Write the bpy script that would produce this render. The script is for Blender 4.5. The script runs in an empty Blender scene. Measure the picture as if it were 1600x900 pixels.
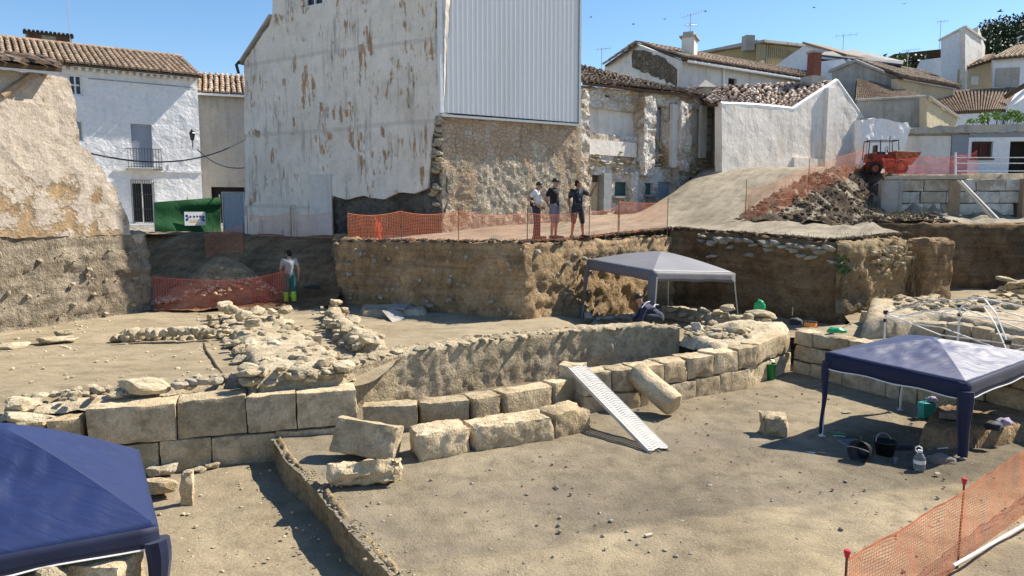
import bpy, bmesh, math, random
import numpy as np
from mathutils import Vector, Matrix, noise
from mathutils.geometry import delaunay_2d_cdt

random.seed(7)
R = math.radians
sc = bpy.context.scene
COL = sc.collection

# ------------------------------------------------------------------ camera
CAMZ = 4.0
F = 1150.0
PITCH = math.atan(125.0 / F)
cam_d = bpy.data.cameras.new('camera')
cam = bpy.data.objects.new('camera', cam_d)
COL.objects.link(cam)
cam.location = (0, 0, CAMZ)
cam.rotation_euler = (math.pi / 2 - PITCH, 0, 0)
cam_d.sensor_width = 36.0
cam_d.lens = 36.0 * F / 1600.0
cam_d.clip_start = 0.1
cam_d.clip_end = 3000
sc.camera = cam
sc.render.resolution_x = 1024
sc.render.resolution_y = 576

# ------------------------------------------------------------------ light
SUN_EL, SUN_AZ = R(46), math.atan2(0.93, 0.41)
world = bpy.data.worlds.new('World')
sc.world = world
world.use_nodes = True
wn = world.node_tree
sky_n = wn.nodes.new('ShaderNodeTexSky')
sky_n.sky_type = 'NISHITA'
sky_n.sun_disc = False
sky_n.sun_elevation = SUN_EL
sky_n.sun_rotation = SUN_AZ
sky_n.altitude = 300
sky_n.air_density = 1.0
sky_n.dust_density = 0.1
sky_n.ozone_density = 2.5
bg = wn.nodes['Background']
bg.inputs['Strength'].default_value = 0.10
hs = wn.nodes.new('ShaderNodeHueSaturation')
hs.inputs['Saturation'].default_value = 1.14
wn.links.new(sky_n.outputs[0], hs.inputs['Color'])
wn.links.new(hs.outputs[0], bg.inputs[0])
sun_d = bpy.data.lights.new('sun', 'SUN')
sun_d.energy = 5.0
sun_d.angle = R(0.53)
sun_d.color = (1.0, 0.915, 0.78)
sun = bpy.data.objects.new('sun', sun_d)
COL.objects.link(sun)
SUNV = Vector((math.sin(SUN_AZ) * math.cos(SUN_EL), math.cos(SUN_AZ) * math.cos(SUN_EL), math.sin(SUN_EL)))
sun.rotation_euler = SUNV.to_track_quat('Z', 'Y').to_euler()
sc.view_settings.view_transform = 'Standard'
sc.view_settings.look = 'None'
sc.view_settings.exposure = 0.80
sc.view_settings.gamma = 1.0
sc.cycles.max_bounces = 5
sc.cycles.diffuse_bounces = 3
sc.cycles.caustics_reflective = False
sc.cycles.caustics_refractive = False

# ------------------------------------------------------------------ survey helpers (photo measurement -> metres)
def ray(u, v):
    a, b = (u - 800.0) / F, (450.0 - v) / F
    return Vector((a, math.cos(PITCH) + b * math.sin(PITCH), -math.sin(PITCH) + b * math.cos(PITCH)))
def G(u, v, z):
    r = ray(u, v)
    t = (z - CAMZ) / r.z
    return Vector((r.x * t, r.y * t, z))
def D(u, v, d):
    r = ray(u, v)
    return Vector((r.x * d / r.y, d, CAMZ + r.z * d / r.y))
def G2(u, v, z):
    p = G(u, v, z)
    return (p.x, p.y)
def sm(a, b, x):
    if a == b: return 0.0 if x < a else 1.0
    t = min(1.0, max(0.0, (x - a) / (b - a)))
    return t * t * (3 - 2 * t)
def lerp(a, b, t): return a + (b - a) * t
def fbm(p, s=1.0, o=4):
    return noise.fractal(Vector((p[0] * s, p[1] * s, p[2] * s)), 0.9, 2.1, o)

class VP:
    """a vertical plane through two plan points, measured in (distance along, height)"""
    def __init__(s, p0, p1):
        s.o = Vector((p0[0], p0[1], 0)); d = Vector((p1[0] - p0[0], p1[1] - p0[1], 0))
        s.L = d.length; s.d = d.normalized()
        s.n = Vector((s.d.y, -s.d.x, 0))           # toward the camera when p0 is left of p1
        s.head = math.atan2(s.d.y, s.d.x)
    def at(s, u, v):
        r = ray(u, v)
        t = (s.o - Vector((0, 0, 0))).dot(s.n) / r.dot(s.n)
        p = Vector((r.x * t, r.y * t, CAMZ + r.z * t))
        return ((p - s.o).dot(s.d), p.z)
    def pt(s, a, z, off=0.0):
        q = s.o + s.d * a + s.n * off
        return Vector((q.x, q.y, z))
    def poly(s, pts): return [s.at(*p) for p in pts]

# ------------------------------------------------------------------ object helpers
def tag(o, label=None, cat=None, group=None, kind=None):
    if label: o['label'] = label
    if cat: o['category'] = cat
    if group: o['group'] = group
    if kind: o['kind'] = kind
    return o
def thing(name, label, cat, loc=(0, 0, 0), rz=0.0, group=None):
    o = bpy.data.objects.new(name, None)
    COL.objects.link(o)
    o.location = loc
    o.rotation_euler = (0, 0, rz)
    o.empty_display_size = 0.2
    return tag(o, label, cat, group)
def link(name, me, parent=None, loc=None, rot=None, scale=None):
    o = bpy.data.objects.new(name, me)
    COL.objects.link(o)
    if parent: o.parent = parent
    if loc is not None: o.location = loc
    if rot is not None: o.rotation_euler = rot
    if scale is not None: o.scale = scale
    return o
def mesh(name, vs, fs, m=None, smooth=False):
    me = bpy.data.meshes.new(name)
    me.from_pydata([tuple(v) for v in vs], [], [tuple(f) for f in fs])
    if smooth: me.polygons.foreach_set('use_smooth', [True] * len(me.polygons))
    if m: me.materials.append(m)
    me.update()
    return me

class MB:
    """collects simple solids and links them as one mesh"""
    def __init__(s): s.v = []; s.f = []
    def add(s, vs, fs):
        n = len(s.v)
        s.v += [Vector(v) for v in vs]; s.f += [tuple(i + n for i in f) for f in fs]
        return s
    def hexa(s, c):   # 8 corners: bottom ccw, top ccw
        return s.add(c, [(3, 2, 1, 0), (4, 5, 6, 7), (0, 1, 5, 4), (1, 2, 6, 5), (2, 3, 7, 6), (3, 0, 4, 7)])
    def box(s, c, d, rz=0.0, M=None):
        x, y, z = d[0] / 2, d[1] / 2, d[2] / 2
        ps = [Vector(p) for p in [(-x, -y, -z), (x, -y, -z), (x, y, -z), (-x, y, -z), (-x, -y, z), (x, -y, z), (x, y, z), (-x, y, z)]]
        if M is None: M = Matrix.Rotation(rz, 3, 'Z')
        return s.hexa([M @ p + Vector(c) for p in ps])
    def tube(s, pts, r, n=8, cap=True):
        pts = [Vector(p) for p in pts]
        rs = r if isinstance(r, (list, tuple)) else [r] * len(pts)
        vs = []; fs = []; prev = None
        for i, p in enumerate(pts):
            a = pts[max(0, i - 1)]; b = pts[min(len(pts) - 1, i + 1)]
            t = (b - a).normalized() if (b - a).length > 1e-9 else Vector((0, 0, 1))
            if prev is None:
                x = t.orthogonal().normalized()
            else:
                x = (prev - t * prev.dot(t))
                x = x.normalized() if x.length > 1e-6 else t.orthogonal().normalized()
            prev = x; y = t.cross(x)
            for k in range(n):
                an = 2 * math.pi * k / n
                vs.append(p + (x * math.cos(an) + y * math.sin(an)) * rs[i])
        for i in range(len(pts) - 1):
            for k in range(n):
                fs.append((i * n + k, i * n + (k + 1) % n, (i + 1) * n + (k + 1) % n, (i + 1) * n + k))
        if cap:
            fs.append(tuple(range(n - 1, -1, -1))); q = (len(pts) - 1) * n
            fs.append(tuple(q + k for k in range(n)))
        return s.add(vs, fs)
    def lathe(s, prof, c=(0, 0, 0), n=16):
        vs = []; fs = []; m = len(prof)
        for r, z in prof:
            for k in range(n):
                an = 2 * math.pi * k / n
                vs.append((c[0] + r * math.cos(an), c[1] + r * math.sin(an), c[2] + z))
        for i in range(m - 1):
            for k in range(n):
                fs.append((i * n + k, i * n + (k + 1) % n, (i + 1) * n + (k + 1) % n, (i + 1) * n + k))
        return s.add(vs, fs)
    def ball(s, c, r, n=10, m=7):
        rx, ry, rz = r if isinstance(r, (tuple, list)) else (r, r, r)
        vs = []; fs = []
        for i in range(m + 1):
            th = math.pi * i / m
            for k in range(n):
                an = 2 * math.pi * k / n
                vs.append((c[0] + rx * math.sin(th) * math.cos(an), c[1] + ry * math.sin(th) * math.sin(an), c[2] + rz * math.cos(th)))
        for i in range(m):
            for k in range(n):
                fs.append((i * n + k, (i + 1) * n + k, (i + 1) * n + (k + 1) % n, i * n + (k + 1) % n))
        return s.add(vs, fs)
    def build(s, name, m, parent=None, smooth=False, loc=None, rot=None):
        return link(name, mesh(name, s.v, s.f, m, smooth), parent, loc, rot)

def clean(o):
    bm = bmesh.new(); bm.from_mesh(o.data)
    bmesh.ops.remove_doubles(bm, verts=bm.verts, dist=1e-5)
    bmesh.ops.recalc_face_normals(bm, faces=bm.faces)
    bm.to_mesh(o.data); bm.free()
    return o

# ------------------------------------------------------------------ triangulated sheets
def inside(P, poly):
    x, y = P[:, 0], P[:, 1]
    r = np.zeros(len(P), bool); n = len(poly)
    for i in range(n):
        x0, y0 = poly[i]; x1, y1 = poly[(i + 1) % n]
        if y0 == y1: continue
        c = ((y0 > y) != (y1 > y)) & (x < (x1 - x0) * (y - y0) / (y1 - y0) + x0)
        r ^= c
    return r
def sample_loop(poly, res):
    out = []
    n = len(poly)
    for i in range(n):
        a = poly[i]; b = poly[(i + 1) % n]
        L = math.hypot(b[0] - a[0], b[1] - a[1])
        k = max(1, int(round(L / res)))
        for j in range(k): out.append((lerp(a[0], b[0], j / k), lerp(a[1], b[1], j / k)))
    return out
def tri2d(outer, holes, res, jitter=0.3, seed=1):
    """points, triangles, loops (index lists) of a plane region"""
    rng = np.random.RandomState(seed)
    loops = [sample_loop(l, res) for l in [outer] + list(holes)]
    pts = []; edges = []; li = []
    for l in loops:
        n0 = len(pts); pts += l
        edges += [(n0 + i, n0 + (i + 1) % len(l)) for i in range(len(l))]
        li.append(list(range(n0, n0 + len(l))))
    A = np.array(outer); x0, y0 = A.min(0); x1, y1 = A.max(0)
    gx, gy = np.meshgrid(np.arange(x0 + res / 2, x1, res), np.arange(y0 + res / 2, y1, res))
    g = np.stack([gx.ravel(), gy.ravel()], 1) + (rng.rand(gx.size, 2) - .5) * res * jitter
    ok = inside(g, outer)
    for h in holes: ok &= ~inside(g, h)
    g = g[ok]
    B = np.array(pts)
    if len(g):
        keep = np.ones(len(g), bool)
        for i in range(0, len(B), 200):
            d = ((g[:, None, :] - B[None, i:i + 200, :]) ** 2).sum(2).min(1)
            keep &= d > (res * .45) ** 2
        g = g[keep]
    allp = [Vector(p) for p in pts] + [Vector((float(p[0]), float(p[1]))) for p in g]
    vo, eo, fo, ov, oe, of = delaunay_2d_cdt(allp, edges, [], 0, 1e-6, True)
    V = np.array([(p.x, p.y) for p in vo]); T = np.array([f for f in fo if len(f) == 3])
    c = V[T].mean(1)
    ok = inside(c, outer)
    for h in holes: ok &= ~inside(c, h)
    T = T[ok]
    m = {}
    for i, src in enumerate(ov):
        for q in src: m[q] = i
    return V, T, [[m[i] for i in l] for l in li]

def floor_sheet(name, outer, zf, m, res=0.15, rough=0.03, holes=(), seed=1, fine=None):
    V, T, L = tri2d(outer, holes, res, seed=seed)
    vs = []
    for x, y in V:
        z = zf(x, y) if callable(zf) else zf
        z += rough * fbm((x, y, seed), .55, 3) + rough * .45 * fbm((x, y, seed + 9), 3.1, 3)
        vs.append((x, y, z))
    fs = []
    for t in T:
        a, b, c = V[t]
        cr = (b[0] - a[0]) * (c[1] - a[1]) - (b[1] - a[1]) * (c[0] - a[0])
        fs.append(tuple(t) if cr > 0 else tuple(t[::-1]))
    o = link(name, mesh(name, vs, fs, m, True))
    tag(o, kind='structure')
    return o

def wall_sheet(name, vp, outer, m, holes=(), res=0.25, thick=0.4, rough=0.02, rs=1.5, parent=None, seed=1, off=0.0, reveal=None, jag=0.0):
    """upright wall: outline in the (along, height) of a VP, openings cut through, real thickness"""
    if jag:
        outer = [(p[0] + jag * noise.noise(Vector((p[0] * 3, p[1] * 3, seed))), p[1] + jag * noise.noise(Vector((p[0] * 3, p[1] * 3, seed + 5)))) for p in sample_loop(outer, max(res, .12))]
    V, T, L = tri2d(outer, holes, res, seed=seed)
    n = len(V); vs = []
    bset = set(i for l in L for i in l)
    for a, z in V:
        p = vp.pt(a, z)
        vs.append(vp.pt(a, z, off + rough * (fbm(p, rs, 4) + .35 * fbm(p, rs * 5, 2))))
    fs = []
    for t in T:
        a, b, c = V[t]
        cr = (b[0] - a[0]) * (c[1] - a[1]) - (b[1] - a[1]) * (c[0] - a[0])
        fs.append(tuple(int(i) for i in (t if cr > 0 else t[::-1])))
    vs += [vp.pt(a, z, off - thick) for a, z in V]
    fs += [tuple(n + i for i in f[::-1]) for f in list(fs)]
    for l in L:
        k = len(l)
        for i in range(k):
            a, b = l[i], l[(i + 1) % k]
            fs.append((a, b, n + b, n + a))
    me = mesh(name, vs, fs, m, False)
    o = link(name, me, parent)
    bm = bmesh.new(); bm.from_mesh(me); bmesh.ops.recalc_face_normals(bm, faces=bm.faces); bm.to_mesh(me); bm.free()
    return o
def rect(a0, z0, a1, z1): return [(a0, z0), (a1, z0), (a1, z1), (a0, z1)]

def bank(name, path, zb, zt, m, res=0.16, rough=0.12, batter=0.15, lip=0.5, seed=1, kind='structure', rs=1.1, parent=None, strat=0.0):
    """a cut earth face along a plan path (camera side on its right hand when walking left to right)"""
    P = [Vector((p[0], p[1], 0)) for p in path]
    S = [P[0]]
    for a, b in zip(P[:-1], P[1:]):
        k = max(1, int(round((b - a).length / res)))
        S += [a.lerp(b, j / k) for j in range(1, k + 1)]
    n = len(S)
    N = []
    for i in range(n):
        a = S[max(0, i - 2)]; b = S[min(n - 1, i + 2)]
        d = (b - a).normalized(); N.append(Vector((d.y, -d.x, 0)))
    tot = 0; acc = [0]
    for i in range(1, n): tot += (S[i] - S[i - 1]).length; acc.append(tot)
    hz = zb(0) if callable(zb) else zb
    rows = max(3, int(round(((zt(0) if callable(zt) else zt) - hz) / res)))
    vs = []; fs = []
    for i in range(n):
        b = zb(acc[i]) if callable(zb) else zb
        t = zt(acc[i]) if callable(zt) else zt
        t += .07 * fbm((S[i].x, S[i].y, seed), 1.3, 3)
        for j in range(rows + 1):
            f = j / rows
            z = lerp(b - .25, t, f)
            q = S[i] - N[i] * (batter * f) + Vector((0, 0, z))
            amp = rough * (1 - .55 * f ** 6)
            dsp = amp * (fbm(q, rs, 4) + .5 * fbm(q, rs * 4, 3))
            if strat: dsp += strat * noise.noise(Vector((q.x * .4, q.y * .4, q.z * 5)))
            q += N[i] * dsp
            vs.append(q)
        for j in range(1, 4):      # crumbling lip running back over the ground above
            f = j / 3
            q = S[i] - N[i] * (batter + lip * f) + Vector((0, 0, t + (.05 if j < 3 else -.12) + .07 * fbm((S[i].x * 2, S[i].y * 2, j), 1.7, 3)))
            vs.append(q)
    w = rows + 4
    for i in range(n - 1):
        for j in range(w - 1):
            fs.append((i * w + j, (i + 1) * w + j, (i + 1) * w + j + 1, i * w + j + 1))
    o = link(name, mesh(name, vs, fs, m, True), parent)
    if kind: tag(o, kind=kind)
    return o
# ------------------------------------------------------------------ materials
def lin(r, g, b):   # sRGB 0-255 -> linear
    f = lambda c: (c / 255 / 12.92) if c / 255 <= .04045 else ((c / 255 + .055) / 1.055) ** 2.4
    return (f(r), f(g), f(b), 1)
class NT:
    def __init__(s, name, rough=.9, spec=.2):
        s.m = bpy.data.materials.new(name); s.m.use_nodes = True
        s.t = s.m.node_tree; s.b = s.t.nodes['Principled BSDF']
        s.b.inputs['Roughness'].default_value = rough
        s.b.inputs['Specular IOR Level'].default_value = spec
    def n(s, ty, **k):
        q = s.t.nodes.new(ty)
        for a, b in k.items(): setattr(q, a, b)
        return q
    def l(s, a, b): s.t.links.new(a, b)
    def coords(s, rnd=False, scale=(1, 1, 1), world=False):
        if world:
            src = s.n('ShaderNodeNewGeometry').outputs['Position']
        else:
            src = s.n('ShaderNodeTexCoord').outputs['Object']
        if rnd:
            oi = s.n('ShaderNodeObjectInfo')
            mu = s.n('ShaderNodeMath', operation='MULTIPLY'); mu.inputs[1].default_value = 57.0
            s.l(oi.outputs['Random'], mu.inputs[0])
            ad = s.n('ShaderNodeVectorMath', operation='ADD'); s.l(src, ad.inputs[0]); s.l(mu.outputs[0], ad.inputs[1]); src = ad.outputs[0]
        if tuple(scale) != (1, 1, 1):
            mp = s.n('ShaderNodeMapping'); mp.inputs['Scale'].default_value = scale
            s.l(src, mp.inputs['Vector']); src = mp.outputs[0]
        return src
    def noise(s, co, scale, detail=5, rough=.6, dist=0.0):
        q = s.n('ShaderNodeTexNoise'); q.inputs['Scale'].default_value = scale
        q.inputs['Detail'].default_value = detail; q.inputs['Roughness'].default_value = rough
        q.inputs['Distortion'].default_value = dist
        s.l(co, q.inputs['Vector']); return q.outputs['Fac']
    def vor(s, co, scale, feature='F1', out='Distance'):
        q = s.n('ShaderNodeTexVoronoi', feature=feature); q.inputs['Scale'].default_value = scale
        s.l(co, q.inputs['Vector']); return q.outputs[out]
    def ramp(s, fac, stops):
        q = s.n('ShaderNodeValToRGB'); e = q.color_ramp.elements
        while len(e) < len(stops): e.new(.5)
        for i, (p, c) in enumerate(stops): e[i].position = p; e[i].color = c if len(c) == 4 else (*c, 1)
        s.l(fac, q.inputs[0]); return q.outputs[0]
    def mask(s, fac, a, b):
        q = s.n('ShaderNodeMapRange'); q.interpolation_type = 'SMOOTHSTEP'
        q.inputs['From Min'].default_value = a; q.inputs['From Max'].default_value = b
        s.l(fac, q.inputs['Value']); return q.outputs[0]
    def math(s, op, a, b):
        q = s.n('ShaderNodeMath', operation=op)
        for i, x in enumerate((a, b)):
            if isinstance(x, (int, float)): q.inputs[i].default_value = x
            else: s.l(x, q.inputs[i])
        return q.outputs[0]
    def mix(s, fac, a, b, mode='MIX'):
        q = s.n('ShaderNodeMix', data_type='RGBA', blend_type=mode)
        if isinstance(fac, (int, float)): q.inputs['Factor'].default_value = fac
        else: s.l(fac, q.inputs['Factor'])
        for i, x in ((6, a), (7, b)):
            if isinstance(x, tuple): q.inputs[i].default_value = x if len(x) == 4 else (*x, 1)
            else: s.l(x, q.inputs[i])
        return q.outputs[2]
    def bump(s, h, strength=.5, dist=.05, prev=None):
        q = s.n('ShaderNodeBump'); q.inputs['Strength'].default_value = strength; q.inputs['Distance'].default_value = dist
        s.l(h, q.inputs['Height'])
        if prev is not None: s.l(prev, q.inputs['Normal'])
        return q.outputs[0]
    def done(s, color, nrm=None):
        if isinstance(color, tuple): s.b.inputs['Base Color'].default_value = color if len(color) == 4 else (*color, 1)
        else: s.l(color, s.b.inputs['Base Color'])
        if nrm is not None: s.l(nrm, s.b.inputs['Normal'])
        return s.m

def earthy(name, c0, c1, c2, big=.35, mid=2.5, fine=28, bump=.6, bd=.04, speck=None, rnd=False, stretch=(1, 1, 1), rough=.95, world=True, contrast=.35, var=0.0, pits=0.0, stain=None, marks=0.0, damp=None, strata=0.0, soil=None, tracks=None):
    """matte mineral ground or stone: broad tone patches, mid mottling, fine grain"""
    t = NT(name, rough, .12)
    co = t.coords(rnd=rnd, world=world and not rnd, scale=stretch)
    a = t.noise(co, big, 4, .55, .3); b = t.noise(co, mid, 6, .65, .2); f = t.noise(co, fine, 4, .7)
    col = t.ramp(a, [(.32, c0), (.5, c1), (.68, c2)])
    k = 1 - contrast
    col = t.mix(1.0, col, t.ramp(b, [(.25, (k, k, k)), (.52, (1, 1, 1)), (.75, (1 + contrast * .5,) * 3)]), 'MULTIPLY')
    col = t.mix(1.0, col, t.ramp(f, [(.3, (.74, .74, .74)), (.5, (1, 1, 1)), (.7, (1.18, 1.17, 1.15))]), 'MULTIPLY')
    if speck:
        vr = t.vor(co, speck[0]); mk = t.mask(vr, speck[1], speck[1] * .5)
        cl = t.vor(co, speck[0], 'F1', 'Color')
        sp = t.n('ShaderNodeSeparateColor'); t.l(cl, sp.inputs[0])
        gate = t.mask(sp.outputs[0], speck[3], speck[3] + .05)
        mk = t.math('MULTIPLY', mk, gate)
        col = t.mix(mk, col, speck[2])
    if stain:
        sn = t.noise(co, stain[1], 5, .65, .4)
        col = t.mix(t.math('MULTIPLY', t.mask(sn, .52, .64), stain[2]), col, stain[0])
    if soil:
        at_ = t.n('ShaderNodeAttribute', attribute_name='soil'); so_ = t.n('ShaderNodeSeparateColor'); t.l(at_.outputs['Color'], so_.inputs[0])
        col = t.mix(so_.outputs[0], col, t.mix(1.0, col, soil[0], 'MULTIPLY')); col = t.mix(so_.outputs[1], col, t.mix(1.0, col, soil[1], 'MULTIPLY'))
    if tracks:
        mp_ = t.n('ShaderNodeMapping', vector_type='TEXTURE'); mp_.inputs['Rotation'].default_value = (0, 0, tracks[0]); mp_.inputs['Scale'].default_value = (9, .55, 1)
        t.l(t.coords(world=True), mp_.inputs['Vector']); tn = t.noise(mp_.outputs[0], 1.3, 5, .65)
        col = t.mix(1.0, col, t.ramp(tn, [(.34, (1 - tracks[1],) * 3), (.5, (1, 1, 1)), (.66, (1 + tracks[1] * .7,) * 3)]), 'MULTIPLY')
    if strata:
        sn2 = t.noise(t.coords(world=True, scale=(.25, .25, 3.2)), 2.0, 5, .7, .5)
        col = t.mix(1.0, col, t.ramp(sn2, [(.32, (1 - strata,) * 3), (.5, (1, 1, 1)), (.66, (1 + strata * .8, 1 + strata * .75, 1 + strata * .65))]), 'MULTIPLY')
    if damp:
        dn = t.noise(t.coords(world=True, scale=(.55, 1.1, 1)), .42, 4, .6, .6)
        col = t.mix(t.math('MULTIPLY', t.mask(dn, .5, .62), damp[1]), col, damp[0])
    if var:
        oi = t.n('ShaderNodeObjectInfo')
        col = t.mix(1.0, col, t.ramp(oi.outputs['Random'], [(0, (1 - var, 1 - var, 1 - var * 1.1)), (.5, (1, .98, .95)), (1, (1 + var * .7, 1 + var * .7, 1 + var * .65))]), 'MULTIPLY')
    h = t.math('ADD', t.math('MULTIPLY', b, 1.0), t.math('MULTIPLY', f, .45))
    if pits:
        pv = t.vor(co, 30); h = t.math('ADD', h, t.math('MULTIPLY', t.mask(pv, .0, .3), pits * .45))
    if marks:
        mk_ = t.noise(t.coords(world=True, scale=(3.2, 3.2, 1)) if not rnd else t.coords(rnd=True, scale=(2.4, 2.4, .9)), 5.5, 3, .6, 1.2)
        h = t.math('ADD', h, t.math('MULTIPLY', mk_, marks))
    return t.done(col, t.bump(h, bump, bd))

def plain(name, c, rough=.6, spec=.3, metal=0.0, grime=.12, gs=6.0, bump=0.0):
    t = NT(name, rough, spec); t.b.inputs['Metallic'].default_value = metal
    co = t.coords(rnd=True)
    n = t.noise(co, gs, 5, .6)
    col = t.mix(1.0, c, t.ramp(n, [(.3, (1 - grime,) * 3), (.7, (1 + grime * .6,) * 3)]), 'MULTIPLY')
    return t.done(col, t.bump(n, bump, .01) if bump else None)

M = {}
M['pit'] = earthy('pit_earth', (0.193, 0.161, 0.111), (0.256, 0.213, 0.147), (0.328, 0.275, 0.191), .33, 2.4, 34, .8, .05, marks=.25, damp=((.190, .162, .125, 1), .5), contrast=.4, speck=(16, .16, (.50, .46, .38), .86), soil=((1.22, 1.2, 1.14, 1), (.74, .75, .78, 1)))
M['trench'] = earthy('trench_earth', (0.237, 0.192, 0.125), (0.285, 0.233, 0.157), (0.322, 0.267, 0.183), .4, 2.4, 24, .7, .06, speck=(18, .13, (.5, .46, .38), .88))
M['room'] = earthy('room_earth', (0.253, 0.205, 0.135), (0.302, 0.249, 0.168), (0.348, 0.291, 0.200), .4, 2.2, 20, .45, .04, speck=(14, .12, (.52, .48, .4), .9), stretch=(.7, 1.6, 1))
M['street'] = earthy('street_dirt', (0.235, 0.204, 0.153), (0.282, 0.247, 0.187), (0.330, 0.290, 0.220), .3, 2, 24, .5, .04, tracks=(1.01, .30))
M['bank_left'] = earthy('left_bank_earth', (.24, .195, .14), (.315, .262, .195), (.395, .335, .255), .6, 4, 15, 1.0, .14, stretch=(1, 1, .7), speck=(8, .15, (.46, .41, .33), .84), contrast=.55, strata=.25, marks=.5)
M['footing'] = earthy('grey_footing', (.075, .072, .063), (.12, .115, .10), (.17, .16, .14), .8, 4, 14, 1.0, .14, speck=(6, .2, (.26, .24, .2), .8), contrast=.5)
M['earthwall'] = earthy('packed_earth_wall', (0.350, 0.285, 0.186), (0.433, 0.355, 0.237), (0.515, 0.430, 0.298), .8, 4.5, 16, 1.0, .08, speck=(9, .18, (.5, .45, .35), .8), contrast=.5)
M['bank'] = earthy('bank_earth', (0.275, 0.191, 0.109), (0.378, 0.265, 0.155), (0.493, 0.351, 0.207), .55, 3.4, 15, 1.0, .14, stretch=(1, 1, .75), speck=(7, .16, (.42, .37, .29), .84), contrast=.5, strata=.26)
M['bank_pale'] = earthy('pale_bank_earth', (0.253, 0.189, 0.109), (0.339, 0.257, 0.152), (0.425, 0.329, 0.199), .6, 3.6, 13, 1.0, .14, stretch=(1, 1, .8), speck=(6, .18, (.45, .40, .31), .82), contrast=.5, strata=.26)
M['scree'] = earthy('dark_scree', (.075, .056, .04), (.12, .092, .066), (.18, .14, .105), .9, 4, 16, 1.0, .14, speck=(6, .18, (.30, .25, .19), .85), contrast=.5)
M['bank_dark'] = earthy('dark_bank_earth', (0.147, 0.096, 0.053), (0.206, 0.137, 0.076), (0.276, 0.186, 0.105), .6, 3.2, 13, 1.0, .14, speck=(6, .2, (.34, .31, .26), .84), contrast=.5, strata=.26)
M['stone'] = earthy('limestone', (.52, .43, .285), (.62, .53, .375), (.70, .62, .46), 1.1, 5, 20, 1.0, .06, rnd=True, var=.18, contrast=.45, pits=.4, stain=((.33, .265, .17, 1), 2.2, .55))
M['ashlar'] = earthy('ashlar_limestone', (0.473, 0.373, 0.233), (0.581, 0.470, 0.312), (0.673, 0.563, 0.395), .9, 4.2, 26, 1.0, .05, rnd=True, var=.19, contrast=.45, pits=.5, stain=((.29, .235, .15, 1), 1.6, .65), marks=.6)
M['stone_grey'] = earthy('grey_stone', (.30, .265, .215), (.38, .34, .275), (.46, .42, .345), 1.2, 5, 30, .7, .03, rnd=True, var=.22, contrast=.4)
M['core'] = earthy('wall_core_mortar', (.39, .32, .215), (.49, .41, .285), (.58, .495, .355), .8, 5, 26, 1.0, .06, speck=(9, .2, (.54, .48, .37), .75), contrast=.45)
M['rubblewall'] = None
def rubble_wall(name, stone, mortar, dark, sc=5.5, patch=None, tint=None, render=None):
    t = NT(name, .95, .1); co = t.coords(world=True)
    n = t.noise(co, 2.0, 4); 
    mx = t.n('ShaderNodeVectorMath', operation='ADD'); t.l(co, mx.inputs[0])
    nv = t.n('ShaderNodeTexNoise'); nv.inputs['Scale'].default_value = 3.0; t.l(co, nv.inputs['Vector'])
    sub = t.n('ShaderNodeVectorMath', operation='SCALE'); t.l(nv.outputs['Color'], sub.inputs[0]); sub.inputs['Scale'].default_value = .35
    t.l(sub.outputs[0], mx.inputs[1]); cw = mx.outputs[0]
    d = t.vor(cw, sc, 'DISTANCE_TO_EDGE'); cl = t.vor(cw, sc, 'F1', 'Color')
    sp = t.n('ShaderNodeSeparateColor'); t.l(cl, sp.inputs[0])
    cst = t.ramp(sp.outputs[0], [(0, tuple(c * .68 for c in stone)), (.5, stone), (1, tuple(min(.75, c * 1.3) for c in stone))])
    e = t.mask(d, .03, .11)
    col = t.mix(e, mortar, cst)
    big = t.noise(co, .55, 4, .6)
    col = t.mix(1.0, col, t.ramp(t.noise(co, 7, 5, .7), [(.3, (.62, .6, .57)), (.55, (1, 1, 1)), (.75, (1.2, 1.2, 1.2))]), 'MULTIPLY')
    if patch: col = t.mix(t.mask(t.noise(co, .8, 6, .7, .6), .42, .55), col, patch)
    if tint: col = t.mix(t.math('MULTIPLY', t.mask(t.noise(co, .45, 5, .65), .5, .66), .75), col, tint)
    if render:
        gx = t.n('ShaderNodeNewGeometry'); sz = t.n('ShaderNodeSeparateXYZ'); t.l(gx.outputs['Position'], sz.inputs[0])
        w_ = t.math('ADD', t.noise(co, .9, 6, .68, .4), t.math('MULTIPLY', t.mask(sz.outputs['Z'], 3.6, 7.0), .30))
        rm = t.mask(w_, .64, .72)
        sk = t.noise(t.coords(world=True, scale=(2.5, 2.5, .3)), 1.6, 5, .7)
        rc = t.mix(t.math('MULTIPLY', t.mask(sk, .52, .68), .7), render[0], render[1])
        rc = t.mix(t.math('MULTIPLY', t.mask(t.noise(co, 1.6, 5, .6), .52, .66), .6), rc, render[2])
        col = t.mix(rm, col, rc)
    gap = t.mask(d, .025, .0)
    gap = t.math('MULTIPLY', gap, t.mask(n, .5, .62))
    col = t.mix(gap, col, dark)
    h = t.math('ADD', t.math('MULTIPLY', e, .6), t.math('MULTIPLY', t.noise(co, 14, 6, .7), .8))
    return t.done(col, t.bump(h, 1.0, .07))
M['rubblewall'] = rubble_wall('rubble_masonry', (.60, .50, .37), (.66, .58, .46), (.2, .155, .115), 6.5, tint=(.50, .34, .20), render=((.54, .40, .275, 1), (.24, .18, .125, 1), (.70, .61, .51, 1)))
M['rubblewhite'] = rubble_wall('limewashed_rubble', (.50, .41, .31), (.56, .49, .40), (.18, .14, .10), 4.5, patch=(.70, .665, .61), tint=(.46, .30, .17))
M['rubbledark'] = rubble_wall('dark_rubble', (.20, .165, .125), (.15, .125, .095), (.06, .05, .04), 4.0)
M['leftplaster'] = None
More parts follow.
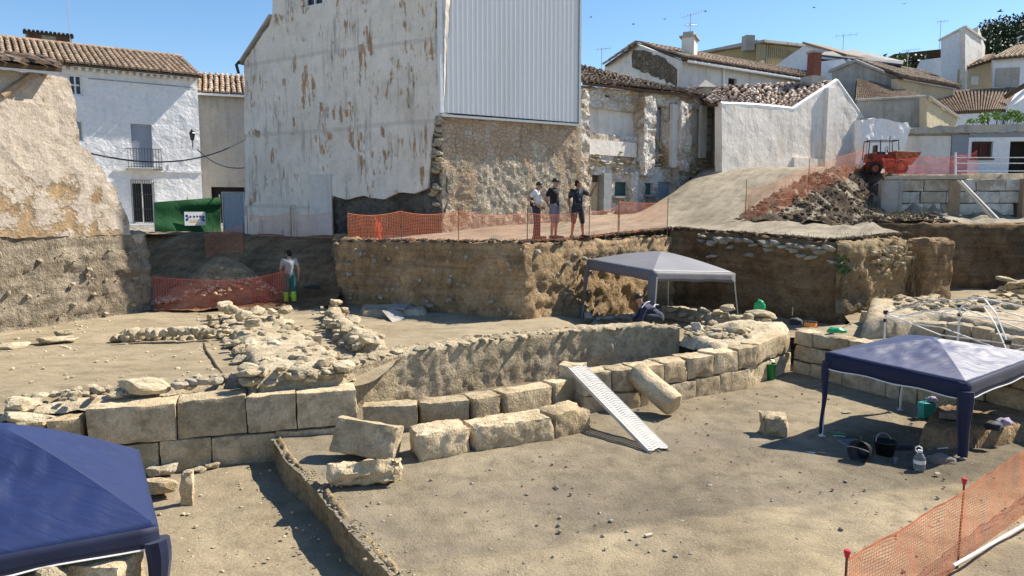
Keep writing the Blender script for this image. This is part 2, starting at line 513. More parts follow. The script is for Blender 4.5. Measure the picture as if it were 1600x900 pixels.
def layered_plaster(name, plaster, plaster2, base, base2, thr=.5):
    t = NT(name, .95, .1); co = t.coords(world=True)
    geo = t.n('ShaderNodeNewGeometry'); sx = t.n('ShaderNodeSeparateXYZ'); t.l(geo.outputs['Position'], sx.inputs[0])
    zz = t.mask(sx.outputs['Z'], 3.3, 5.2)
    n1 = t.noise(co, .8, 7, .68, .4); n2 = t.noise(co, 3.2, 6, .7, .3); n3 = t.noise(co, 15, 5, .7)
    zt_ = t.mask(sx.outputs['Z'], 8.7, 9.6)
    pl = t.ramp(n2, [(.3, plaster2), (.6, plaster)])
    ba = t.ramp(n2, [(.3, base2), (.55, base), (.72, tuple(min(.7, c * 1.35) for c in base))])
    w = t.math('ADD', n1, t.math('MULTIPLY', zz, .12))
    w = t.math('ADD', w, t.math('MULTIPLY', n2, .15))
    w = t.math('ADD', w, t.math('MULTIPLY', zt_, -.28))
    mk = t.mask(w, thr + .22, thr + .29)
    col = t.mix(mk, ba, pl)
    col = t.mix(1.0, col, t.ramp(n3, [(.3, (.72, .7, .66)), (.55, (1, 1, 1)), (.75, (1.12, 1.12, 1.12))]), 'MULTIPLY')
    st = t.noise(t.coords(world=True, scale=(3, 3, .35)), 1.5, 5, .7)
    col = t.mix(t.math('MULTIPLY', t.mask(st, .55, .75), .35), col, (.40, .30, .2, 1))
    h = t.math('ADD', t.math('MULTIPLY', mk, .5), t.math('ADD', t.math('MULTIPLY', n2, .6), t.math('MULTIPLY', n3, .4)))
    return t.done(col, t.bump(h, .8, .07))
M['leftplaster'] = layered_plaster('peeling_house_plaster', (.53, .46, .385), (.43, .36, .285), (.40, .29, .175), (.25, .165, .09), .34)
def stained_plaster():
    t = NT('stained_gable_plaster', .93, .15); co = t.coords(world=True)
    n1 = t.noise(co, .5, 6, .6, .3); n2 = t.noise(co, 3, 6, .65); n3 = t.noise(co, 22, 4, .7)
    col = t.ramp(n1, [(.3, (.66, .605, .53)), (.5, (.75, .695, .615)), (.7, (.80, .755, .685))])
    col = t.mix(1.0, col, t.ramp(n2, [(.28, (.84, .84, .83)), (.5, (1, 1, 1)), (.75, (1.08, 1.08, 1.08))]), 'MULTIPLY')
    stk = t.noise(t.coords(world=True, scale=(2.6, 2.6, .22)), 1.6, 6, .72)
    pat = t.noise(co, .75, 5, .6, .5)
    grey = t.math('MULTIPLY', t.mask(stk, .51, .64), t.mask(pat, .38, .56))
    col = t.mix(t.math('MULTIPLY', grey, .62), col, (.27, .255, .225, 1))
    st2 = t.noise(t.coords(world=True, scale=(4.2, 4.2, .6)), 1.3, 5, .7)
    pt2 = t.noise(co, 1.05, 3, .55, .2)
    rust = t.math('MULTIPLY', t.mask(st2, .50, .575), t.mask(pt2, .515, .58))
    col = t.mix(t.math('MULTIPLY', rust, .82), col, t.ramp(n2, [(.35, (.20, .115, .05)), (.65, (.42, .20, .05))]))
    lines = t.n('ShaderNodeTexWave', wave_type='BANDS', bands_direction='Z'); lines.inputs['Scale'].default_value = .115
    lines.inputs['Distortion'].default_value = .8; lines.inputs['Detail'].default_value = 3; t.l(co, lines.inputs['Vector'])
    col = t.mix(t.math('MULTIPLY', t.mask(lines.outputs['Fac'], .985, 1.0), .3), col, (.35, .33, .3, 1))
    col = t.mix(1.0, col, t.ramp(n3, [(.3, (.88, .88, .88)), (.6, (1.03, 1.03, 1.03))]), 'MULTIPLY')
    return t.done(col, t.bump(t.math('ADD', n2, t.math('MULTIPLY', n3, .6)), .55, .03))
M['gable'] = stained_plaster()
def limewash(name, c, dirty, amount=.5, blocks=0.0, bd=.03):
    t = NT(name, .92, .15); co = t.coords(world=True)
    n1 = t.noise(co, .7, 6, .65, .3); n2 = t.noise(co, 5, 5, .65)
    stk = t.noise(t.coords(world=True, scale=(2.2, 2.2, .2)), 1.4, 5, .7)
    f = t.math('MULTIPLY', t.mask(t.math('ADD', t.math('MULTIPLY', n1, .5), t.math('MULTIPLY', stk, .5)), .46, .66), amount)
    col = t.mix(f, c, dirty)
    col = t.mix(1.0, col, t.ramp(n2, [(.3, (.9, .9, .9)), (.6, (1.03, 1.03, 1.03))]), 'MULTIPLY')
    h = n2
    if blocks:
        vr = t.vor(t.coords(world=True, scale=(1, 1, 1.5)), blocks, 'DISTANCE_TO_EDGE')
        h = t.math('ADD', t.math('MULTIPLY', t.mask(vr, .0, .2), .16), t.math('MULTIPLY', n2, 1.3))
    return t.done(col, t.bump(h, .8, bd))
M['white'] = limewash('limewash_white', (.80, .80, .80), (.66, .64, .61), .5, 1.7, .05)
M['white2'] = limewash('weathered_whitewash', (.78, .725, .66), (.54, .475, .40), .75)
M['offwhite'] = limewash('offwhite_render', (.66, .645, .61), (.45, .42, .36), .7)
M['greyrender'] = limewash('grey_render', (.40, .38, .34), (.27, .25, .22), .7)
M['beige'] = limewash('beige_render', (.50, .43, .30), (.36, .30, .2), .6)
M['ochre'] = limewash('ochre_sheet', (.40, .33, .20), (.30, .24, .14), .6)
M['bluewhite'] = limewash('pale_blue_render', (.70, .73, .77), (.58, .6, .62), .4)
M['concrete'] = limewash('old_concrete', (.42, .40, .36), (.24, .22, .18), .8)
M['greyblue'] = plain('grey_blue_paint', (.24, .27, .31, 1), .7)
def tiles(name, c0, c1, c2, moss=None):
    t = NT(name, .9, .15); g = t.n('ShaderNodeNewGeometry')
    co = t.coords(world=True)
    col = t.ramp(g.outputs['Random Per Island'], [(0, c0), (.5, c1), (1, c2)])
    col = t.mix(1.0, col, t.ramp(t.noise(co, 5, 5, .7), [(.3, (.65, .65, .65)), (.6, (1.08, 1.06, 1.04))]), 'MULTIPLY')
    if moss: col = t.mix(t.math('MULTIPLY', t.mask(t.noise(co, 1.1, 6, .7), .5, .66), .8), col, moss)
    return t.done(col, t.bump(t.noise(co, 20, 4), .4, .02))
M['tile_tan'] = tiles('tan_roof_tile', (.34, .245, .165), (.43, .325, .23), (.52, .42, .315), (.27, .22, .165, 1))
M['tile_dark'] = tiles('dark_old_roof_tile', (.13, .095, .07), (.22, .165, .125), (.34, .27, .21), (.12, .10, .08, 1))
M['tile_mixed'] = tiles('mixed_old_roof_tile', (.17, .11, .085), (.34, .26, .21), (.66, .58, .50))
M['tile_brown'] = tiles('brown_roof_tile', (.24, .17, .12), (.31, .23, .165), (.38, .295, .22))
M['brick_red'] = plain('red_brick', (.22, .09, .065, 1), .9, .1, 0, .3, 9)
M['metal_clad'] = None
def cladding():
    t = NT('white_metal_cladding', .42, .4); co = t.coords(world=True)
    n = t.noise(t.coords(world=True, scale=(1, 1, .15)), 1.3, 5, .6)
    col = t.mix(t.math('MULTIPLY', t.mask(n, .5, .75), .35), (.76, .765, .77), (.62, .62, .61))
    return t.done(col)
M['metal_clad'] = cladding()
M['glass'] = plain('dark_window_glass', (.02, .022, .026, 1), .12, .5)
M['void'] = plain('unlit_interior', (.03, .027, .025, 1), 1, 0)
M['iron'] = plain('black_iron', (.03, .03, .032, 1), .55, .4)
M['rusty'] = plain('rusted_iron', (.16, .085, .05, 1), .85, .2, 0, .35, 14)
M['shutter'] = plain('grey_blue_shutter', (.36, .40, .46, 1), .7)
M['wood'] = plain('weathered_wood', (.36, .27, .175, 1), .85, .15, 0, .25, 8)
M['wood_pale'] = plain('pale_wood', (.52, .44, .33, 1), .85, .15, 0, .2, 8)
M['wood_dark'] = plain('dark_wood', (.11, .075, .05, 1), .85, .15, 0, .25, 8)
M['maroon'] = plain('maroon_shutter', (.10, .02, .022, 1), .6)
M['doorcream'] = plain('cream_door', (.50, .40, .27, 1), .8, .2, 0, .2, 5)
M['doorgrey'] = plain('grey_wood_frame', (.30, .31, .31, 1), .8, .2, 0, .2, 5)
M['greenglass'] = plain('green_shutter', (.045, .10, .10, 1), .5, .3)
M['greydoor'] = plain('blue_grey_door', (.28, .31, .36, 1), .7, .2, 0, .2, 5)
M['pvc'] = plain('white_paint', (.78, .78, .77, 1), .5)
M['galv'] = plain('galvanised_steel', (.50, .50, .49, 1), .45, .5, .6, .1, 10)
M['ramp'] = plain('pale_steel_plank', (.56, .54, .50, 1), .55, .4, .2, .22, 7)
M['frame_white'] = plain('white_frame_pole', (.75, .75, .73, 1), .45, .4)
M['black'] = plain('black_plastic', (.015, .015, .017, 1), .45, .4)
M['green_plastic'] = plain('green_plastic', (.015, .21, .07, 1), .45, .4)
M['green_bag'] = plain('bright_green_bag', (.02, .36, .13, 1), .35, .5)
M['teal'] = plain('teal_bag', (.03, .30, .29, 1), .6)
M['orange_plastic'] = plain('orange_plastic', (.72, .24, .03, 1), .5)
M['red_cap'] = plain('red_post_cap', (.55, .015, .03, 1), .4, .4)
M['mach_red'] = plain('dumper_red_orange', (.30, .05, .03, 1), .8, .2, 0, .7, 6)
M['mach_orange'] = plain('dumper_orange', (.42, .13, .07, 1), .8, .2, 0, .65, 6)
M['tyre'] = plain('tyre_rubber', (.025, .024, .023, 1), .9)
def net_mat(name, c):
    t = NT(name, .55, .3)
    t.done(c)
    tr = t.n('ShaderNodeBsdfTranslucent'); tr.inputs['Color'].default_value = c
    mx = t.n('ShaderNodeMixShader'); mx.inputs[0].default_value = .35
    out = t.t.nodes['Material Output']
    t.l(t.b.outputs[0], mx.inputs[1]); t.l(tr.outputs[0], mx.inputs[2]); t.l(mx.outputs[0], out.inputs['Surface'])
    return t.m
M['net'] = net_mat('orange_netting', (.93, .31, .15, 1))
M['net_red'] = net_mat('red_netting', (.78, .14, .09, 1))
def cloth(name, c, rough=.6, wr=.5, trans=.0, stretch=(1, 1, 1), fold=1.3):
    t = NT(name, rough, .35)
    co = t.coords(scale=stretch); n = t.noise(co, fold, 5, .55, .6); f = t.noise(co, 130, 2)
    col = t.mix(1.0, c, t.ramp(n, [(.3, (.9, .9, .9)), (.7, (1.08, 1.08, 1.08))]), 'MULTIPLY')
    t.b.inputs['Sheen Weight'].default_value = .15
    w2 = t.noise(t.coords(scale=(stretch[0] * .5, stretch[1] * 2.0, 1)), fold * 1.7, 4, .5, 1.4)
    h = t.math('ADD', n, t.math('MULTIPLY', w2, .5))
    return t.done(col, t.bump(t.math('ADD', h, t.math('MULTIPLY', f, .05)), wr, .06))
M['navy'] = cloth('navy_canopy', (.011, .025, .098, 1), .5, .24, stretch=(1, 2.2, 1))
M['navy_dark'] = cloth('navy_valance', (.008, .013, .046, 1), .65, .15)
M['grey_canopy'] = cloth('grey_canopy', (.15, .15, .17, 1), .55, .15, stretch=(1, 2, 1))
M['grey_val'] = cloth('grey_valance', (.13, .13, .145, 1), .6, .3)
M['greenfence'] = cloth('green_windbreak', (.006, .085, .022, 1), .7, .6)
M['skin'] = plain('skin', (.42, .235, .155, 1), .6, .3, 0, .08, 12)
M['skin2'] = plain('tanned_skin', (.30, .155, .10, 1), .6, .3, 0, .08, 12)
M['hair'] = plain('dark_hair', (.015, .011, .009, 1), .7)
M['tee_white'] = cloth('white_tshirt', (.70, .70, .70, 1), .85, .4, fold=7)
M['tee_black'] = cloth('black_tshirt', (.012, .012, .013, 1), .85, .4, fold=7)
def camo():
    t = NT('dark_patterned_tshirt', .85, .2); co = t.coords()
    n = t.noise(co, 11, 3, .6, .8)
    return t.done(t.ramp(n, [(.40, (.016, .018, .024)), (.52, (.03, .034, .045)), (.60, (.11, .12, .145)), (.66, (.02, .022, .03))]))
M['tee_dark'] = camo()
M['tee_grey'] = cloth('grey_tshirt', (.30, .31, .32, 1), .85, .4, fold=7)
M['jeans'] = cloth('dark_jeans', (.035, .040, .055, 1), .85, .4, fold=7)
M['shorts_grey'] = cloth('grey_purple_shorts', (.22, .19, .23, 1), .85, .4, fold=7)
M['shorts_dark'] = cloth('dark_shorts', (.028, .028, .035, 1), .85, .4, fold=7)
M['work_green'] = cloth('teal_green_work_trousers', (.02, .13, .125, 1), .85, .4, fold=7)
M['hivis'] = plain('yellow_green_hi_vis', (.42, .72, .06, 1), .6)
M['cloth_navy'] = cloth('navy_jacket', (.013, .02, .06, 1), .75, .5, fold=6)
M['cloth_stripe'] = plain('pale_stripe', (.55, .57, .62, 1), .7)
M['shoe'] = plain('dark_shoe', (.03, .027, .025, 1), .7)
def leaf(name, c0, c1):
    t = NT(name, .6, .3); g = t.n('ShaderNodeNewGeometry')
    return t.done(t.ramp(g.outputs['Random Per Island'], [(0, c0), (1, c1)]))
M['pine'] = leaf('pine_foliage', (.016, .030, .013), (.045, .068, .028))
M['leaf'] = leaf('olive_foliage', (.05, .085, .03), (.11, .16, .06))
M['leaf_bright'] = leaf('fresh_leaves', (.10, .20, .04), (.24, .36, .09))
M['bark'] = plain('bark', (.10, .075, .055, 1), .95, .1, 0, .3, 8)
M['dryweed'] = leaf('dry_weeds', (.20, .16, .08), (.34, .29, .16))
def water_clear():
    t = NT('clear_plastic', .08, .5)
    t.b.inputs['Transmission Weight'].default_value = .85; t.b.inputs['IOR'].default_value = 1.3
    return t.done((.86, .9, .94))
M['clear'] = water_clear()
# ================================================================== GROUND AND CUT EARTH
PIT_Z, TRENCH_Z = 0.0, -0.42
step = [G2(u, v, 0) for u, v in [(425, 686), (436, 704), (447, 722), (470, 742), (497, 768), (512, 788), (540, 822), (572, 858), (600, 888), (640, 935)]]
step += [(-.55, 5.2), (.3, 3.0)]
def z_pit(x, y):
    z = 0.0
    # the shallow dug step across the near part of the pit floor
    e = (y - 8.35) - .33 * (x - .4) + .15 * noise.noise(Vector((x * 1.3, y * 1.3, 3)))
    z += .07 * (1 - sm(-.12, .12, e)) * sm(-1.6, 0.2, x)
    z += .12 * sm(4.0, 7.0, x) * (1 - sm(7.2, 10.0, y))
    # hollow dug under the blue canopy
    d = math.hypot((x - 6.55) / .75, (y - 12.35) / .45)
    z -= .28 * (1 - sm(.6, 1.15, d))
    return z
pit_poly = step + [(12, 3.0), (13, 8), (10.6, 12), (8.3, 16), (7.4, 18.9), (4.6, 18.95), (2.6, 18.7), (.3, 17.3), (-1.7, 16.1), (-2.6, 14.6), (-3.9, 13.4)]
o = floor_sheet('pit_floor', pit_poly, z_pit, M['pit'], .085, .035, seed=2)
# two soils meet on the pit floor: paler fill in front of the shallow step, a damp grey patch behind it
ca = o.data.color_attributes.new('soil', 'FLOAT_COLOR', 'POINT')
for i_, v_ in enumerate(o.data.vertices):
    x, y = v_.co.x, v_.co.y; w = .22 * fbm((x, y, 6), 1.1, 4)
    e = (y - 8.35) - .33 * (x - .4) + w
    pale = (1 - sm(-.12, .12, e)) * (.75 + .5 * fbm((x, y, 2), .8, 3))
    wet = sm(.0, .3, e) * (1 - sm(1.2, 3.2, e + 1.2 * fbm((x, y, 9), .5, 3))) * sm(-1.0, 1.5, x)
    ca.data[i_].color = (max(0, min(1, pale)), max(0, min(1, wet)), 0, 1)
trench_poly = [(-13, 3), (0.6, 2.6), (-.3, 5.2), (-1.0, 7.4), (-3.2, 12.4), (-3.2, 14), (-8.5, 12.6), (-13, 11.5)]
floor_sheet('trench_floor', trench_poly, TRENCH_Z, M['trench'], .11, .05, seed=3)
# the cut edge between the two levels
bank('cut_step', [(p[0] - .01, p[1]) for p in [(-3.9, 13.3)] + step], TRENCH_Z, -.015, M['bank_pale'], .05, .05, .05, .14, seed=4, rs=2.6)

def z_room(x, y):
    z = .86 + .012 * (y - 12) - .30 * sm(1.0, 3.0, x)
    if x < -2.4: z -= .24 * (1 - sm(.45, 1.3, y - 11.65 - (x + 7.5) * .42))
    return z
room_poly = [(-15, 9.2), (-9, 11.3), (-6.9, 12.1), (-2.9, 13.8), (-2.2, 15.2), (.3, 17.0), (2.6, 18.45), (4.3, 18.4), (6.9, 19.0), (9.3, 18.8), (9.9, 21.3), (6.3, 25.6), (1, 24), (-4, 24), (-6.3, 24.5), (-9, 24), (-14, 23), (-18, 16)]
floor_sheet('room_floor', room_poly, z_room, M['room'], .13, .045, seed=5)
def z_right(x, y):
    z = .78 + .035 * max(0, y - 16)
    return z
right_poly = [(7.35, 18.9), (8.2, 16.1), (10.4, 11.2), (26, 10.5), (27, 27.5), (13.0, 27.5), (12.6, 23.6), (9.7, 21.4), (9.0, 19.3)]
floor_sheet('east_trench_floor', right_poly, z_right, M['room'], .2, .06, seed=6)

# ------------------------------------------------------------------ street level and hillside
BA, BB = Vector((-10.9, 30)), Vector((-2.4, 25))
def z_street(x, y):
    k = sm(-6, 0, x)
    base = lerp(2.95, 3.05 + .065 * min(15, max(0, y - 21)), k)
    base += .02 * max(0, y - 40) * 0
    dx, dy = x - 6.3, y - 26.3
    t = (dx * 6 + dy * 9.5) / 11.24; s = (dx * 9.5 - dy * 6) / 11.24
    rise = 1.95 * sm(-.3, 10.5, t)
    right = 1.0 + .27 * max(0, t - 2)
    e = 1.0
    if s > right: e = 1 - sm(0, 2.6, s - right)
    if s < -2.2: e = 1 - sm(0, 1.6, -2.2 - s) * (1 - sm(8, 10.5, t))
    z = base + rise * e
    if s > right and t > 0:      # uneven dumped rubble below the net
        z += .22 * fbm((x, y, 1), 1.4, 4) * sm(0, .5, s - right) * sm(0, 2, t)
    yw = 31.6 - (x - 16.0) * .175
    if y > yw - .1 and x > 15.7:
        z = max(z, lerp(z, 5.45, sm(15.7, 16.3, x) * sm(yw - .05, yw + .3, y)))
    if y > 39.5 and x > 4: z += min(11, (y - 39.5) * .30) * sm(6, 16, x) + max(0, y - 80) * .25 * sm(20, 60, x)
    if y > 44 and x < 4: z += 0
    return z
street_poly = [(-70, 30.6), (-11.2, 30.4), (-6.3, 27.4), (-5.5, 23.7), (.3, 20.75), (5.55, 25.6), (9.45, 21.65), (12.5, 23.7), (12.9, 27.4), (15.0, 27.0), (21.5, 26.6), (21.8, 31.2), (60, 31.4), (90, 110), (-70, 110)]
floor_sheet('street', street_poly, z_street, M['street'], .42, .05, seed=7)
def z_slope(x, y):
    q = (x + 10.9) * -.507 + (y - 30) * -.862
    return 2.94 - 1.95 * sm(.7, 4.3, q) + .10 * fbm((x, y, 2), .9, 4) * sm(.6, 2, q)
slope_poly = [(-30, 24), (-9.2, 21.2), (-5.4, 22.2), (-5.3, 25), (-5.8, 28.2), (-10.5, 31), (-30, 34)]
floor_sheet('dirt_slope', slope_poly, z_slope, M['bank_dark'], .22, .09, seed=8)
floor_sheet('hillside', [(-400, 108), (600, 108), (600, 500), (-400, 500)], lambda x, y: (3.0 + sm(0, 70, x) * 26), M['street'], 30, .2, seed=9)
gb = MB(); gb.box((0, 150, -1.6), (1400, 1000, .2))
tag(gb.build('ground', M['street']), kind='structure')

# ------------------------------------------------------------------ cut earth faces
bank('earth_bank', [(-6.9, 28), (-6.2, 25.2), (-5.6, 23.2), (-3.5, 21.9), (.15, 20.05), (.35, 20.0), (.6, 20.15), (2.4, 21.9), (5.5, 24.9)], .75,
     lambda a: 3.0, M['bank'], .085, .115, .12, .6, seed=11, strat=.05, rs=2.2)
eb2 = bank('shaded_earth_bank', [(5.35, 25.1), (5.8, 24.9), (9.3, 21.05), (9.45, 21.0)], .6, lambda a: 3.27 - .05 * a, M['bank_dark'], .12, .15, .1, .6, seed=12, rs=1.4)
eb3 = bank('root_hung_bank', [(9.3, 21.0), (9.55, 20.95), (10.6, 21.6), (11.9, 22.5), (12.5, 23.0), (12.8, 23.6), (13.1, 27.2)], .75, lambda a: 3.02 - .05 * sm(2, 5, a), M['bank_pale'], .11, .2, .14, .5, seed=13, strat=.08, rs=1.6)
bank('cutting_with_shade_bank', [(12.9, 26.9), (15.0, 26.2), (18.0, 26.0), (21.0, 25.6), (20.9, 25), (20.6, 20), (20.8, 12), (21, 8)], .9, lambda a: 3.4 + 2.6 * sm(8.0, 8.6, a), M['bank_dark'], .22, .25, .5, .6, seed=14)  # the high right arm is out of view, added to shade the cutting
# left section under the ruined house wall
bank('left_earth_bank', [(-15.0, 13.0), (-13.7, 16.0), (-12.6, 18.1), (-10.75, 21.5), (-10.7, 21.75), (-11.6, 22.6), (-14, 23.6)], .78,
     lambda a: 3.27, M['bank_left'], .08, .10, .06, .5, seed=15, strat=.07, rs=1.9)

# ------------------------------------------------------------------ stone shapes shared by every loose stone
def rock_mesh(seed, flat=.75, box=.45, sub=3, sharp=.3):
    bm = bmesh.new(); bmesh.ops.create_icosphere(bm, subdivisions=sub, radius=.5)
    rs = random.Random(seed)
    off = Vector((rs.random() * 50, rs.random() * 50, rs.random() * 50))
    planes = [(Vector((rs.gauss(0, 1), rs.gauss(0, 1), rs.gauss(0, 1))).normalized(), rs.uniform(.26, .43)) for _ in range(13)]
    for v in bm.verts:
        p = v.co.normalized()
        m = max(abs(p.x), abs(p.y), abs(p.z))
        p = p * lerp(.5, .5 / m * .82, box)
        for n, d in planes:
            e = p.dot(n) - d
            if e > 0: p -= n * e * .95
        p *= 1 + sharp * (noise.fractal(p * 2.4 + off, .9, 2.1, 3) * .5 + .30 * noise.noise(p * 9 + off) + .16 * noise.noise(p * 19 + off))
        v.co = (p.x, p.y, p.z * flat)
    me = bpy.data.meshes.new('stone'); bm.to_mesh(me); bm.free()
    me.polygons.foreach_set('use_smooth', [True] * len(me.polygons))
    try: me.set_sharp_from_angle(angle=R(30))
    except Exception: pass
    return me
ROCKS = {}
def rocks(mat, kind='round'):
    k = (mat, kind)
    if k not in ROCKS:
        L = []
        for i in range(9):
            me = rock_mesh(i * 7 + (3 if kind == 'round' else 91), *( (.8, .35) if kind == 'round' else (.62, .75)))
            me.materials.append(M[mat]); L.append(me)
        ROCKS[k] = L
    return ROCKS[k]
rnd = random.Random(11)
def stone(parent, p, size, mat='stone', kind='round', rz=None, tilt=.18, name='stone'):
    me = rnd.choice(rocks(mat, kind))
    o = link(name, me, parent)
    o.location = Vector(p) - (parent.location if parent else Vector())
    s = size if isinstance(size, (tuple, list)) else (size * rnd.uniform(.85, 1.2), size * rnd.uniform(.75, 1.05), size * rnd.uniform(.75, 1.0))
    o.scale = s
    o.rotation_euler = (rnd.uniform(-tilt, tilt), rnd.uniform(-tilt, tilt), rnd.uniform(0, 6.28) if rz is None else rz + rnd.uniform(-.12, .12))
    return o
# dumped rubble slope below the netted ramp
def z_rub(x, y): return z_street(x, y) + .05 + .16 * fbm((x, y, 4), 1.9, 4)
rub = []
for k in range(9): 
    t_ = lerp(1.6, 12.5, k / 8); s_ = 1.12 + .27 * max(0, t_ - 2); rub.append((6.3 + (6 * t_ + 9.5 * s_) / 11.24, 26.3 + (9.5 * t_ - 6 * s_) / 11.24))
rub += [(16.2, 31.0), (14.6, 30.6), (13.6, 29.8), (13.4, 27.5), (11.2, 26.4)]
floor_sheet('rubble_slope', rub, z_rub, M['scree'], .13, .10, seed=19)
# stones standing out of the cut faces
for i in range(34):
    f = rnd.random(); a = Vector((5.9, 24.7, 0)).lerp(Vector((9.2, 21.1, 0)), f)
    z = 3.12 - .05 * 5 * f - abs(rnd.gauss(0, .22))
    stone(eb2, (a.x + .05, a.y + .06, z), (rnd.uniform(.3, .6), rnd.uniform(.26, .36), rnd.uniform(.2, .34)), 'stone_grey', 'flat', rz=-.8)
for i in range(46):
    f = rnd.uniform(.35, 1); a = Vector((9.55, 20.95, 0)).lerp(Vector((12.5, 23.0, 0)), f)
    z = 2.9 - abs(rnd.gauss(0, .45)) - .25 * (1 - f)
    stone(eb3, (a.x + .0, a.y - .02, z), rnd.uniform(.16, .34), 'stone', 'flat', rz=.6)

# roots hanging down the sunlit cut
B = MB(); rr = random.Random(41)
pth = [Vector((9.5, 20.9, 0)), Vector((10.6, 21.5, 0)), Vector((11.9, 22.4, 0)), Vector((12.5, 22.9, 0))]
for i in range(130):
    k = rr.choice((0, 0, 0, 1, 1, 2)); q = pth[k].lerp(pth[k + 1], rr.random()); z = rr.uniform(1.5, 2.95); L = rr.uniform(.25, .9)
    o = Vector((.5, -.87, 0)) * rr.uniform(-.02, .10); w = rr.gauss(0, .12)
    B.tube([q + o + Vector((0, 0, z)), q + o * 1.4 + Vector((w * .5, w * .3, z - L * .5)), q + o + Vector((w, w * .4, max(.85, z - L)))], [.006, .005, .003], 3, False)
M['root'] = plain('dry_roots', (.27, .21, .14, 1), .9, .1, 0, .35, 5)
rt = B.build('hanging_roots', M['root'], eb3); rt['kind'] = 'stuff'

eb1 = bpy.data.objects['earth_bank']
rr = random.Random(77)
for i in range(70):
    k = rr.choice((0, 1, 1, 2)); q = (Vector((-5.6, 23.1, 0)), Vector((-3.5, 21.8, 0)), Vector((.2, 19.95, 0)), Vector((2.4, 21.8, 0))); q = q[k].lerp(q[k + 1], rr.random()) if k < 3 else q[3]
    stone(eb1, (q.x, q.y, rr.uniform(1.0, 2.9)), rr.choice((.1, .13, .16, .22)), 'stone_grey', 'round')
lb1 = bpy.data.objects['left_earth_bank']
for i in range(50):
    q = Vector((-13.5, 16.3, 0)).lerp(Vector((-10.8, 21.4, 0)), rr.random()); stone(lb1, (q.x, q.y, rr.uniform(1.0, 3.0)), rr.choice((.07, .1, .13, .17)), 'stone', 'round')
# ================================================================== EXCAVATED MASONRY
def block_mesh(L, W, H, m, seed, n=.045, r=.035, amp=.012, chip=.05, skew=0.0, soft=0.0):
    r = soft or min(r, .03) * .55; amp = max(amp * .8, .009)
    """a dressed block, worn: rounded arrises, chipped edges, pitted faces; origin at the centre"""
    k = (max(3, int(L / n)), max(3, int(W / n)), max(3, int(H / n)))
    vid = {}; vs = []; fs = []
    h = Vector((L / 2, W / 2, H / 2))
    off = Vector((seed * 3.7 % 91, seed * 7.3 % 83, seed * 1.9 % 71))
    def V(i, j, l):
        key = (i, j, l)
        if key in vid: return vid[key]
        p = Vector((-h.x + L * i / k[0], -h.y + W * j / k[1], -h.z + H * l / k[2]))
        inner = Vector([max(-h[a] + r, min(h[a] - r, p[a])) for a in range(3)])
        d = p - inner
        q = inner + (d.normalized() * r if d.length > 1e-9 else d)
        dist = sorted((h[a] - abs(p[a]), a) for a in range(3))
        nn = Vector((0, 0, 0)); nn[dist[0][1]] = math.copysign(1, p[dist[0][1]])
        n2 = Vector((0, 0, 0)); n2[dist[1][1]] = math.copysign(1, p[dist[1][1]])
        f = noise.fractal(q * 2.3 + off, .8, 2.1, 4)
        g = noise.fractal(q * 8 + off, .7, 2.1, 3)
        q -= nn * amp * (1.1 * max(-1, f) + .7 * g)
        wd = math.exp(-(dist[1][0] / (.05 + chip * .35)) ** 2)
        c = max(0, noise.noise(q * 2.0 + off) - .02) * 1.5 + max(0, noise.noise(q * 5.5 + off * 2)) * .75 + .12
        q -= (nn * .75 + n2 * .65) * chip * c * wd
        if l == k[2]: q.z += .02 * noise.fractal(Vector((q.x, q.y, 0)) * 3 + off, .8, 2.1, 3)
        q.x += skew * q.z
        vid[key] = len(vs); vs.append(q); return vid[key]
    a, b, c = k
    for i in range(a):
        for j in range(b):
            fs.append((V(i, j, 0), V(i, j + 1, 0), V(i + 1, j + 1, 0), V(i + 1, j, 0)))
            fs.append((V(i, j, c), V(i + 1, j, c), V(i + 1, j + 1, c), V(i, j + 1, c)))
    for i in range(a):
        for l in range(c):
            fs.append((V(i, 0, l), V(i + 1, 0, l), V(i + 1, 0, l + 1), V(i, 0, l + 1)))
            fs.append((V(i, b, l), V(i, b, l + 1), V(i + 1, b, l + 1), V(i + 1, b, l)))
    for j in range(b):
        for l in range(c):
            fs.append((V(0, j, l), V(0, j, l + 1), V(0, j + 1, l + 1), V(0, j + 1, l)))
            fs.append((V(a, j, l), V(a, j + 1, l), V(a, j + 1, l + 1), V(a, j, l + 1)))
    me = mesh('stone_block', vs, fs, m, True)
    try: me.set_sharp_from_angle(angle=R(33))
    except Exception: pass
    return me
bseed = [1]
def block(parent, p0, p1, z0, z1, W, mat='ashlar', name='stone_block', rot=None, **k):
    """a block whose top front edge runs p0 -> p1 in plan; it extends W behind it"""
    a = Vector((p0[0], p0[1], 0)); b = Vector((p1[0], p1[1], 0)); d = b - a
    L = d.length - .006; dn = d.normalized(); n = Vector((-dn.y, dn.x, 0))
    bseed[0] += 1
    me = block_mesh(L, W, z1 - z0, M[mat], bseed[0], **k)
    c = (a + b) / 2 + n * W / 2; c.z = (z0 + z1) / 2
    o = link(name, me, parent)
    o.location = c - (parent.location if parent else Vector())
    o.rotation_euler = rot or (rnd.uniform(-.012, .012), rnd.uniform(-.012, .012), math.atan2(dn.y, dn.x) + rnd.uniform(-.015, .015))
    return o
def pline(path):
    P = [Vector((p[0], p[1], 0)) for p in path]; acc = [0]
    for a, b in zip(P[:-1], P[1:]): acc.append(acc[-1] + (b - a).length)
    def f(s):
        s = max(0, min(acc[-1], s))
        for i in range(len(P) - 1):
            if s <= acc[i + 1] or i == len(P) - 2:
                return P[i].lerp(P[i + 1], (s - acc[i]) / max(1e-9, acc[i + 1] - acc[i]))
    return f, acc[-1]
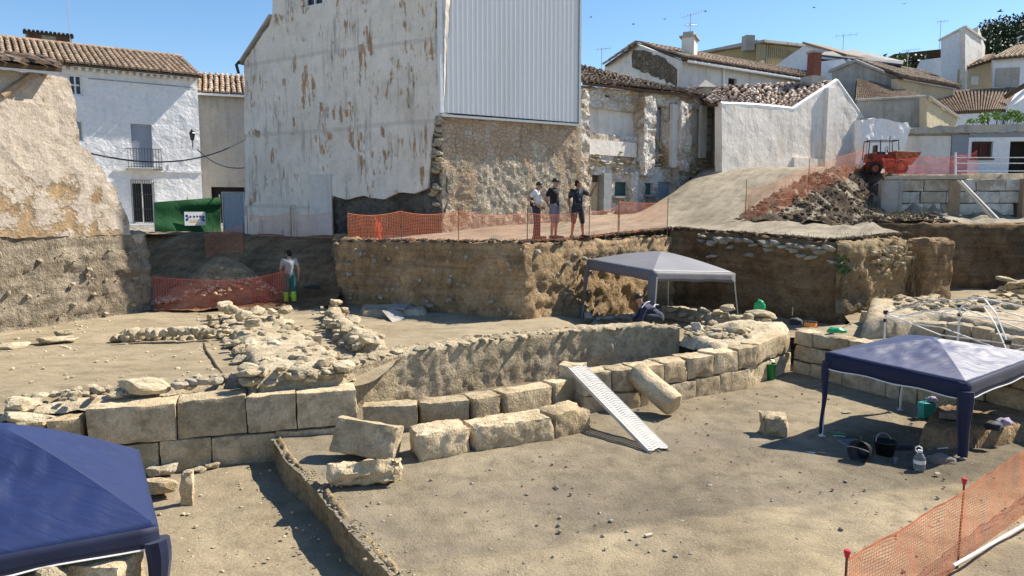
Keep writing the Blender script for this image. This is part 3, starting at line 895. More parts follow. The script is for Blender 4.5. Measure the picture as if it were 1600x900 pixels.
def course(parent, path, cuts, z0, z1, W, jit=.025, **k):
    f, L = pline(path)
    for a, b in zip(cuts[:-1], cuts[1:]):
        p, q = f(a), f(b)
        dn = (q - p).normalized(); n = Vector((-dn.y, dn.x, 0)); j = n * rnd.uniform(-jit, jit)
        block(parent, p + j, q + j, z0, z1 + rnd.uniform(-.02, .02), W * rnd.uniform(.93, 1.07), **k)
def along(p0, p1, u, v, z):
    q = G(u, v, z); a = Vector((p0[0], p0[1])); d = (Vector((p1[0], p1[1])) - a).normalized()
    return (Vector((q.x, q.y)) - a).dot(d)

# ------------------------------------------------------------------ big ashlar wall on the left
wa, wb = G(60, 643, .78), G(557, 607, .78)
dirw = (wb - wa).normalized(); wa = wa - dirw * 1.6
t = thing('ashlar_wall', 'long wall of big cream stone blocks in two courses, left of the fallen blocks', 'stone wall', (wa.x, wa.y, 0))
W0 = (wa.x, wa.y); W1 = (wb.x, wb.y)
cut = [along(W0, W1, u, v, .78) for u, v in [(133, 638), (274, 628), (384, 620), (463, 614), (557, 607)]]
course(t, [W0, W1], cut, .12, .78, .62, r=.02, chip=.03, jit=.018)
cutb = [along(W0, W1, u, v, .12) for u, v in [(90, 700), (190, 692), (248, 688), (329, 682), (430, 673), (532, 664)]]
course(t, [W0, W1], cutb + [cut[-1] - .02], -.55, .115, .64, r=.02, chip=.022, jit=.012)
c2 = [along(W0, W1, u, 648, .62) for u in (-60, 20, 78, 131)]
course(t, [W0, W1], c2, .12, .62, .5, r=.05, chip=.08)
bank('trench_bank', [(-17, 8.3), (-12, 10.2), (wa.x + .1, wa.y + .25)], -.5, .66, M['bank_pale'], .14, .08, .1, .4, seed=52)
# ------------------------------------------------------------------ rear row of single blocks
def row(name, label, pts, z0, z1, W, zt=None, **k):
    P = [G(u, v, z1) for u, v in pts]
    t = thing(name, label, 'stone wall', (P[0].x, P[0].y, 0))
    return t, P
rear = [(563, 634), (654, 631), (737, 625), (787, 618), (866, 604), (935, 588)]
t, P = row('block_row', 'rear row of cream blocks set end to end against the curved earth wall', rear, 0, .50, .5)
gaps = .03
for i in range(5):
    a, b = P[i], P[i + 1]; dd = (b - a).normalized() * gaps
    block(t, a + dd, b - dd, -.06, .50 + (-.02, 0, .02, .03, .06)[i], (.42, .45, .5, .42, .4)[i], r=.03, chip=.04)
front = [(651, 690), (738, 674), (868, 655), (925, 642)]
P = [G(u, v, .43) for u, v in [(655, 681), (740, 668), (868, 650), (925, 637)]]
t = thing('block_row', 'front row of three rough cream blocks lying on the pit floor', 'stone wall', (P[0].x, P[0].y, 0))
for i in range(3):
    a, b = P[i], P[i + 1]; dd = (b - a).normalized() * .012
    block(t, a + dd, b - dd, -.05, (.45, .43, .46)[i], (.62, .58, .60)[i], r=.06, chip=.11, amp=.03)
# ------------------------------------------------------------------ fallen blocks, each one a thing
def lone(name, label, c, dims, rot, group=None, **k):
    bseed[0] += 1
    me = block_mesh(*dims, M['ashlar'], bseed[0], **k)
    o = link(name, me, None, c, rot)
    return tag(o, label, 'stone block', group)
c = G(572, 690, .28); lone('fallen_block', 'tilted smooth block leaning at the left end of the front block row', (c.x, c.y + .1, .30), (1.05, .42, .56), (R(-14), R(9), R(-4)), r=.035, chip=.05)
c = G(570, 738, .17); lone('fallen_block', 'hollowed cream block lying flat at the corner of the cut earth step', (c.x, c.y, .17), (1.05, .34, .36), (R(-18), R(-3), R(8)), r=.09, chip=.14, amp=.05)
B = MB(); prof = [(0, 0), (.17, 0), (.215, .015), (.235, .05)] + [(.24, .05 + 1.27 * k / 22) for k in range(1, 22)] + [(.235, 1.33), (.21, 1.365), (.15, 1.375), (0, 1.375)]
B.lathe(prof, n=34)
for v in B.v:
    rad = Vector((v.x, v.y, 0)); q = 1 + .05 * fbm(v, 1.6, 4) + .035 * fbm(v, 6, 3) - .10 * max(0, noise.noise(v * 2.4 + Vector((4, 0, 0))))
    v.x *= q * 1.08; v.y *= q; v.z = v.z * .80 + .03 * noise.noise(v * 4)
o = clean(B.build('column_drum', M['ashlar'], None, True)); o.data.set_sharp_from_angle(angle=R(40))
dA, dB = Vector((2.47, 14.55, .72)), Vector((3.10, 13.85, .255)); o.rotation_euler = (dB - dA).to_track_quat('Z', 'Y').to_euler(); o.location = dA
tag(o, 'rounded grey column piece propped at a slant right of the metal plank', 'stone block')
c = G(1208, 664, .16); lone('fallen_block', 'small squarish boulder alone on the open pit floor', (c.x, c.y, .17), (.46, .40, .40), (R(6), R(-4), R(-14)), r=.07, chip=.14, amp=.045)
me = block_mesh(1.25, .9, 2.3, M['bank'], 611, n=.09, soft=.12, chip=.12, amp=.05)
tag(link('earth_pillar', me, None, (13.35, 23.5, 1.9), (0, 0, R(24))), 'square pillar of uncut earth beside the dark cutting at the right', 'earth block')
P = [G(905, 588, .78), G(972, 580, .80), G(1005, 572, .82)]
# ------------------------------------------------------------------ curved ashlar wall in the middle
cur = [(872, 572, .80), (912, 583, .80), (975, 577, .82), (1040, 567, .84), (1120, 552, .90), (1185, 537, .98), (1238, 512, 1.08)]
P = [G(*c) for c in cur]
t = thing('curved_ashlar_wall', 'curved two course wall of weathered blocks running to the shaded corner', 'stone wall', (P[2].x, P[2].y, 0))
path = [(p.x, p.y) for p in P[1:]]
f, L = pline(path)
cuts = [0, .62, 1.15, 1.9, 2.55, 3.3, 4.05, 4.7, L]
for i, (a, b) in enumerate(zip(cuts[:-1], cuts[1:])):
    p, q = f(a), f(b); zt = lerp(.80, 1.06, (a / L) ** 1.3) + rnd.uniform(-.012, .012)
    block(t, p, q, zt - .47, zt, .55, r=.02, chip=.05, amp=.016)
cuts = [0, .5, 1.3, 1.95, 2.8, 3.5, 4.4, L]
for a, b in zip(cuts[:-1], cuts[1:]):
    p, q = f(a), f(b); zt = lerp(.33, .59, (a / L) ** 1.3) - .01
    block(t, p, q, -.08, zt, .565, r=.02, chip=.03, amp=.014)
a, b = P[0], G(909, 572, .84); block(t, a, b, 0, .84, .42, r=.05, chip=.07)
# ------------------------------------------------------------------ straight wall on the right, behind the blue canopy
ra, rb = G(1241, 514, 1.08), G(1440, 550, 1.08)
dr = (rb - ra).normalized(); re = ra + dr * 8.2
t = thing('east_ashlar_wall', 'shaded straight ashlar wall with sunlit top behind the blue canopy', 'stone wall', (ra.x, ra.y, 0))
path = [(ra.x, ra.y), (re.x, re.y)]
course(t, path, [0, .55, 1.55, 2.2, 3.1, 3.9, 5.0, 5.9, 7.0, 8.2], .72, 1.08, .5, r=.03, chip=.06, amp=.016)
course(t, path, [0, .9, 1.7, 2.9, 3.6, 4.5, 5.3, 6.4, 7.3, 8.2], .34, .71, .55, r=.03, chip=.05)
course(t, path, [0, .5, 1.4, 2.5, 3.2, 4.2, 5.1, 6.0, 7.1, 8.2], -.08, .33, .55, r=.03, chip=.05)

# ------------------------------------------------------------------ rubble walls: an earthy core with stones set in it
def mound(name, poly, z0, z1, m, parent=None, res=.1, rough=.05, seed=1, slope=.18, zf=None):
    """a closed lump on a plan outline: flat-topped core with battered, uneven sides"""
    V, T, L = tri2d(poly, [], res, seed=seed)
    B = np.array(sample_loop(poly, res * .5))
    vs = []
    for x, y in V:
        d = math.sqrt(((B - (x, y)) ** 2).sum(1).min())
        top = zf(x, y) if zf else z1
        z = lerp(z0, top, sm(0, slope, d) ** .6) + rough * fbm((x, y, seed), 2.2, 4) + rough * .6 * fbm((x, y, seed), 7, 3)
        j = Vector((x, y, z))
        q = slope * .5 * noise.noise(Vector((x * 4, y * 4, z * 4)))
        vs.append((x + q * .3, y + q * .3, z))
    fs = []
    for tr in T:
        a, b, c = V[tr]
        cr = (b[0] - a[0]) * (c[1] - a[1]) - (b[1] - a[1]) * (c[0] - a[0])
        fs.append(tuple(int(i) for i in (tr if cr > 0 else tr[::-1])))
    me = mesh(name, vs, fs, m, True)
    o = link(name, me, parent)
    if parent: o.location = -parent.location
    return o
def strip_poly(path, w):
    P = [Vector((p[0], p[1])) for p in path]; l = []; r = []
    for i, p in enumerate(P):
        d = (P[min(i + 1, len(P) - 1)] - P[max(i - 1, 0)]).normalized(); n = Vector((-d.y, d.x))
        ww = w[i] if isinstance(w, (list, tuple)) else w
        l.append(p + n * ww / 2); r.append(p - n * ww / 2)
    return [tuple(p) for p in l + r[::-1]]
def rubble_wall_thing(name, label, path, w, z0, z1, count, size, mat='stone', core='core', seed=1, face=.0, top=True, kind='flat'):
    t = thing(name, label, 'ruined wall', (path[0][0], path[0][1], z0))
    mound('wall_core', strip_poly(path, w), z0 - .15, z1 - .07, M[core], t, .11, .045, seed)
    f, L = pline(path); rr = random.Random(seed)
    ww = w if not isinstance(w, (list, tuple)) else sum(w) / len(w)
    placed = []; tries = 0
    while len(placed) < count and tries < count * 30:
        tries += 1
        s = rr.uniform(0, L); q = f(s); d = (f(min(L, s + .1)) - f(max(0, s - .1))).normalized(); n = Vector((-d.y, d.x, 0))
        on_face = rr.random() < face
        e = rr.uniform(-.5, .5) * ww if not on_face else rr.choice((-.5, -.5, .5)) * ww
        z = (z1 - .10 + rr.uniform(-.05, .03)) if not on_face else rr.uniform(z0 + .05, z1 - .12)
        p = q + n * e + Vector((0, 0, z))
        sz = size * rr.uniform(.65, 1.55)
        if any((p - pp).length < (sz + ss) * .40 for pp, ss in placed): continue
        placed.append((p, sz))
        stone(t, p, (sz * rr.uniform(.95, 1.35), sz * rr.uniform(.8, 1.05), sz * rr.uniform(.7, 1.05)), mat, kind if rr.random() < .6 else 'round', rz=math.atan2(d.y, d.x) + rr.choice((0, 0, 1.57)))
    return t
# wide wall stump running back from the ashlar wall
pw = [G2(470, 574, 1.15), G2(452, 545, 1.2), G2(425, 520, 1.22), G2(400, 497, 1.25), G2(378, 481, 1.3)]
tw = rubble_wall_thing('ruined_wall', 'wide stump of rubble wall beside the sunlit room floor', pw, [1.75, 1.75, 1.7, 1.6, 1.5], .85, 1.22, 150, .30, seed=21, face=.36)
rr = random.Random(14)
d0_ = (Vector(pw[1]) - Vector(pw[0])).normalized(); n0_ = Vector((-d0_.y, d0_.x))
for i in range(30):
    q = Vector(pw[0]) + n0_ * rr.uniform(-.9, .9) - d0_ * rr.uniform(-.12, .06); z = rr.uniform(.88, 1.2); s = rr.uniform(.2, .4)
    stone(tw, (q.x, q.y, z), (s * 1.2, s * .8, s * .75), 'stone', 'flat', rz=rr.choice((0, .4)))
for u, v, s in [(362, 484, .55), (380, 492, .5), (405, 486, .48), (447, 483, .5), (425, 487, .34), (395, 505, .42)]:
    p = G(u, v, 1.38); stone(tw, p, (s * 1.25, s * .8, s * .7), 'stone', 'round')
p = G(350, 480, 1.3); stone(tw, p, (.5, .4, .62), 'stone', 'flat')
# narrow curving wall
pn = [G2(520, 478, 1.25), G2(525, 490, 1.22), G2(540, 506, 1.2), G2(562, 522, 1.18), G2(590, 536, 1.15)]
tn = rubble_wall_thing('ruined_wall', 'narrow curving stub of rough wall at the left end of the shaded floor', pn, .62, .85, 1.32, 60, .25, seed=22, face=.45)
stone(tn, G(526, 472, 1.38), (.42, .38, .34), 'stone', 'round')
# the long curved earth wall with its stony top
ap = [G2(500, 583, .92), G2(560, 566, .98), G2(620, 552, 1.02), G2(700, 541, 1.06), G2(760, 533, 1.07), G2(830, 525, 1.07), G2(910, 518, 1.05), G2(990, 514, 1.03), G2(1062, 517, 1.02)]
ta = thing('curved_earth_wall', 'long curved wall of packed earth and mortar with a stony top edge', 'ruined wall', (ap[0][0], ap[0][1], .1))
f, L = pline(ap)
oface = bank('wall_face', ap, .0, lambda a: lerp(.92, 1.05, sm(0, L * .4, a)), M['earthwall'], .05, .035, .04, .55, seed=23, kind=None, rs=3.4, parent=ta)
oface.location = -ta.location
rr = random.Random(5); placed = []
for k in range(3000):
    s = rr.uniform(0, L); q = f(s); d = (f(min(L, s + .1)) - f(max(0, s - .1))).normalized(); n = Vector((-d.y, d.x, 0))
    e = rr.uniform(.07, .62); z = lerp(.92, 1.05, sm(0, L * .4, s)) + .02
    p = q + n * e + Vector((0, 0, z)); sz = rr.uniform(.10, .30) * (1.2 if e < .2 else .9)
    if len(placed) >= 230: break
    if any((p - pp).length < (sz + ss) * .42 for pp, ss in placed): continue
    placed.append((p, sz)); stone(ta, p, (sz * 1.25, sz * .9, sz * .6), 'stone', 'flat' if rr.random() < .6 else 'round')
p = G(1090, 513, 1.08); stone(ta, p, (.42, .34, .42), 'stone_grey', 'round')
# loose packing stones between the room floor and the ashlar wall
tp = thing('packing_stones', 'line of small stones packed behind the top of the big ashlar wall', 'ruined wall', (-5, 13, .8))
rr = random.Random(8)
for i in range(64):
    u = rr.uniform(10, 470); v = lerp(634, 584, (u - 10) / 460) + rr.uniform(-13, 2)
    p = G(u, v, .86); stone(tp, p, rr.uniform(.13, .32), 'stone', 'flat')
for u, v, s in [(282, 601, .30), (300, 598, .26), (318, 597, .27), (338, 594, .30), (356, 591, .22), (372, 589, .33), (390, 586, .28), (452, 578, .34), (478, 577, .33)]:
    stone(tp, G(u, v, .93), (s * 1.1, s * .85, s * .95), 'stone_grey', 'flat', rz=.35)
mound('stone_bed', strip_poly([G2(0, 634, .84), G2(140, 619, .84), G2(300, 598, .84), G2(480, 577, .84)], .42), .66, .82, M['core'], tp, .1, .05, 31)
def bigstone(label, u, v, z, size, rz=0.0, mat='stone', kind='round', tilt=.1):
    o = stone(None, G(u, v, z), size, mat, kind, rz=rz, tilt=tilt, name='boulder')
    return tag(o, label, 'stone')
bigstone('large pale rounded boulder on the floor edge above the ashlar wall', 222, 600, .98, (1.0, .62, .42), .25)
bigstone('smooth pale boulder at the foot of the wide ruined wall', 404, 578, 1.02, (.72, .48, .36), .3)
bigstone('broad flat stone on the left edge behind the blue canopy', 32, 632, .93, (.62, .5, .32), .1)
bigstone('squared pale slab beside the blue canopy, left of the ashlar wall', 40, 652, .80, (.85, .5, .28), .25, kind='flat')
bigstone('long flat boulder lying at the foot of the left earth bank', 86, 531, 1.0, (1.0, .5, .34), .35, kind='flat')
bigstone('low pointed slab lying flat beside the long boulder under the left bank', 20, 540, .95, (.85, .6, .36), .3, kind='flat')
bigstone('small stone resting on the long boulder under the left earth bank', 98, 519, 1.15, (.5, .3, .22), .3)
# two-course row of cobbles at the back of the room
tr = thing('stone_row', 'low row of rounded cobbles in two courses at the back of the room floor', 'ruined wall', (-9.5, 18.8, .9))
for k, (v, z, n) in enumerate([(527, .98, 12), (519, 1.17, 12)]):
    for i in range(n):
        u = lerp(182 + 14 * k, 328, i / (n - 1)); s = rnd.uniform(.21, .31)
        p = G(u, v - 3 * (u - 180) / 150 + 2, z); p.y += .08 * k
        stone(tr, p, (s * 1.2, s * 1.1, s * 1.15), 'stone', 'round')
mound('stone_bed', strip_poly([G2(180, 522, 1.0), G2(332, 514, 1.0)], .4), .8, 1.12, M['core'], tr, .1, .03, 32)
# walls inside the excavation behind the grey canopy
a0, a1 = G2(918, 500, .85), G2(1012, 495, .85)
rubble_wall_thing('ruined_wall', 'low wall in the shade under the left half of the grey canopy', [a0, a1], .45, .45, 1.02, 22, .3, 'stone_grey', seed=24, face=.5)
a0, a1, a2 = G2(1040, 476, 1.05), G2(1110, 486, 1.05), G2(1205, 497, 1.05)
tb = rubble_wall_thing('ruined_wall', 'low rubble wall right of the grey canopy with a green bag on it', [a0, a1, a2], .62, .45, 1.08, 44, .33, 'stone', seed=25, face=.45)
stone(tb, G(1190, 491, 1.12), (.95, .5, .32), 'stone', 'round', rz=-.2)
stone(tb, G(1137, 481, 1.22), (.5, .35, .26), 'stone', 'round', rz=-.2)
tc = thing('rubble_heap', 'loose stones behind the curved ashlar wall by the grey canopy', 'stones', (5, 18.3, .9))
for i in range(44):
    u = rnd.uniform(1075, 1175); v = lerp(512, 528, rnd.random()); stone(tc, G(u, v, 1.02), rnd.uniform(.14, .36), 'stone', 'flat')
stone(tc, G(1150, 515, 1.12), (.72, .55, .5), 'stone', 'round')
mound('stone_bed', [G2(1060, 523, .95), G2(1120, 503, .95), G2(1200, 503, .95), G2(1235, 503, .95), G2(1190, 532, .95), G2(1120, 545, .95)], .7, .98, M['core'], tc, .12, .06, 33)
# benches of masonry at the right
bp = [(9.25, 19.7), (10.6, 18.6), (12.2, 17.2), (14.5, 15.2), (17, 13)]
tq = thing('masonry_bench', 'broad low bench of earth and stone behind the white canopy frame', 'ruined wall', (bp[0][0], bp[0][1], .6))
pt = [G2(1340, 500, 1.3), G2(1415, 500, 1.3), G2(1470, 497, 1.3), G2(1600, 520, 1.3), G2(1720, 545, 1.3), G2(1720, 498, 1.3), G2(1560, 474, 1.3), G2(1430, 466, 1.3), G2(1352, 468, 1.3)]
mound('wall_core', pt, .55, 1.36, M['core'], tq, .13, .06, 34, .22)
rr = random.Random(3)
for i in range(60):
    u = rr.uniform(1400, 1590); v = lerp(463, 483, rr.random()); stone(tq, G(u, v, 1.42), rr.uniform(.15, .42), 'stone', 'flat')
bf = [G2(1343, 487, 1.22), G2(1412, 503, 1.22), G2(1500, 508, 1.22), G2(1610, 530, 1.22)]
bff, bL = pline(bf); cc = [0]
while cc[-1] < bL - .5: cc.append(cc[-1] + rr.uniform(.55, 1.15))
for a, b in zip(cc[:-1], cc[1:]): block(tq, bff(a), bff(b), .62, 1.24 + rr.uniform(-.05, .03), .5, 'core', n=.09, r=.03, chip=.08, amp=.03)
tq2 = thing('stone_stack', 'stacked flat stones at the right edge above the masonry bench', 'ruined wall', (14, 22, .9))
for u, v, z, s in [(1575, 462, 1.25, .62), (1600, 456, 1.45, .62), (1560, 455, 1.42, .5), (1590, 442, 1.72, .65), (1572, 437, 1.85, .5), (1610, 440, 1.7, .6), (1556, 468, 1.2, .5), (1545, 474, 1.15, .4), (1600, 470, 1.2, .6), (1580, 450, 1.55, .55)]:
    stone(tq2, G(u, v, z), (s * 1.3, s, s * .5), 'stone', 'flat', rz=0)
# stones on the trench floor, lower left
tl = thing('stone_row', 'small stones in a line on the low floor at the foot of the ashlar wall', 'ruined wall', (-4.5, 11.6, TRENCH_Z))
for u, v, s in [(318, 714, .17), (303, 723, .2), (330, 727, .24), (345, 722, .16), (357, 720, .16), (240, 736, .3), (262, 733, .34), (285, 724, .2), (310, 733, .22), (274, 728, .2)]:
    stone(tl, G(u, v, TRENCH_Z + s * .3), (s * 1.35, s, s * .9), 'stone', 'flat')
b_ = bigstone('squat squared block on the low floor beside the blue canopy', 250, 762, TRENCH_Z + .16, (.66, .42, .5), .35, 'ashlar', 'flat', .05)
me = block_mesh(.19, .17, .58, M['ashlar'], 77, r=.05, chip=.06, amp=.03, n=.04)
p = G(291, 790, TRENCH_Z); tag(link('stone_post', me, None, (p.x, p.y + .06, TRENCH_Z + .26), (0, R(2), R(10))), 'upright small stone post standing on the low floor', 'stone')
tz = thing('stone_pile', 'pile of pale stones below the left blue canopy at the bottom of the photo', 'stones', (-5, 7.6, 0))
for u, v, z, s in [(20, 872, .35, .5), (60, 880, .3, .42), (5, 900, .25, .6), (115, 905, .15, .36), (45, 905, .2, .4), (-30, 880, .3, .6), (80, 895, .4, .34)]:
    stone(tz, G(u, v, z), (s * 1.2, s, s * .8), 'stone', 'round')
mound('stone_bed', [(-7.5, 6.3), (-4.3, 6.3), (-4.0, 7.4), (-5, 8.3), (-7.5, 8.3)], TRENCH_Z - .1, .18, M['core'], tz, .12, .06, 35)
pb = G(150, 872, .42); lone('cut_block', 'flat topped pale block showing below the left blue canopy', (pb.x, pb.y + .12, .18), (.66, .55, .46), (0, 0, R(-4)), r=.05, chip=.07)

# ------------------------------------------------------------------ gravel and clods nobody could count
def scatter_mesh(name, m, spots, label=None):
    base = []
    for sd in range(5):
        bm = bmesh.new(); bmesh.ops.create_icosphere(bm, subdivisions=1, radius=.5)
        for v in bm.verts: v.co *= 1 + .35 * noise.noise(v.co * 3 + Vector((sd * 9, 0, 0)))
        base.append(([v.co.copy() for v in bm.verts], [tuple(v.index for v in f.verts) for f in bm.faces])); bm.free()
    B = MB(); r2 = random.Random(4)
    for p, s in spots:
        vs, fs = r2.choice(base); Mx = Matrix.Rotation(r2.uniform(0, 6.28), 3, 'Z') @ Matrix.Diagonal((s * r2.uniform(.8, 1.3), s * r2.uniform(.7, 1.1), s * r2.uniform(.45, .8)))
        B.add([Mx @ v + Vector(p) for v in vs], fs)
    return tag(B.build(name, m), label, None, None, 'stuff')
rr = random.Random(17); sp = []
for i in range(2200):
    x, y = rr.uniform(-3, 9), rr.uniform(6, 18)
    if not inside(np.array([[x, y]]), pit_poly)[0]: continue
    sp.append(((x, y, z_pit(x, y) + .005), rr.choice((.012, .014, .016, .018, .02, .02, .025, .03, .04, .06))))
for i in range(150):   # crumbs along the cut edge
    s = rr.uniform(0, 1); k = int(s * (len(step) - 3)); a = Vector(step[k]).lerp(Vector(step[k + 1]), rr.random())
    sp.append(((a.x + abs(rr.gauss(0, .12)), a.y + rr.gauss(0, .1), .03), rr.uniform(.02, .055)))
scatter_mesh('gravel', M['stone_grey'], sp)
sp = []
for i in range(420):
    x, y = rr.uniform(-7, -.6), rr.uniform(6, 13)
    if inside(np.array([[x, y]]), trench_poly)[0] and not inside(np.array([[x, y]]), pit_poly)[0]: sp.append(((x, y, TRENCH_Z + .01), rr.choice((.02, .025, .03, .04, .06))))
for i in range(500):
    x, y = rr.uniform(-13, -3), rr.uniform(13, 23)
    if inside(np.array([[x, y]]), room_poly)[0]: sp.append(((x, y, z_room(x, y) + .01), rr.choice((.03, .04, .05, .07, .1))))
scatter_mesh('gravel', M['stone'], sp)
sp = []
for i in range(700):     # clods along the lip of the banks
    pth = [(-5.6, 23.2), (-3.5, 21.9), (.3, 20.1), (2.4, 22), (5.6, 25), (9.4, 21.2), (12.6, 23.2)]
    ff, LL = pline(pth); q = ff(rr.uniform(0, LL)); sp.append(((q.x + rr.gauss(0, .1), q.y + abs(rr.gauss(0, .35)) + .1, z_street(q.x, q.y) + .02), rr.uniform(.05, .2)))
for i in range(1500):
    u, v = rr.uniform(1180, 1400), rr.uniform(270, 350)
    y = rr.uniform(27.2, 33); x = rr.uniform(9, 16.5); dx, dy = x - 6.3, y - 26.3
    t_ = (dx * 6 + dy * 9.5) / 11.24; s_ = (dx * 9.5 - dy * 6) / 11.24
    if s_ > 1.0 + .27 * max(0, t_ - 2): sp.append(((x, y, z_rub(x, y) - .01), rr.choice((.08, .1, .14, .18, .24))))
scatter_mesh('rubble', M['scree'], sp)
sp = []
for i in range(26):
    y = rr.uniform(27.2, 33); x = rr.uniform(9, 16.5); dx, dy = x - 6.3, y - 26.3
    t_ = (dx * 6 + dy * 9.5) / 11.24; s_ = (dx * 9.5 - dy * 6) / 11.24
    if s_ > 1.0 + .27 * max(0, t_ - 2): sp.append(((x, y, z_rub(x, y) + .0), rr.choice((.12, .16, .22, .3))))
scatter_mesh('rubble', M['stone_grey'], sp)
# spoil heap behind the red net at the left
hp = [(-11.0, 22.0), (-10.2, 21.6), (-8.6, 21.9), (-7.0, 23.4), (-7.2, 24.4), (-8.8, 24.6), (-10.4, 24.2), (-11.2, 23.0)]
th = thing('spoil_heap', 'heap of stony spoil behind the red netting near the worker', 'spoil heap', (-9, 23, .95))
def zh(x, y): return 1.0 + 1.35 * math.exp(-(((x + 9.1) / 1.35) ** 2 + ((y - 23.1) / 1.1) ** 2)) + .1
mound('heap', hp, .8, 1.9, M['bank_pale'], th, .12, .1, 36, .45, zh)
B = MB()
sp = []
for i in range(700):
    x, y = rr.uniform(-11, -7), rr.uniform(21.8, 24.4)
    if inside(np.array([[x, y]]), hp)[0]: sp.append(((x, y, zh(x, y) * .96), rr.uniform(.05, .18)))
q = scatter_mesh('heap_stones', M['stone'], sp); q.parent = th; q.location = -th.location
# ================================================================== BUILDINGS
def tile_roof(parent, e0, e1, r1, r0, m, w=.21, rl=.38, jit=.0, lift=.05, kind=True, name='roof_tiles', deck=True, skip=0.0, seed=1, sag=0.0):
    """half-round clay tiles over a sloping quad e0-e1 (eave) to r0-r1 (ridge), with a boarded deck below"""
    e0, e1, r1, r0 = Vector(e0), Vector(e1), Vector(r1), Vector(r0)
    rr = random.Random(seed)
    nc = max(2, int((e1 - e0).length / w)); nr = max(2, int((r0 - e0).length / rl))
    P = lambda a, b: (e0.lerp(e1, a)).lerp(r0.lerp(r1, a), b) - Vector((0, 0, sag * math.sin(math.pi * a) * math.sin(math.pi * b)))
    N = (e1 - e0).cross(r0 - e0).normalized()
    if N.z < 0: N = -N
    vs = []; fs = []
    K = 5
    for c in range(nc):
        for r in range(nr):
            if skip and rr.random() < skip: continue
            a0, a1 = (c + .08) / nc, (c + .92) / nc
            b0, b1 = (r - .18) / nr, (r + 1.0) / nr
            ja = rr.gauss(0, jit) / nc; tl = rr.gauss(0, jit) * .5
            n0 = len(vs)
            for q, (b, tap, up) in enumerate(((b0, 1.0, .035), (b1, .82, 0.0))):
                for k in range(K):
                    an = math.pi * k / (K - 1); h = math.sin(an) * w * .42; x = -math.cos(an) * .5 * tap
                    vs.append(P((a0 + a1) / 2 + x * (a1 - a0) + ja + (tl / nc if q else 0), b) + N * (h + up + lift + rr.gauss(0, jit * .02)))
            for k in range(K - 1): fs.append((n0 + k, n0 + k + 1, n0 + K + k + 1, n0 + K + k))
            fs.append(tuple(range(n0 + K - 1, n0 - 1, -1)))
    o = link(name, mesh(name, vs, fs, m), parent)
    o.location = -parent.location
    if kind: o['kind'] = 'stuff'
    if deck:
        vs = []; fs = []; K = 8
        for lo in (.01, -.10):
            for i in range(K + 1):
                for j in range(K + 1): vs.append(P(i / K, j / K) + N * lo)
        n = (K + 1) ** 2; ix = lambda i, j: i * (K + 1) + j
        for i in range(K):
            for j in range(K):
                q = (ix(i, j), ix(i + 1, j), ix(i + 1, j + 1), ix(i, j + 1)); fs += [q, tuple(n + x for x in q[::-1])]
            for (a, b) in ((ix(i, 0), ix(i + 1, 0)), (ix(i + 1, K), ix(i, K)), (ix(0, i + 1), ix(0, i)), (ix(K, i), ix(K, i + 1))): fs.append((a, n + a, n + b, b))
        d = clean(link('roof_deck', mesh('roof_deck', vs, fs, M['wood_dark'] if deck is True else deck), parent)); d.location = -parent.location
    return o
def ridge(parent, a, b, m, r=.12, name='ridge_tiles'):
    a, b = Vector(a), Vector(b); n = max(2, int((b - a).length / .4)); B = MB()
    for i in range(n):
        p, q = a.lerp(b, i / n), a.lerp(b, (i + 1.08) / n); B.tube([p, q], [r, r * .88], 8)
    o = B.build(name, m, parent); o.location = -parent.location; o['kind'] = 'stuff'; return o
def pbox(parent, name, vp, a0, z0, a1, z1, off0, off1, m, sub=None):
    """a box set on a wall plane, from off0 to off1 out of the wall face"""
    c = [vp.pt(a0, z0, off1), vp.pt(a1, z0, off1), vp.pt(a1, z0, off0), vp.pt(a0, z0, off0), vp.pt(a0, z1, off1), vp.pt(a1, z1, off1), vp.pt(a1, z1, off0), vp.pt(a0, z1, off0)]
    root = sub or parent
    base = parent.location
    o = clean(MB().hexa(c).build(name, m, root))
    o.location = -base if sub is None else Vector()
    return o
def fit(o, t): o.location = -t.location; return o
def window(t, vp, a0, z0, a1, z1, frame, pane, rec=.14, fw=.07, mull=1, trans=0, name='window'):
    """frame with mullions as the part, pane as its sub-part"""
    B = MB()
    def bar(x0, y0, x1, y1):
        B.hexa([vp.pt(x0, y0, -rec + .03), vp.pt(x1, y0, -rec + .03), vp.pt(x1, y0, -rec - .05), vp.pt(x0, y0, -rec - .05),
                vp.pt(x0, y1, -rec + .03), vp.pt(x1, y1, -rec + .03), vp.pt(x1, y1, -rec - .05), vp.pt(x0, y1, -rec - .05)])
    bar(a0, z0, a0 + fw, z1); bar(a1 - fw, z0, a1, z1); bar(a0 + fw, z0, a1 - fw, z0 + fw); bar(a0 + fw, z1 - fw, a1 - fw, z1)
    for i in range(mull):
        x = lerp(a0, a1, (i + 1) / (mull + 1)); bar(x - fw * .4, z0 + fw, x + fw * .4, z1 - fw)
    for i in range(trans):
        z = lerp(z0, z1, (i + 1) / (trans + 1))
        xs = [a0 + fw] + [lerp(a0, a1, (q + 1) / (mull + 1)) for q in range(mull)] + [a1 - fw]
        for x0, x1 in zip(xs[:-1], xs[1:]): bar(x0 + fw * .4, z - fw * .4, x1 - fw * .4, z + fw * .4)
    w = clean(B.build(name, M[frame], t)); fit(w, t)
    pbox(t, 'pane', vp, a0, z0, a1, z1, -rec - .09, -rec - .06, M[pane], sub=w)
    return w
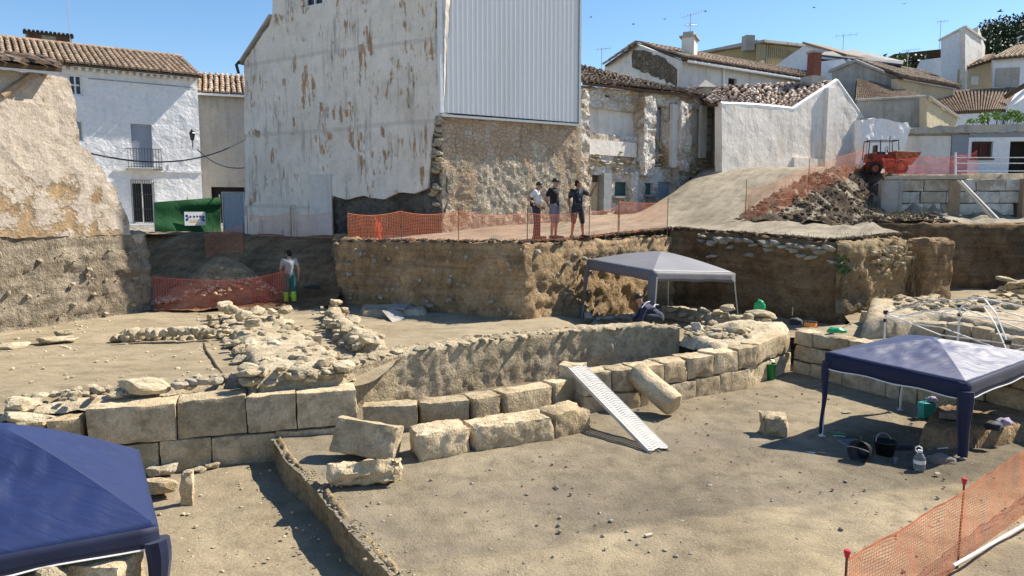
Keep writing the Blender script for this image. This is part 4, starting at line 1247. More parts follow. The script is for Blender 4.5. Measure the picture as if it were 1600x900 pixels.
def grille(t, vp, a0, z0, a1, z1, off=.06, n=7, bars=3, name='window_grille', m='iron'):
    B = MB()
    for i in range(n):
        a = lerp(a0, a1, i / (n - 1)); B.tube([vp.pt(a, z0, off), vp.pt(a, z1, off)], .012, 5)
    for i in range(bars):
        z = lerp(z0, z1, i / (bars - 1)); B.tube([vp.pt(a0, z, off), vp.pt(a1, z, off)], .012, 5)
    return fit(B.build(name, M[m], t), t)
def solidbox(t, name, foot, z0, z1, m):
    """prism on a plan outline"""
    n = len(foot); z1s = z1 if isinstance(z1, (list, tuple)) else [z1] * n
    vs = [(x, y, z0) for x, y in foot] + [(x, y, z) for (x, y), z in zip(foot, z1s)]
    fs = [tuple(range(n - 1, -1, -1)), tuple(range(n, 2 * n))] + [(i, (i + 1) % n, n + (i + 1) % n, n + i) for i in range(n)]
    o = clean(link(name, mesh(name, vs, fs, m), t)); return fit(o, t)
def antenna(label, base, h, tilt=0, group='television aerials on the roofs', big=1.0, rz=0.0, arms=6, two=False):
    t = thing('tv_antenna', label, 'antenna', base, rz, group)
    B = MB(); B.tube([(0, 0, -.3), (tilt * h, 0, h)], .022, 6); B.build('mast', M['galv'], t)
    B = MB()
    def yagi(z, L, el, up):
        x0 = tilt * z
        B.tube([(x0 - L * .35, 0, z - up * L * .35), (x0 + L * .65, 0, z + up * L * .65)], .014, 5)
        for i in range(arms):
            f = -.35 + i / (arms - 1); x = x0 + f * L; zz = z + up * f * L; e = el * (1 - .06 * i)
            B.tube([(x, -e / 2, zz), (x, e / 2, zz)], .008, 4); B.tube([(x, 0, zz - e * .28), (x, 0, zz + e * .28)], .007, 4)
    yagi(h * .97, .9 * big, .5 * big, .35 if two else .12)
    if two: yagi(h * .6, .55 * big, .4 * big, .1)
    B.build('aerial', M['galv'], t)
    return t
HP = Vector((0, 0, 0))

# ------------------------------------------------------------------ ruined house wall standing on the left earth bank
lv = VP((-15.0, 13.0), (-10.72, 21.55)); lv = VP((-12.62, 18.1), (-10.72, 21.62))
t = thing('ruined_house_wall', 'tall broken house wall of peeling ochre plaster on the left earth bank', 'ruined wall', (-12, 19, 3.2))
out = lv.poly([(-420, 374), (0, 372), (120, 369), (228, 366), (223, 418), (217, 432), (214, 400), (205, 362), (203, 345), (190, 318), (184, 296), (170, 283), (162, 262), (150, 258), (141, 236), (128, 228), (124, 205), (119, 190), (120, 172), (115, 150), (112, 130), (106, 122), (88, 118), (0, 108), (-130, 98), (-420, 78)])
out = [(a, max(z, 2.95)) for a, z in out]
w = wall_sheet('wall', lv, out, M['leftplaster'], res=.14, thick=.55, rough=.035, rs=1.9, parent=t, seed=3, jag=.06, off=-.03)
fit(w, t)
# broken end of the wall, limewashed
B = MB(); rr = random.Random(2)
tr = [lv.at(u, v) for u, v in [(224, 418), (214, 385), (205, 350), (190, 316), (176, 290), (160, 262), (143, 240), (127, 222), (121, 190), (116, 152), (111, 126)]]
for (a0, z0), (a1, z1) in zip(tr[:-1], tr[1:]):
    n = max(2, int(math.hypot(a1 - a0, z1 - z0) / .16))
    for i in range(n):
        a, z = lerp(a0, a1, i / n), lerp(z0, z1, i / n)
        for off in (-.15, -.32, -.50):
            p = lv.pt(a + rr.gauss(-.02, .03), z + rr.gauss(0, .05), off + rr.gauss(0, .03)); s = rr.uniform(.16, .27)
            me = rock_mesh(rr.randint(0, 8), .8, .5, 1); vs = [Matrix.Rotation(rr.random() * 6, 3, 'Z') @ v.co * s + p for v in me.vertices]
            B.add(vs, [tuple(f.vertices) for f in me.polygons]); bpy.data.meshes.remove(me)
fit(B.build('broken_edge', M['white2'], t), t)
# remains of its roof edge, shading the top of the wall
a0, z0 = lv.at(-60, 98); a1, z1 = lv.at(82, 109)
e = [lv.pt(a0, z0 + .02, .42), lv.pt(a1, z1 + .0, .42), lv.pt(a1, z1 + .30, -.5), lv.pt(a0, z0 + .32, -.5)]
tile_roof(t, e[0], e[1], e[2], e[3], M['tile_dark'], w=.24, rl=.4, jit=.12, kind=True, seed=5)
B = MB(); pa, pb = lv.at(2, 150), lv.at(46, 119)
B.tube([lv.pt(pa[0], pa[1], .02), lv.pt(pb[0], pb[1], .03)], .085, 7); fit(B.build('timber_strut', M['wood'], t), t)
B = MB(); pts = [lv.at(u, v) for u, v in [(-40, 164), (0, 165), (30, 168), (70, 172), (98, 171), (99, 190), (100, 225)]]
B.tube([lv.pt(a, z, -.17) for a, z in pts], .014, 5); fit(B.build('old_cable', M['iron'], t), t)

# ------------------------------------------------------------------ white house at the back left
d0, d1 = D(85, 325, 38.5), D(308, 325, 42.5)
hv = VP((d0.x, d0.y), (d1.x, d1.y))
t = thing('white_house', 'whitewashed two storey house with tiled roof and balcony behind the green windbreak', 'house', (-20, 40, 3))
ea, ez = hv.at(308, 122); el = -16.0
ez2 = ez
holes = []
def hole(vp, u0, v0, u1, v1):
    a0, z1 = vp.at(u0, v0); a1, z0 = vp.at(u1, v1); return (a0, z0, a1, z1)
wtop = hole(hv, 105, 115, 130, 150); wbal = hole(hv, 204, 193, 240, 262); wbot = hole(hv, 204, 284, 243, 349); wmid = hole(hv, 118, 188, 131, 221)
out = [(el, 2.2), (ea, 2.2), (ea, ez), (el, ez)]
w = wall_sheet('wall', hv, out, M['white'], [rect(*q) for q in (wtop, wbal, wbot, wmid)], res=.33, thick=.5, rough=.035, rs=1.2, parent=t, seed=4); fit(w, t)
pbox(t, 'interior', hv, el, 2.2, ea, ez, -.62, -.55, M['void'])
solidbox(t, 'side_wall', [tuple(hv.pt(ea - .5, 0, -.5).xy), tuple(hv.pt(ea, 0, -.5).xy), tuple(hv.pt(ea, 0, -8).xy), tuple(hv.pt(ea - .5, 0, -8).xy)], 2.2, ez, M['white'])
window(t, hv, *wtop, 'pvc', 'glass', mull=1, trans=1, fw=.1)
window(t, hv, *wmid, 'pvc', 'shutter', mull=0)
sh = pbox(t, 'shutter_door', hv, *wbal, -.3, -.16, M['shutter'])
B = MB()
for i in range(18):
    z = lerp(wbal[1] + .1, wbal[3] - .1, i / 17); B.hexa([hv.pt(x, y, o) for (x, y, o) in [(wbal[0] + .06, z, -.135), (wbal[2] - .06, z, -.135), (wbal[2] - .06, z, -.16), (wbal[0] + .06, z, -.16), (wbal[0] + .06, z + .07, -.135), (wbal[2] - .06, z + .07, -.135), (wbal[2] - .06, z + .07, -.16), (wbal[0] + .06, z + .07, -.16)]])
clean(B.build('slats', M['shutter'], sh))
ba0, bz0 = hv.at(198, 262); ba1, bz1 = hv.at(250, 236)
bb = pbox(t, 'balcony', hv, ba0, bz0 - .12, ba1, bz0 - .02, .0, .55, M['greyrender'])
B = MB()
for i in range(13):
    a = lerp(ba0 + .03, ba1 - .03, i / 12); B.tube([hv.pt(a, bz0 - .02, .5), hv.pt(a, bz1 + .05, .5)], .012, 4)
for z in (bz0 + .05, bz1 + .05): B.tube([hv.pt(ba0, z, .02), hv.pt(ba0 + .02, z, .5), hv.pt(ba1 - .02, z, .5), hv.pt(ba1, z, .02)], .016, 5)
B.build('railing', M['iron'], bb)
window(t, hv, *wbot, 'pvc', 'glass', mull=1, trans=0, fw=.08); grille(t, hv, wbot[0], wbot[1], wbot[2], wbot[3] + .1, .1, 11, 4)
_, bz = hv.at(250, 267); pbox(t, 'string_course', hv, hv.at(180, 267)[0], bz - .06, ea, bz + .06, .0, .07, M['white'])
_, bz = hv.at(200, 128); pbox(t, 'cable_trim', hv, hv.at(138, 125)[0], bz - .02, ea - .3, bz + .02, .0, .04, M['greyblue'])
# eave corbels, roof
B = MB(); na = int((ea - el) / .34)
for i in range(na):
    a = el + .17 + i * .34; B.hexa([hv.pt(x, z, o) for x, z, o in [(a - .08, ez - .18, .22), (a + .08, ez - .18, .22), (a + .08, ez - .18, .03), (a - .08, ez - .18, .03), (a - .08, ez - .04, .26), (a + .08, ez - .04, .26), (a + .08, ez - .04, .03), (a - .08, ez - .04, .03)]])
q = fit(B.build('eave_brackets', M['white'], t), t); q['kind'] = 'stuff'
rz_ = D(285, 91, 46.5).z
tile_roof(t, hv.pt(el, ez + .02, .55), hv.pt(ea + .15, ez + .02, .55), hv.pt(ea + .15, rz_, -4.6), hv.pt(el, rz_, -4.6), M['tile_tan'], w=.30, rl=.5, jit=.03, seed=6)
ridge(t, hv.pt(el, rz_ + .12, -4.6), hv.pt(ea + .15, rz_ + .12, -4.6), M['tile_tan'])
# chimney block on the ridge
ca, cz = hv.at(42, 70); q0 = D(40, 60, 43.0); q1 = D(112, 66, 44.2)
cv = VP((q0.x, q0.y), (q1.x, q1.y)); Lc = cv.L
ch = thing('roof_dormer', 'low brick and render roof cabin with a small tiled lid on the white house', 'roof cabin', (q0.x, q0.y, 13))
zt = D(40, 49, 43.0).z; zb_ = D(40, 80, 43.0).z - .8
solidbox(ch, 'render', [tuple(cv.pt(0, 0, 0).xy), tuple(cv.pt(Lc, 0, 0).xy), tuple(cv.pt(Lc, 0, -1.2).xy), tuple(cv.pt(0, 0, -1.2).xy)], zb_, zt, M['beige'])
for f0, f1 in ((.05, .34), (.66, .97)): pbox(ch, 'brick_panel', cv, Lc * f0, zb_, Lc * f1, zt - .12, 0, .05, M['brick_red'])
tile_roof(ch, cv.pt(-.12, zt + .0, .14), cv.pt(Lc + .12, zt + .0, .14), cv.pt(Lc + .12, zt + .2, -1.3), cv.pt(-.12, zt + .2, -1.3), M['tile_dark'], w=.2, rl=.45, lift=.01)
antenna('tall thin aerial mast beside the brick roof cabin of the white house', D(110, 70, 44.0), 3.4, big=1.3)
# lantern, cables
p = D(300, 216, 41.9)
t = thing('street_lantern', 'black iron lantern on a bracket at the corner of the white house', 'street lamp', p)
B = MB(); B.tube([(-.1, .3, -.35), (0, 0, -.45), (.1, -.2, -.3), (.1, -.2, -.15)], .025, 6); B.tube([(-.1, .3, -.55), (-.1, .3, -.1)], .02, 5); B.build('bracket', M['iron'], t)
B = MB(); B.lathe([(.05, -.15), (.10, -.12), (.17, .22), (.2, .24), (.16, .3), (.06, .42), (.02, .5), (0, .52)], (.1, -.2, 0), 6); B.build('lamp_head', M['glass'], t)
def cable(label, a, b, sag, r=.03, group=None):
    a, b = Vector(a), Vector(b); B = MB()
    B.tube([a.lerp(b, i / 14) - Vector((0, 0, sag * 4 * (i / 14) * (1 - i / 14))) for i in range(15)], r, 5)
    tag(B.build('overhead_cable', M['iron'], None), label, 'cable', group)
cable('thick black cable looping from the ruined wall across the white house', D(143, 240, 22.0), D(383, 218, 33.0), .55, .026)
cable('short black cable dropping from the white house corner to the grey house', D(308, 233, 41.5), D(383, 262, 33.5), .35, .03)
# grey house next to it
g0, g1 = D(306, 325, 44.0), D(420, 325, 45.5)
gv = VP((g0.x, g0.y), (g1.x, g1.y))
t = thing('grey_house', 'grey rendered house with a pale gutter between the white house and gable', 'house', (-17, 45, 3))
ga, gz = gv.at(312, 146); gx = gv.L
door = hole(gv, 330, 292, 395, 352)
w = wall_sheet('wall', gv, [(0, 2.2), (gx, 2.2), (gx, gz), (0, gz)], M['greyrender'], [rect(*door)], res=.4, thick=.4, rough=.03, parent=t, seed=5); fit(w, t)
pbox(t, 'garage_opening', gv, *door, -.5, -.35, M['void'])  # dark panel stands for the unlit inside of the garage
rzz = D(345, 118, 48).z
tile_roof(t, gv.pt(0, gz, .4), gv.pt(gx, gz, .4), gv.pt(gx, rzz, -3.5), gv.pt(0, rzz, -3.5), M['tile_tan'], w=.30, rl=.5, jit=.04, seed=7)
B = MB(); B.tube([gv.pt(.1, gz - .08, .45), gv.pt(gx, gz - .08, .45)], .075, 7); B.tube([gv.pt(.25, gz - .1, .4), gv.pt(.25, gz - .5, .12), gv.pt(.25, 2.3, .12)], .06, 7); fit(B.build('gutter', M['pvc'], t), t)
# leaning grey site panel
pv0, pv1 = D(349, 325, 33.2), D(383, 325, 33.0); pv = VP((pv0.x, pv0.y), (pv1.x, pv1.y))
z0 = D(360, 352, 33).z; z1 = D(360, 301, 33).z
t = thing('hoarding', 'tall grey corrugated panel standing between green windbreak and gable', 'panel', (pv0.x, pv0.y, z0))
B = MB(); n = 24
for i in range(n):
    a0, a1 = pv.L * i / n, pv.L * (i + 1) / n; o0, o1 = (.0, .025) if i % 2 == 0 else (.025, .0)
    B.hexa([pv.pt(a0, z0 - .6, o0), pv.pt(a1, z0 - .6, o1), pv.pt(a1, z0 - .6, o1 - .03), pv.pt(a0, z0 - .6, o0 - .03), pv.pt(a0 + .0, z1, o0), pv.pt(a1, z1, o1), pv.pt(a1, z1, o1 - .03), pv.pt(a0, z1, o0 - .03)])
fit(clean(B.build('sheet', M['shutter'], t)), t)
B = MB(); B.tube([pv.pt(0, z0 - .6, .04), pv.pt(0, z1 + .02, .04), pv.pt(pv.L, z1 + .02, .04), pv.pt(pv.L, z0 - .6, .04)], .03, 6); fit(B.build('panel_frame', M['galv'], t), t)
# green windbreak with its notice
f0, f1 = D(243, 362, 31.6), D(346, 366, 33.4)
fv = VP((f0.x, f0.y), (f1.x, f1.y))
t = thing('green_windbreak', 'dark green cloth windbreak on posts closing the street end', 'fence', (f0.x, f0.y, 2.9))
tl, tr_ = fv.at(243, 316)[1], fv.at(346, 308)[1]; bl, br = fv.at(243, 362)[1], fv.at(346, 367)[1]
vs = []; fs = []; nx, nz = 44, 18
for i in range(nx + 1):
    for j in range(nz + 1):
        a = fv.L * i / nx; f = j / nz; z = lerp(lerp(bl, br, i / nx), lerp(tl, tr_, i / nx), f)
        o = .07 * noise.noise(Vector((a * 1.2, z * .9, 4))) * math.sin(math.pi * i / nx) + .05 * math.sin(f * 7 + a * 1.1) * (1 - f)
        if f > .72 and i > 10: o += .10 * sm(.72, .80, f) * sm(10, 30, i) * (1 - .6 * sm(.9, 1, f))
        vs.append(fv.pt(a, z, o))
for i in range(nx):
    for j in range(nz): fs.append((i * (nz + 1) + j, (i + 1) * (nz + 1) + j, (i + 1) * (nz + 1) + j + 1, i * (nz + 1) + j + 1))
n = len(vs); vs += [v - fv.n * .012 for v in vs]; fs += [tuple(n + i for i in f[::-1]) for f in list(fs)]
fit(link('windbreak_cloth', mesh('windbreak_cloth', vs, fs, M['greenfence'], True), t), t)
for a in (0, fv.L * .5, fv.L):
    B = MB(); B.tube([fv.pt(a, 2.3, -.06), fv.pt(a, lerp(tl, tr_, a / fv.L) + .12, -.06)], .03, 6); fit(B.build('post', M['galv'], t), t)
pa0, pz1 = fv.at(286, 331); pa1, pz0 = fv.at(320, 352)
s = thing('site_notice', 'white notice with blue symbols and small yellow triangles on the green windbreak', 'sign', tuple(fv.pt((pa0 + pa1) / 2, pz0, .16)))
pbox(s, 'board', fv, pa0, pz0, pa1, pz1, .14, .155, M['pvc'])
blue = plain('notice_blue', (.02, .05, .30, 1), .6); yel = plain('notice_yellow', (.75, .5, .08, 1), .6); redm = plain('notice_red', (.5, .1, .06, 1), .6)
W_, H_ = pa1 - pa0, pz1 - pz0
def disc(B, a, z, r, n=12, off=.158, th=.004):
    pts = [fv.pt(a + r * math.cos(6.283 * k / n), z + r * math.sin(6.283 * k / n), off) for k in range(n)]
    B.add(pts, [tuple(range(n))])
B = MB()
for i, (fx, fz, r) in enumerate([(.11, .70, .07), (.28, .64, .055), (.45, .64, .055), (.60, .66, .05), (.74, .66, .055), (.88, .60, .07), (.11, .43, .07), (.90, .38, .06), (.18, .56, .04), (.82, .44, .04)]): disc(B, pa0 + W_ * fx, pz0 + H_ * fz, W_ * r)
fit(B.build('blue_symbols', blue, s), s)
B = MB()
for fx in (.30, .45, .60):
    r = W_ * .055; a, z = pa0 + W_ * fx, pz0 + H_ * .38
    B.add([fv.pt(a - r, z - r * .7, .158), fv.pt(a + r, z - r * .7, .158), fv.pt(a, z + r, .158)], [(0, 1, 2)])
B.add([fv.pt(pa0 + W_ * x, pz0 + H_ * z, .158) for x, z in ((.22, .22), (.55, .22), (.55, .29), (.22, .29))], [(0, 1, 2, 3)])
fit(B.build('yellow_symbols', yel, s), s)
# kerb strip of pale pavement in front of the white house
k0, k1 = hv.pt(-4, 0, 1.6), hv.pt(hv.L + 1, 0, 1.6); k2, k3 = hv.pt(hv.L + 1, 0, .02), hv.pt(-4, 0, .02)
B = MB(); B.hexa([(k0.x, k0.y, 2.6), (k1.x, k1.y, 2.6), (k2.x, k2.y, 2.6), (k3.x, k3.y, 2.6), (k0.x, k0.y, 3.14), (k1.x, k1.y, 3.14), (k2.x, k2.y, 3.14), (k3.x, k3.y, 3.14)])
tag(clean(B.build('pavement', M['offwhite'])), kind='structure')

# ------------------------------------------------------------------ the big building with stained gable and metal cladding
pvb = VP((BA.x, BA.y), (BB.x, BB.y))
t = thing('gable_building', 'tall building with rust stained grey gable and white metal cladding', 'building', (-5, 28, 3))
out = pvb.poly([(383, 372), (512, 392), (512, 318), (520, 306), (540, 312), (566, 306), (600, 312), (622, 300), (648, 302), (668, 294), (672, 262), (676, 215), (682, 182), (693, 178), (697, -60), (640, -180), (427, -70), (425, 22), (420, 40), (381, 97)])
win = hole(pvb, 473, -24, 503, 6)
w = wall_sheet('gable_wall', pvb, out, M['gable'], [rect(*win)], res=.22, thick=.55, rough=.035, rs=.9, parent=t, seed=6, jag=.035); fit(w, t)
window(t, pvb, *win, 'pvc', 'glass', mull=1)
a0, z0 = pvb.at(505, 398); a1, z1 = pvb.at(690, 292)
w = wall_sheet('exposed_footing', pvb, pvb.poly([(505, 400), (690, 386), (694, 300), (688, 180), (660, 185), (640, 285), (560, 290), (505, 292)]), M['footing'], res=.12, thick=.4, rough=.14, rs=2.2, parent=t, seed=7, off=-.16); fit(w, t)
z0_, z1_ = pvb.at(478, 272), pvb.at(474, 345)
pbox(t, 'door_patch', pvb, pvb.at(477, 0)[0], pvb.at(477, 360)[1] - .3, pvb.at(511, 0)[0], pvb.at(477, 273)[1], .0, .05, M['offwhite'])
# rubble side with cladding above
c0 = BB; c1 = D(900, 325, 27.9)
mv = VP((c0.x, c0.y), (c1.x, c1.y)); L = mv.L
zcl = mv.at(697, 178)[1]; zcr = mv.at(895, 193)[1]
w = wall_sheet('rubble_wall', mv, [(0.06, 2.4), (L, 2.4), (L, zcr), (0.06, zcl), ], M['rubblewall'], res=.12, thick=.55, rough=.035, rs=2.4, parent=t, seed=8, jag=.02); fit(w, t)
vs = []; fs = []; nR = 30
prof = [(0, 0), (.12, 0), (.2, .045), (.36, .045), (.44, 0), (1, 0)]
xs = []
for i in range(nR):
    for f, o in prof[:-1]: xs.append((L * (i + f) / nR * 1.0, o))
xs.append((L, 0))
ztop = 14.5
for a, o in xs:
    zb_ = lerp(zcl, zcr, a / L) + .03
    vs += [mv.pt(a, zb_, .10 + o), mv.pt(a, ztop, .10 + o), mv.pt(a, zb_, .095 + o - .01), mv.pt(a, ztop, .095 + o - .01)]
for i in range(len(xs) - 1):
    k = i * 4; fs += [(k, k + 4, k + 5, k + 1), (k + 2, k + 3, k + 7, k + 6), (k, k + 2, k + 6, k + 4)]
fit(link('metal_cladding', mesh('metal_cladding', vs, fs, M['metal_clad']), t), t)
pbox(t, 'drip_rail', mv, -.02, zcr - .10, L, zcr - .02, .0, .17, M['galv'])
# move rail onto the slope of the sheet bottom
pbox(t, 'backing_wall', mv, .02, zcl + .05, L, ztop, -.4, .06, M['greyrender'])
pbox(t, 'corner_trim', mv, -.06, zcl, .03, ztop, .0, .17, M['pvc'])
pbox(t, 'edge_trim', mv, L - .03, zcr, L + .05, ztop, -.4, .17, M['galv'])
# broken stones of the torn corner
rr = random.Random(12)
for i in range(34):
    f = rr.random(); u = lerp(690, 676, f) + rr.gauss(0, 4); v = lerp(184, 335, f)
    a, z = pvb.at(u, v); p = pvb.pt(min(a, pvb.L - .05), z, .02); stone(t, p, (rr.uniform(.26, .46), .3, rr.uniform(.2, .34)), 'stone_grey' if rr.random() < .7 else 'stone', 'flat', rz=pvb.head, name='corner_stone')
# gutter stub on the left eave
p = pvb.at(379, 101); B = MB(); B.tube([pvb.pt(p[0] + .1, p[1] + .05, .25), pvb.pt(p[0] - .12, p[1] - .02, .2), pvb.pt(p[0] - .12, p[1] - .35, .1)], .06, 7); fit(B.build('gutter_end', M['iron'], t), t)
B = MB(); rk = pvb.poly([(376, 101), (424, 27)]); 
B.hexa([pvb.pt(rk[0][0], rk[0][1], .12), pvb.pt(rk[1][0], rk[1][1], .12), pvb.pt(rk[1][0], rk[1][1], -.6), pvb.pt(rk[0][0], rk[0][1], -.6), pvb.pt(rk[0][0], rk[0][1] + .1, .12), pvb.pt(rk[1][0], rk[1][1] + .1, .12), pvb.pt(rk[1][0], rk[1][1] + .1, -.6), pvb.pt(rk[0][0], rk[0][1] + .1, -.6)])
fit(clean(B.build('verge', M['concrete'], t)), t)
# rest of the building behind, so that it closes and casts its real shade
bk = [tuple(pvb.pt(.25, 0, -.6).xy), tuple(pvb.pt(pvb.L - .5, 0, -.6).xy), tuple(mv.pt(L - .1, 0, -.6).xy), tuple(mv.pt(L - .1, 0, -7).xy), tuple(pvb.pt(.3, 0, -9).xy)]
solidbox(t, 'rear_block', bk, 2.4, [9.6, 14.4, 14.4, 14.2, 9.6], M['offwhite'])
# ================================================================== RUINED ROW AND THE TOWN ON THE HILLSIDE
def uvp(u0, d0, u1, d1):
    a, b = D(u0, 325, d0), D(u1, 325, d1)
    return VP((a.x, a.y), (b.x, b.y))
def face(t, name, vp, pts, m, holes=(), res=.35, thick=.35, rough=.03, seed=1, jag=.0, off=0.0, rs=1.3):
    return fit(wall_sheet(name, vp, vp.poly(pts), m, [rect(*h) for h in holes], res=res, thick=thick, rough=rough, parent=t, seed=seed, jag=jag, off=off, rs=rs), t)
def openings(t, vp, h, back='void', rec=.5, name='opening'):
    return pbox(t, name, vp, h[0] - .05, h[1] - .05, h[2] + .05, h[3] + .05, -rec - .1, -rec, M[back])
# ------------------------------------------------------------------ ruined two storey house
rv = uvp(899, 30.6, 1132, 37.5)
t = thing('ruined_house', 'roofless fronted ruined house with open rooms beside the metal clad building', 'house', (4, 33, 3.8))
hA = hole(rv, 924, 273, 946, 330); hB = hole(rv, 961, 284, 981, 306); hC = hole(rv, 1008, 286, 1020, 304); hD = hole(rv, 1028, 284, 1048, 308)
hE = hole(rv, 1016, 162, 1044, 262); hF = hole(rv, 1103, 168, 1127, 240); hG = hole(rv, 1077, 277, 1097, 300); hH = hole(rv, 944, 148, 953, 153)
r1 = hole(rv, 915, 166, 994, 214); r2 = hole(rv, 1073, 168, 1099, 224)
hI = hole(rv, 916, 217, 992, 246)
face(t, 'wall', rv, [(899, 345), (1060, 345), (1132, 300), (1132, 160), (1063, 150), (985, 142), (899, 132)], M['rubblewhite'], [hA, hB, hC, hD, hE, hF, hG, hH, r1, r2], .2, .5, .085, 9, .05, rs=1.8)
pbox(t, 'room_plaster', rv, r1[0] - .1, r1[1] - .05, r1[2] + .1, r1[3] + .1, -.34, -.20, M['offwhite'])
pbox(t, 'room_plaster', rv, r2[0] - .05, r2[1] - .05, r2[2] + .05, r2[3] + .05, -.34, -.20, M['offwhite'])
pbox(t, 'plaster_band', rv, hI[0], hI[1], hI[2], hI[3], .0, .10, M['white2'])
pbox(t, 'cream_door', rv, hA[0], hA[1], hA[2] - .28, hA[3] - .30, -.3, -.2, M['doorcream'])
pbox(t, 'door_jamb', rv, hA[2] - .25, hA[1], hA[2] + .22, hA[3] + .1, -.3, .13, M['doorgrey'])
pbox(t, 'transom', rv, hA[0], hA[3] - .28, hA[2] - .26, hA[3], -.34, -.24, M['wood_dark'])
for h in (hB, hC):
    s = pbox(t, 'window_shutter', rv, h[0], h[1], h[2], h[3], -.26, -.16, M['greenglass'])
    pbox(t, 'window_frame', rv, h[0] - .10, h[1] - .10, h[2] + .10, h[1] - .02, -.1, .15, M['doorgrey'], s)
pbox(t, 'blue_grey_door', rv, hD[0], hD[1] - .5, hD[2], hD[3], -.24, -.12, M['greydoor'])
B = MB()
for i in range(5):
    a, z = hD[0] + .1, lerp(hD[1], hD[3], (i + .5) / 5); B.ball(rv.pt(a, z, -.11), .045, 6, 4)
fit(B.build('door_studs', M['pvc'], t), t)
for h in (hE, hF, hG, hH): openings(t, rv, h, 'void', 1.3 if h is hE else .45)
pbox(t, 'leaf_door', rv, lerp(hE[0], hE[2], .60), hE[1] + .25, hE[2] - .05, hE[3] - .1, -.62, -.5, M['greydoor'])
pbox(t, 'inner_wall', rv, hE[0], hE[1] + .4, lerp(hE[0], hE[2], .58), lerp(hE[1], hE[3], .78), -1.25, -1.1, M['offwhite'])
window(t, rv, *hF, 'doorgrey', 'offwhite', rec=.12, mull=1, trans=4, fw=.06, name='glazed_door')
pbox(t, 'corner_pilaster', rv, hE[2] + .03, hE[1], hE[2] + .62, hE[3] + .1, .0, .16, M['offwhite'])
pbox(t, 'corner_pilaster', rv, hF[0] - .55, hF[1] - .3, hF[0] - .08, hF[3] + .05, .0, .15, M['offwhite'])
B = MB()
for u0, v0, u1, v1, r in [(1014, 250, 1022, 222, .07), (1018, 256, 1030, 226, .06), (1012, 244, 1016, 232, .05), (1040, 232, 1036, 190, .06), (1022, 262, 1042, 250, .08)]:
    a, b = rv.at(u0, v0), rv.at(u1, v1); B.tube([rv.pt(a[0], a[1], -.25), rv.pt(b[0], b[1], -.8)], r, 6)
fit(B.build('broken_timber', M['wood'], t), t)
rr = random.Random(6)
for i in range(22):
    u, v = rr.uniform(1016, 1042), rr.uniform(238, 262); a, z = rv.at(u, v); stone(t, rv.pt(a, z, -.4), rr.uniform(.2, .45), 'stone_grey', 'flat')
for i in range(9):
    a, z = rv.at(rr.uniform(1018, 1040), 178 + rr.uniform(-8, 6)); stone(t, rv.pt(a, z, -.9), rr.uniform(.2, .32), 'stone', 'flat')
# ragged ribs of party wall standing proud of the front
for u0, u1, v0, v1, pr in [(900, 911, 140, 300, .34), (997, 1012, 152, 268, .40), (1056, 1069, 160, 262, .34), (981, 990, 268, 330, .25), (1049, 1056, 262, 300, .22)]:
    a0, zt = rv.at(u0, v0); a1, zb_ = rv.at(u1, v1)
    fit(wall_sheet('party_wall_stub', rv, rect(a0, zb_ - .2, a1, zt), M['rubblewhite'], res=.14, thick=pr + .1, rough=.10, rs=2.6, parent=t, seed=int(u0), jag=.1, off=pr), t)
for i in range(60):
    u = rr.uniform(905, 1100); v = 252 + rr.gauss(0, 8) + (u - 905) * .06; a, z = rv.at(u, v); stone(t, rv.pt(a, z, .1), (rr.uniform(.2, .42), .22, rr.uniform(.12, .24)), 'stone' if rr.random() < .5 else 'stone_grey', 'flat', rz=rv.head, name='floor_edge_stone')
e0, e1 = rv.at(902, 133), rv.at(1066, 150)
tile_roof(t, rv.pt(e0[0], e0[1] + .05, .35), rv.pt(e1[0], e1[1] + .05, .35), D(1062, 141, 41.5), D(897, 101, 37.5), M['tile_dark'], w=.24, rl=.42, jit=.22, seed=8, sag=.25, skip=.03)
e2 = rv.at(1132, 160)
tile_roof(t, rv.pt(e1[0], e1[1] + .05, .3), rv.pt(e2[0], e2[1], .3), D(1140, 143, 42), D(1062, 141, 41.5), M['tile_mixed'], w=.24, rl=.42, jit=.22, seed=18, sag=.1, skip=.03)
solidbox(t, 'rear_wall', [tuple(rv.pt(.2, 0, -2.2).xy), tuple(rv.pt(rv.L - .2, 0, -2.2).xy), tuple(rv.pt(rv.L - .2, 0, -5).xy), tuple(rv.pt(.2, 0, -5).xy)], 3, 9.0, M['offwhite'])
p = rv.at(1118, 142)
B = MB(); q = rv.pt(p[0], p[1], -.6); B.box((q.x, q.y, q.z - .3), (.45, .45, 1.0), rv.head); B.add([(q.x - .45, q.y - .45, q.z + .2), (q.x + .45, q.y - .45, q.z + .2), (q.x + .45, q.y + .45, q.z + .2), (q.x - .45, q.y + .45, q.z + .2), (q.x, q.y, q.z + .62)], [(0, 1, 4), (1, 2, 4), (2, 3, 4), (3, 0, 4), (3, 2, 1, 0)])
tag(clean(B.build('chimney', M['greyrender'])), 'small peaked chimney where the ruined roof meets the white wall', 'chimney')

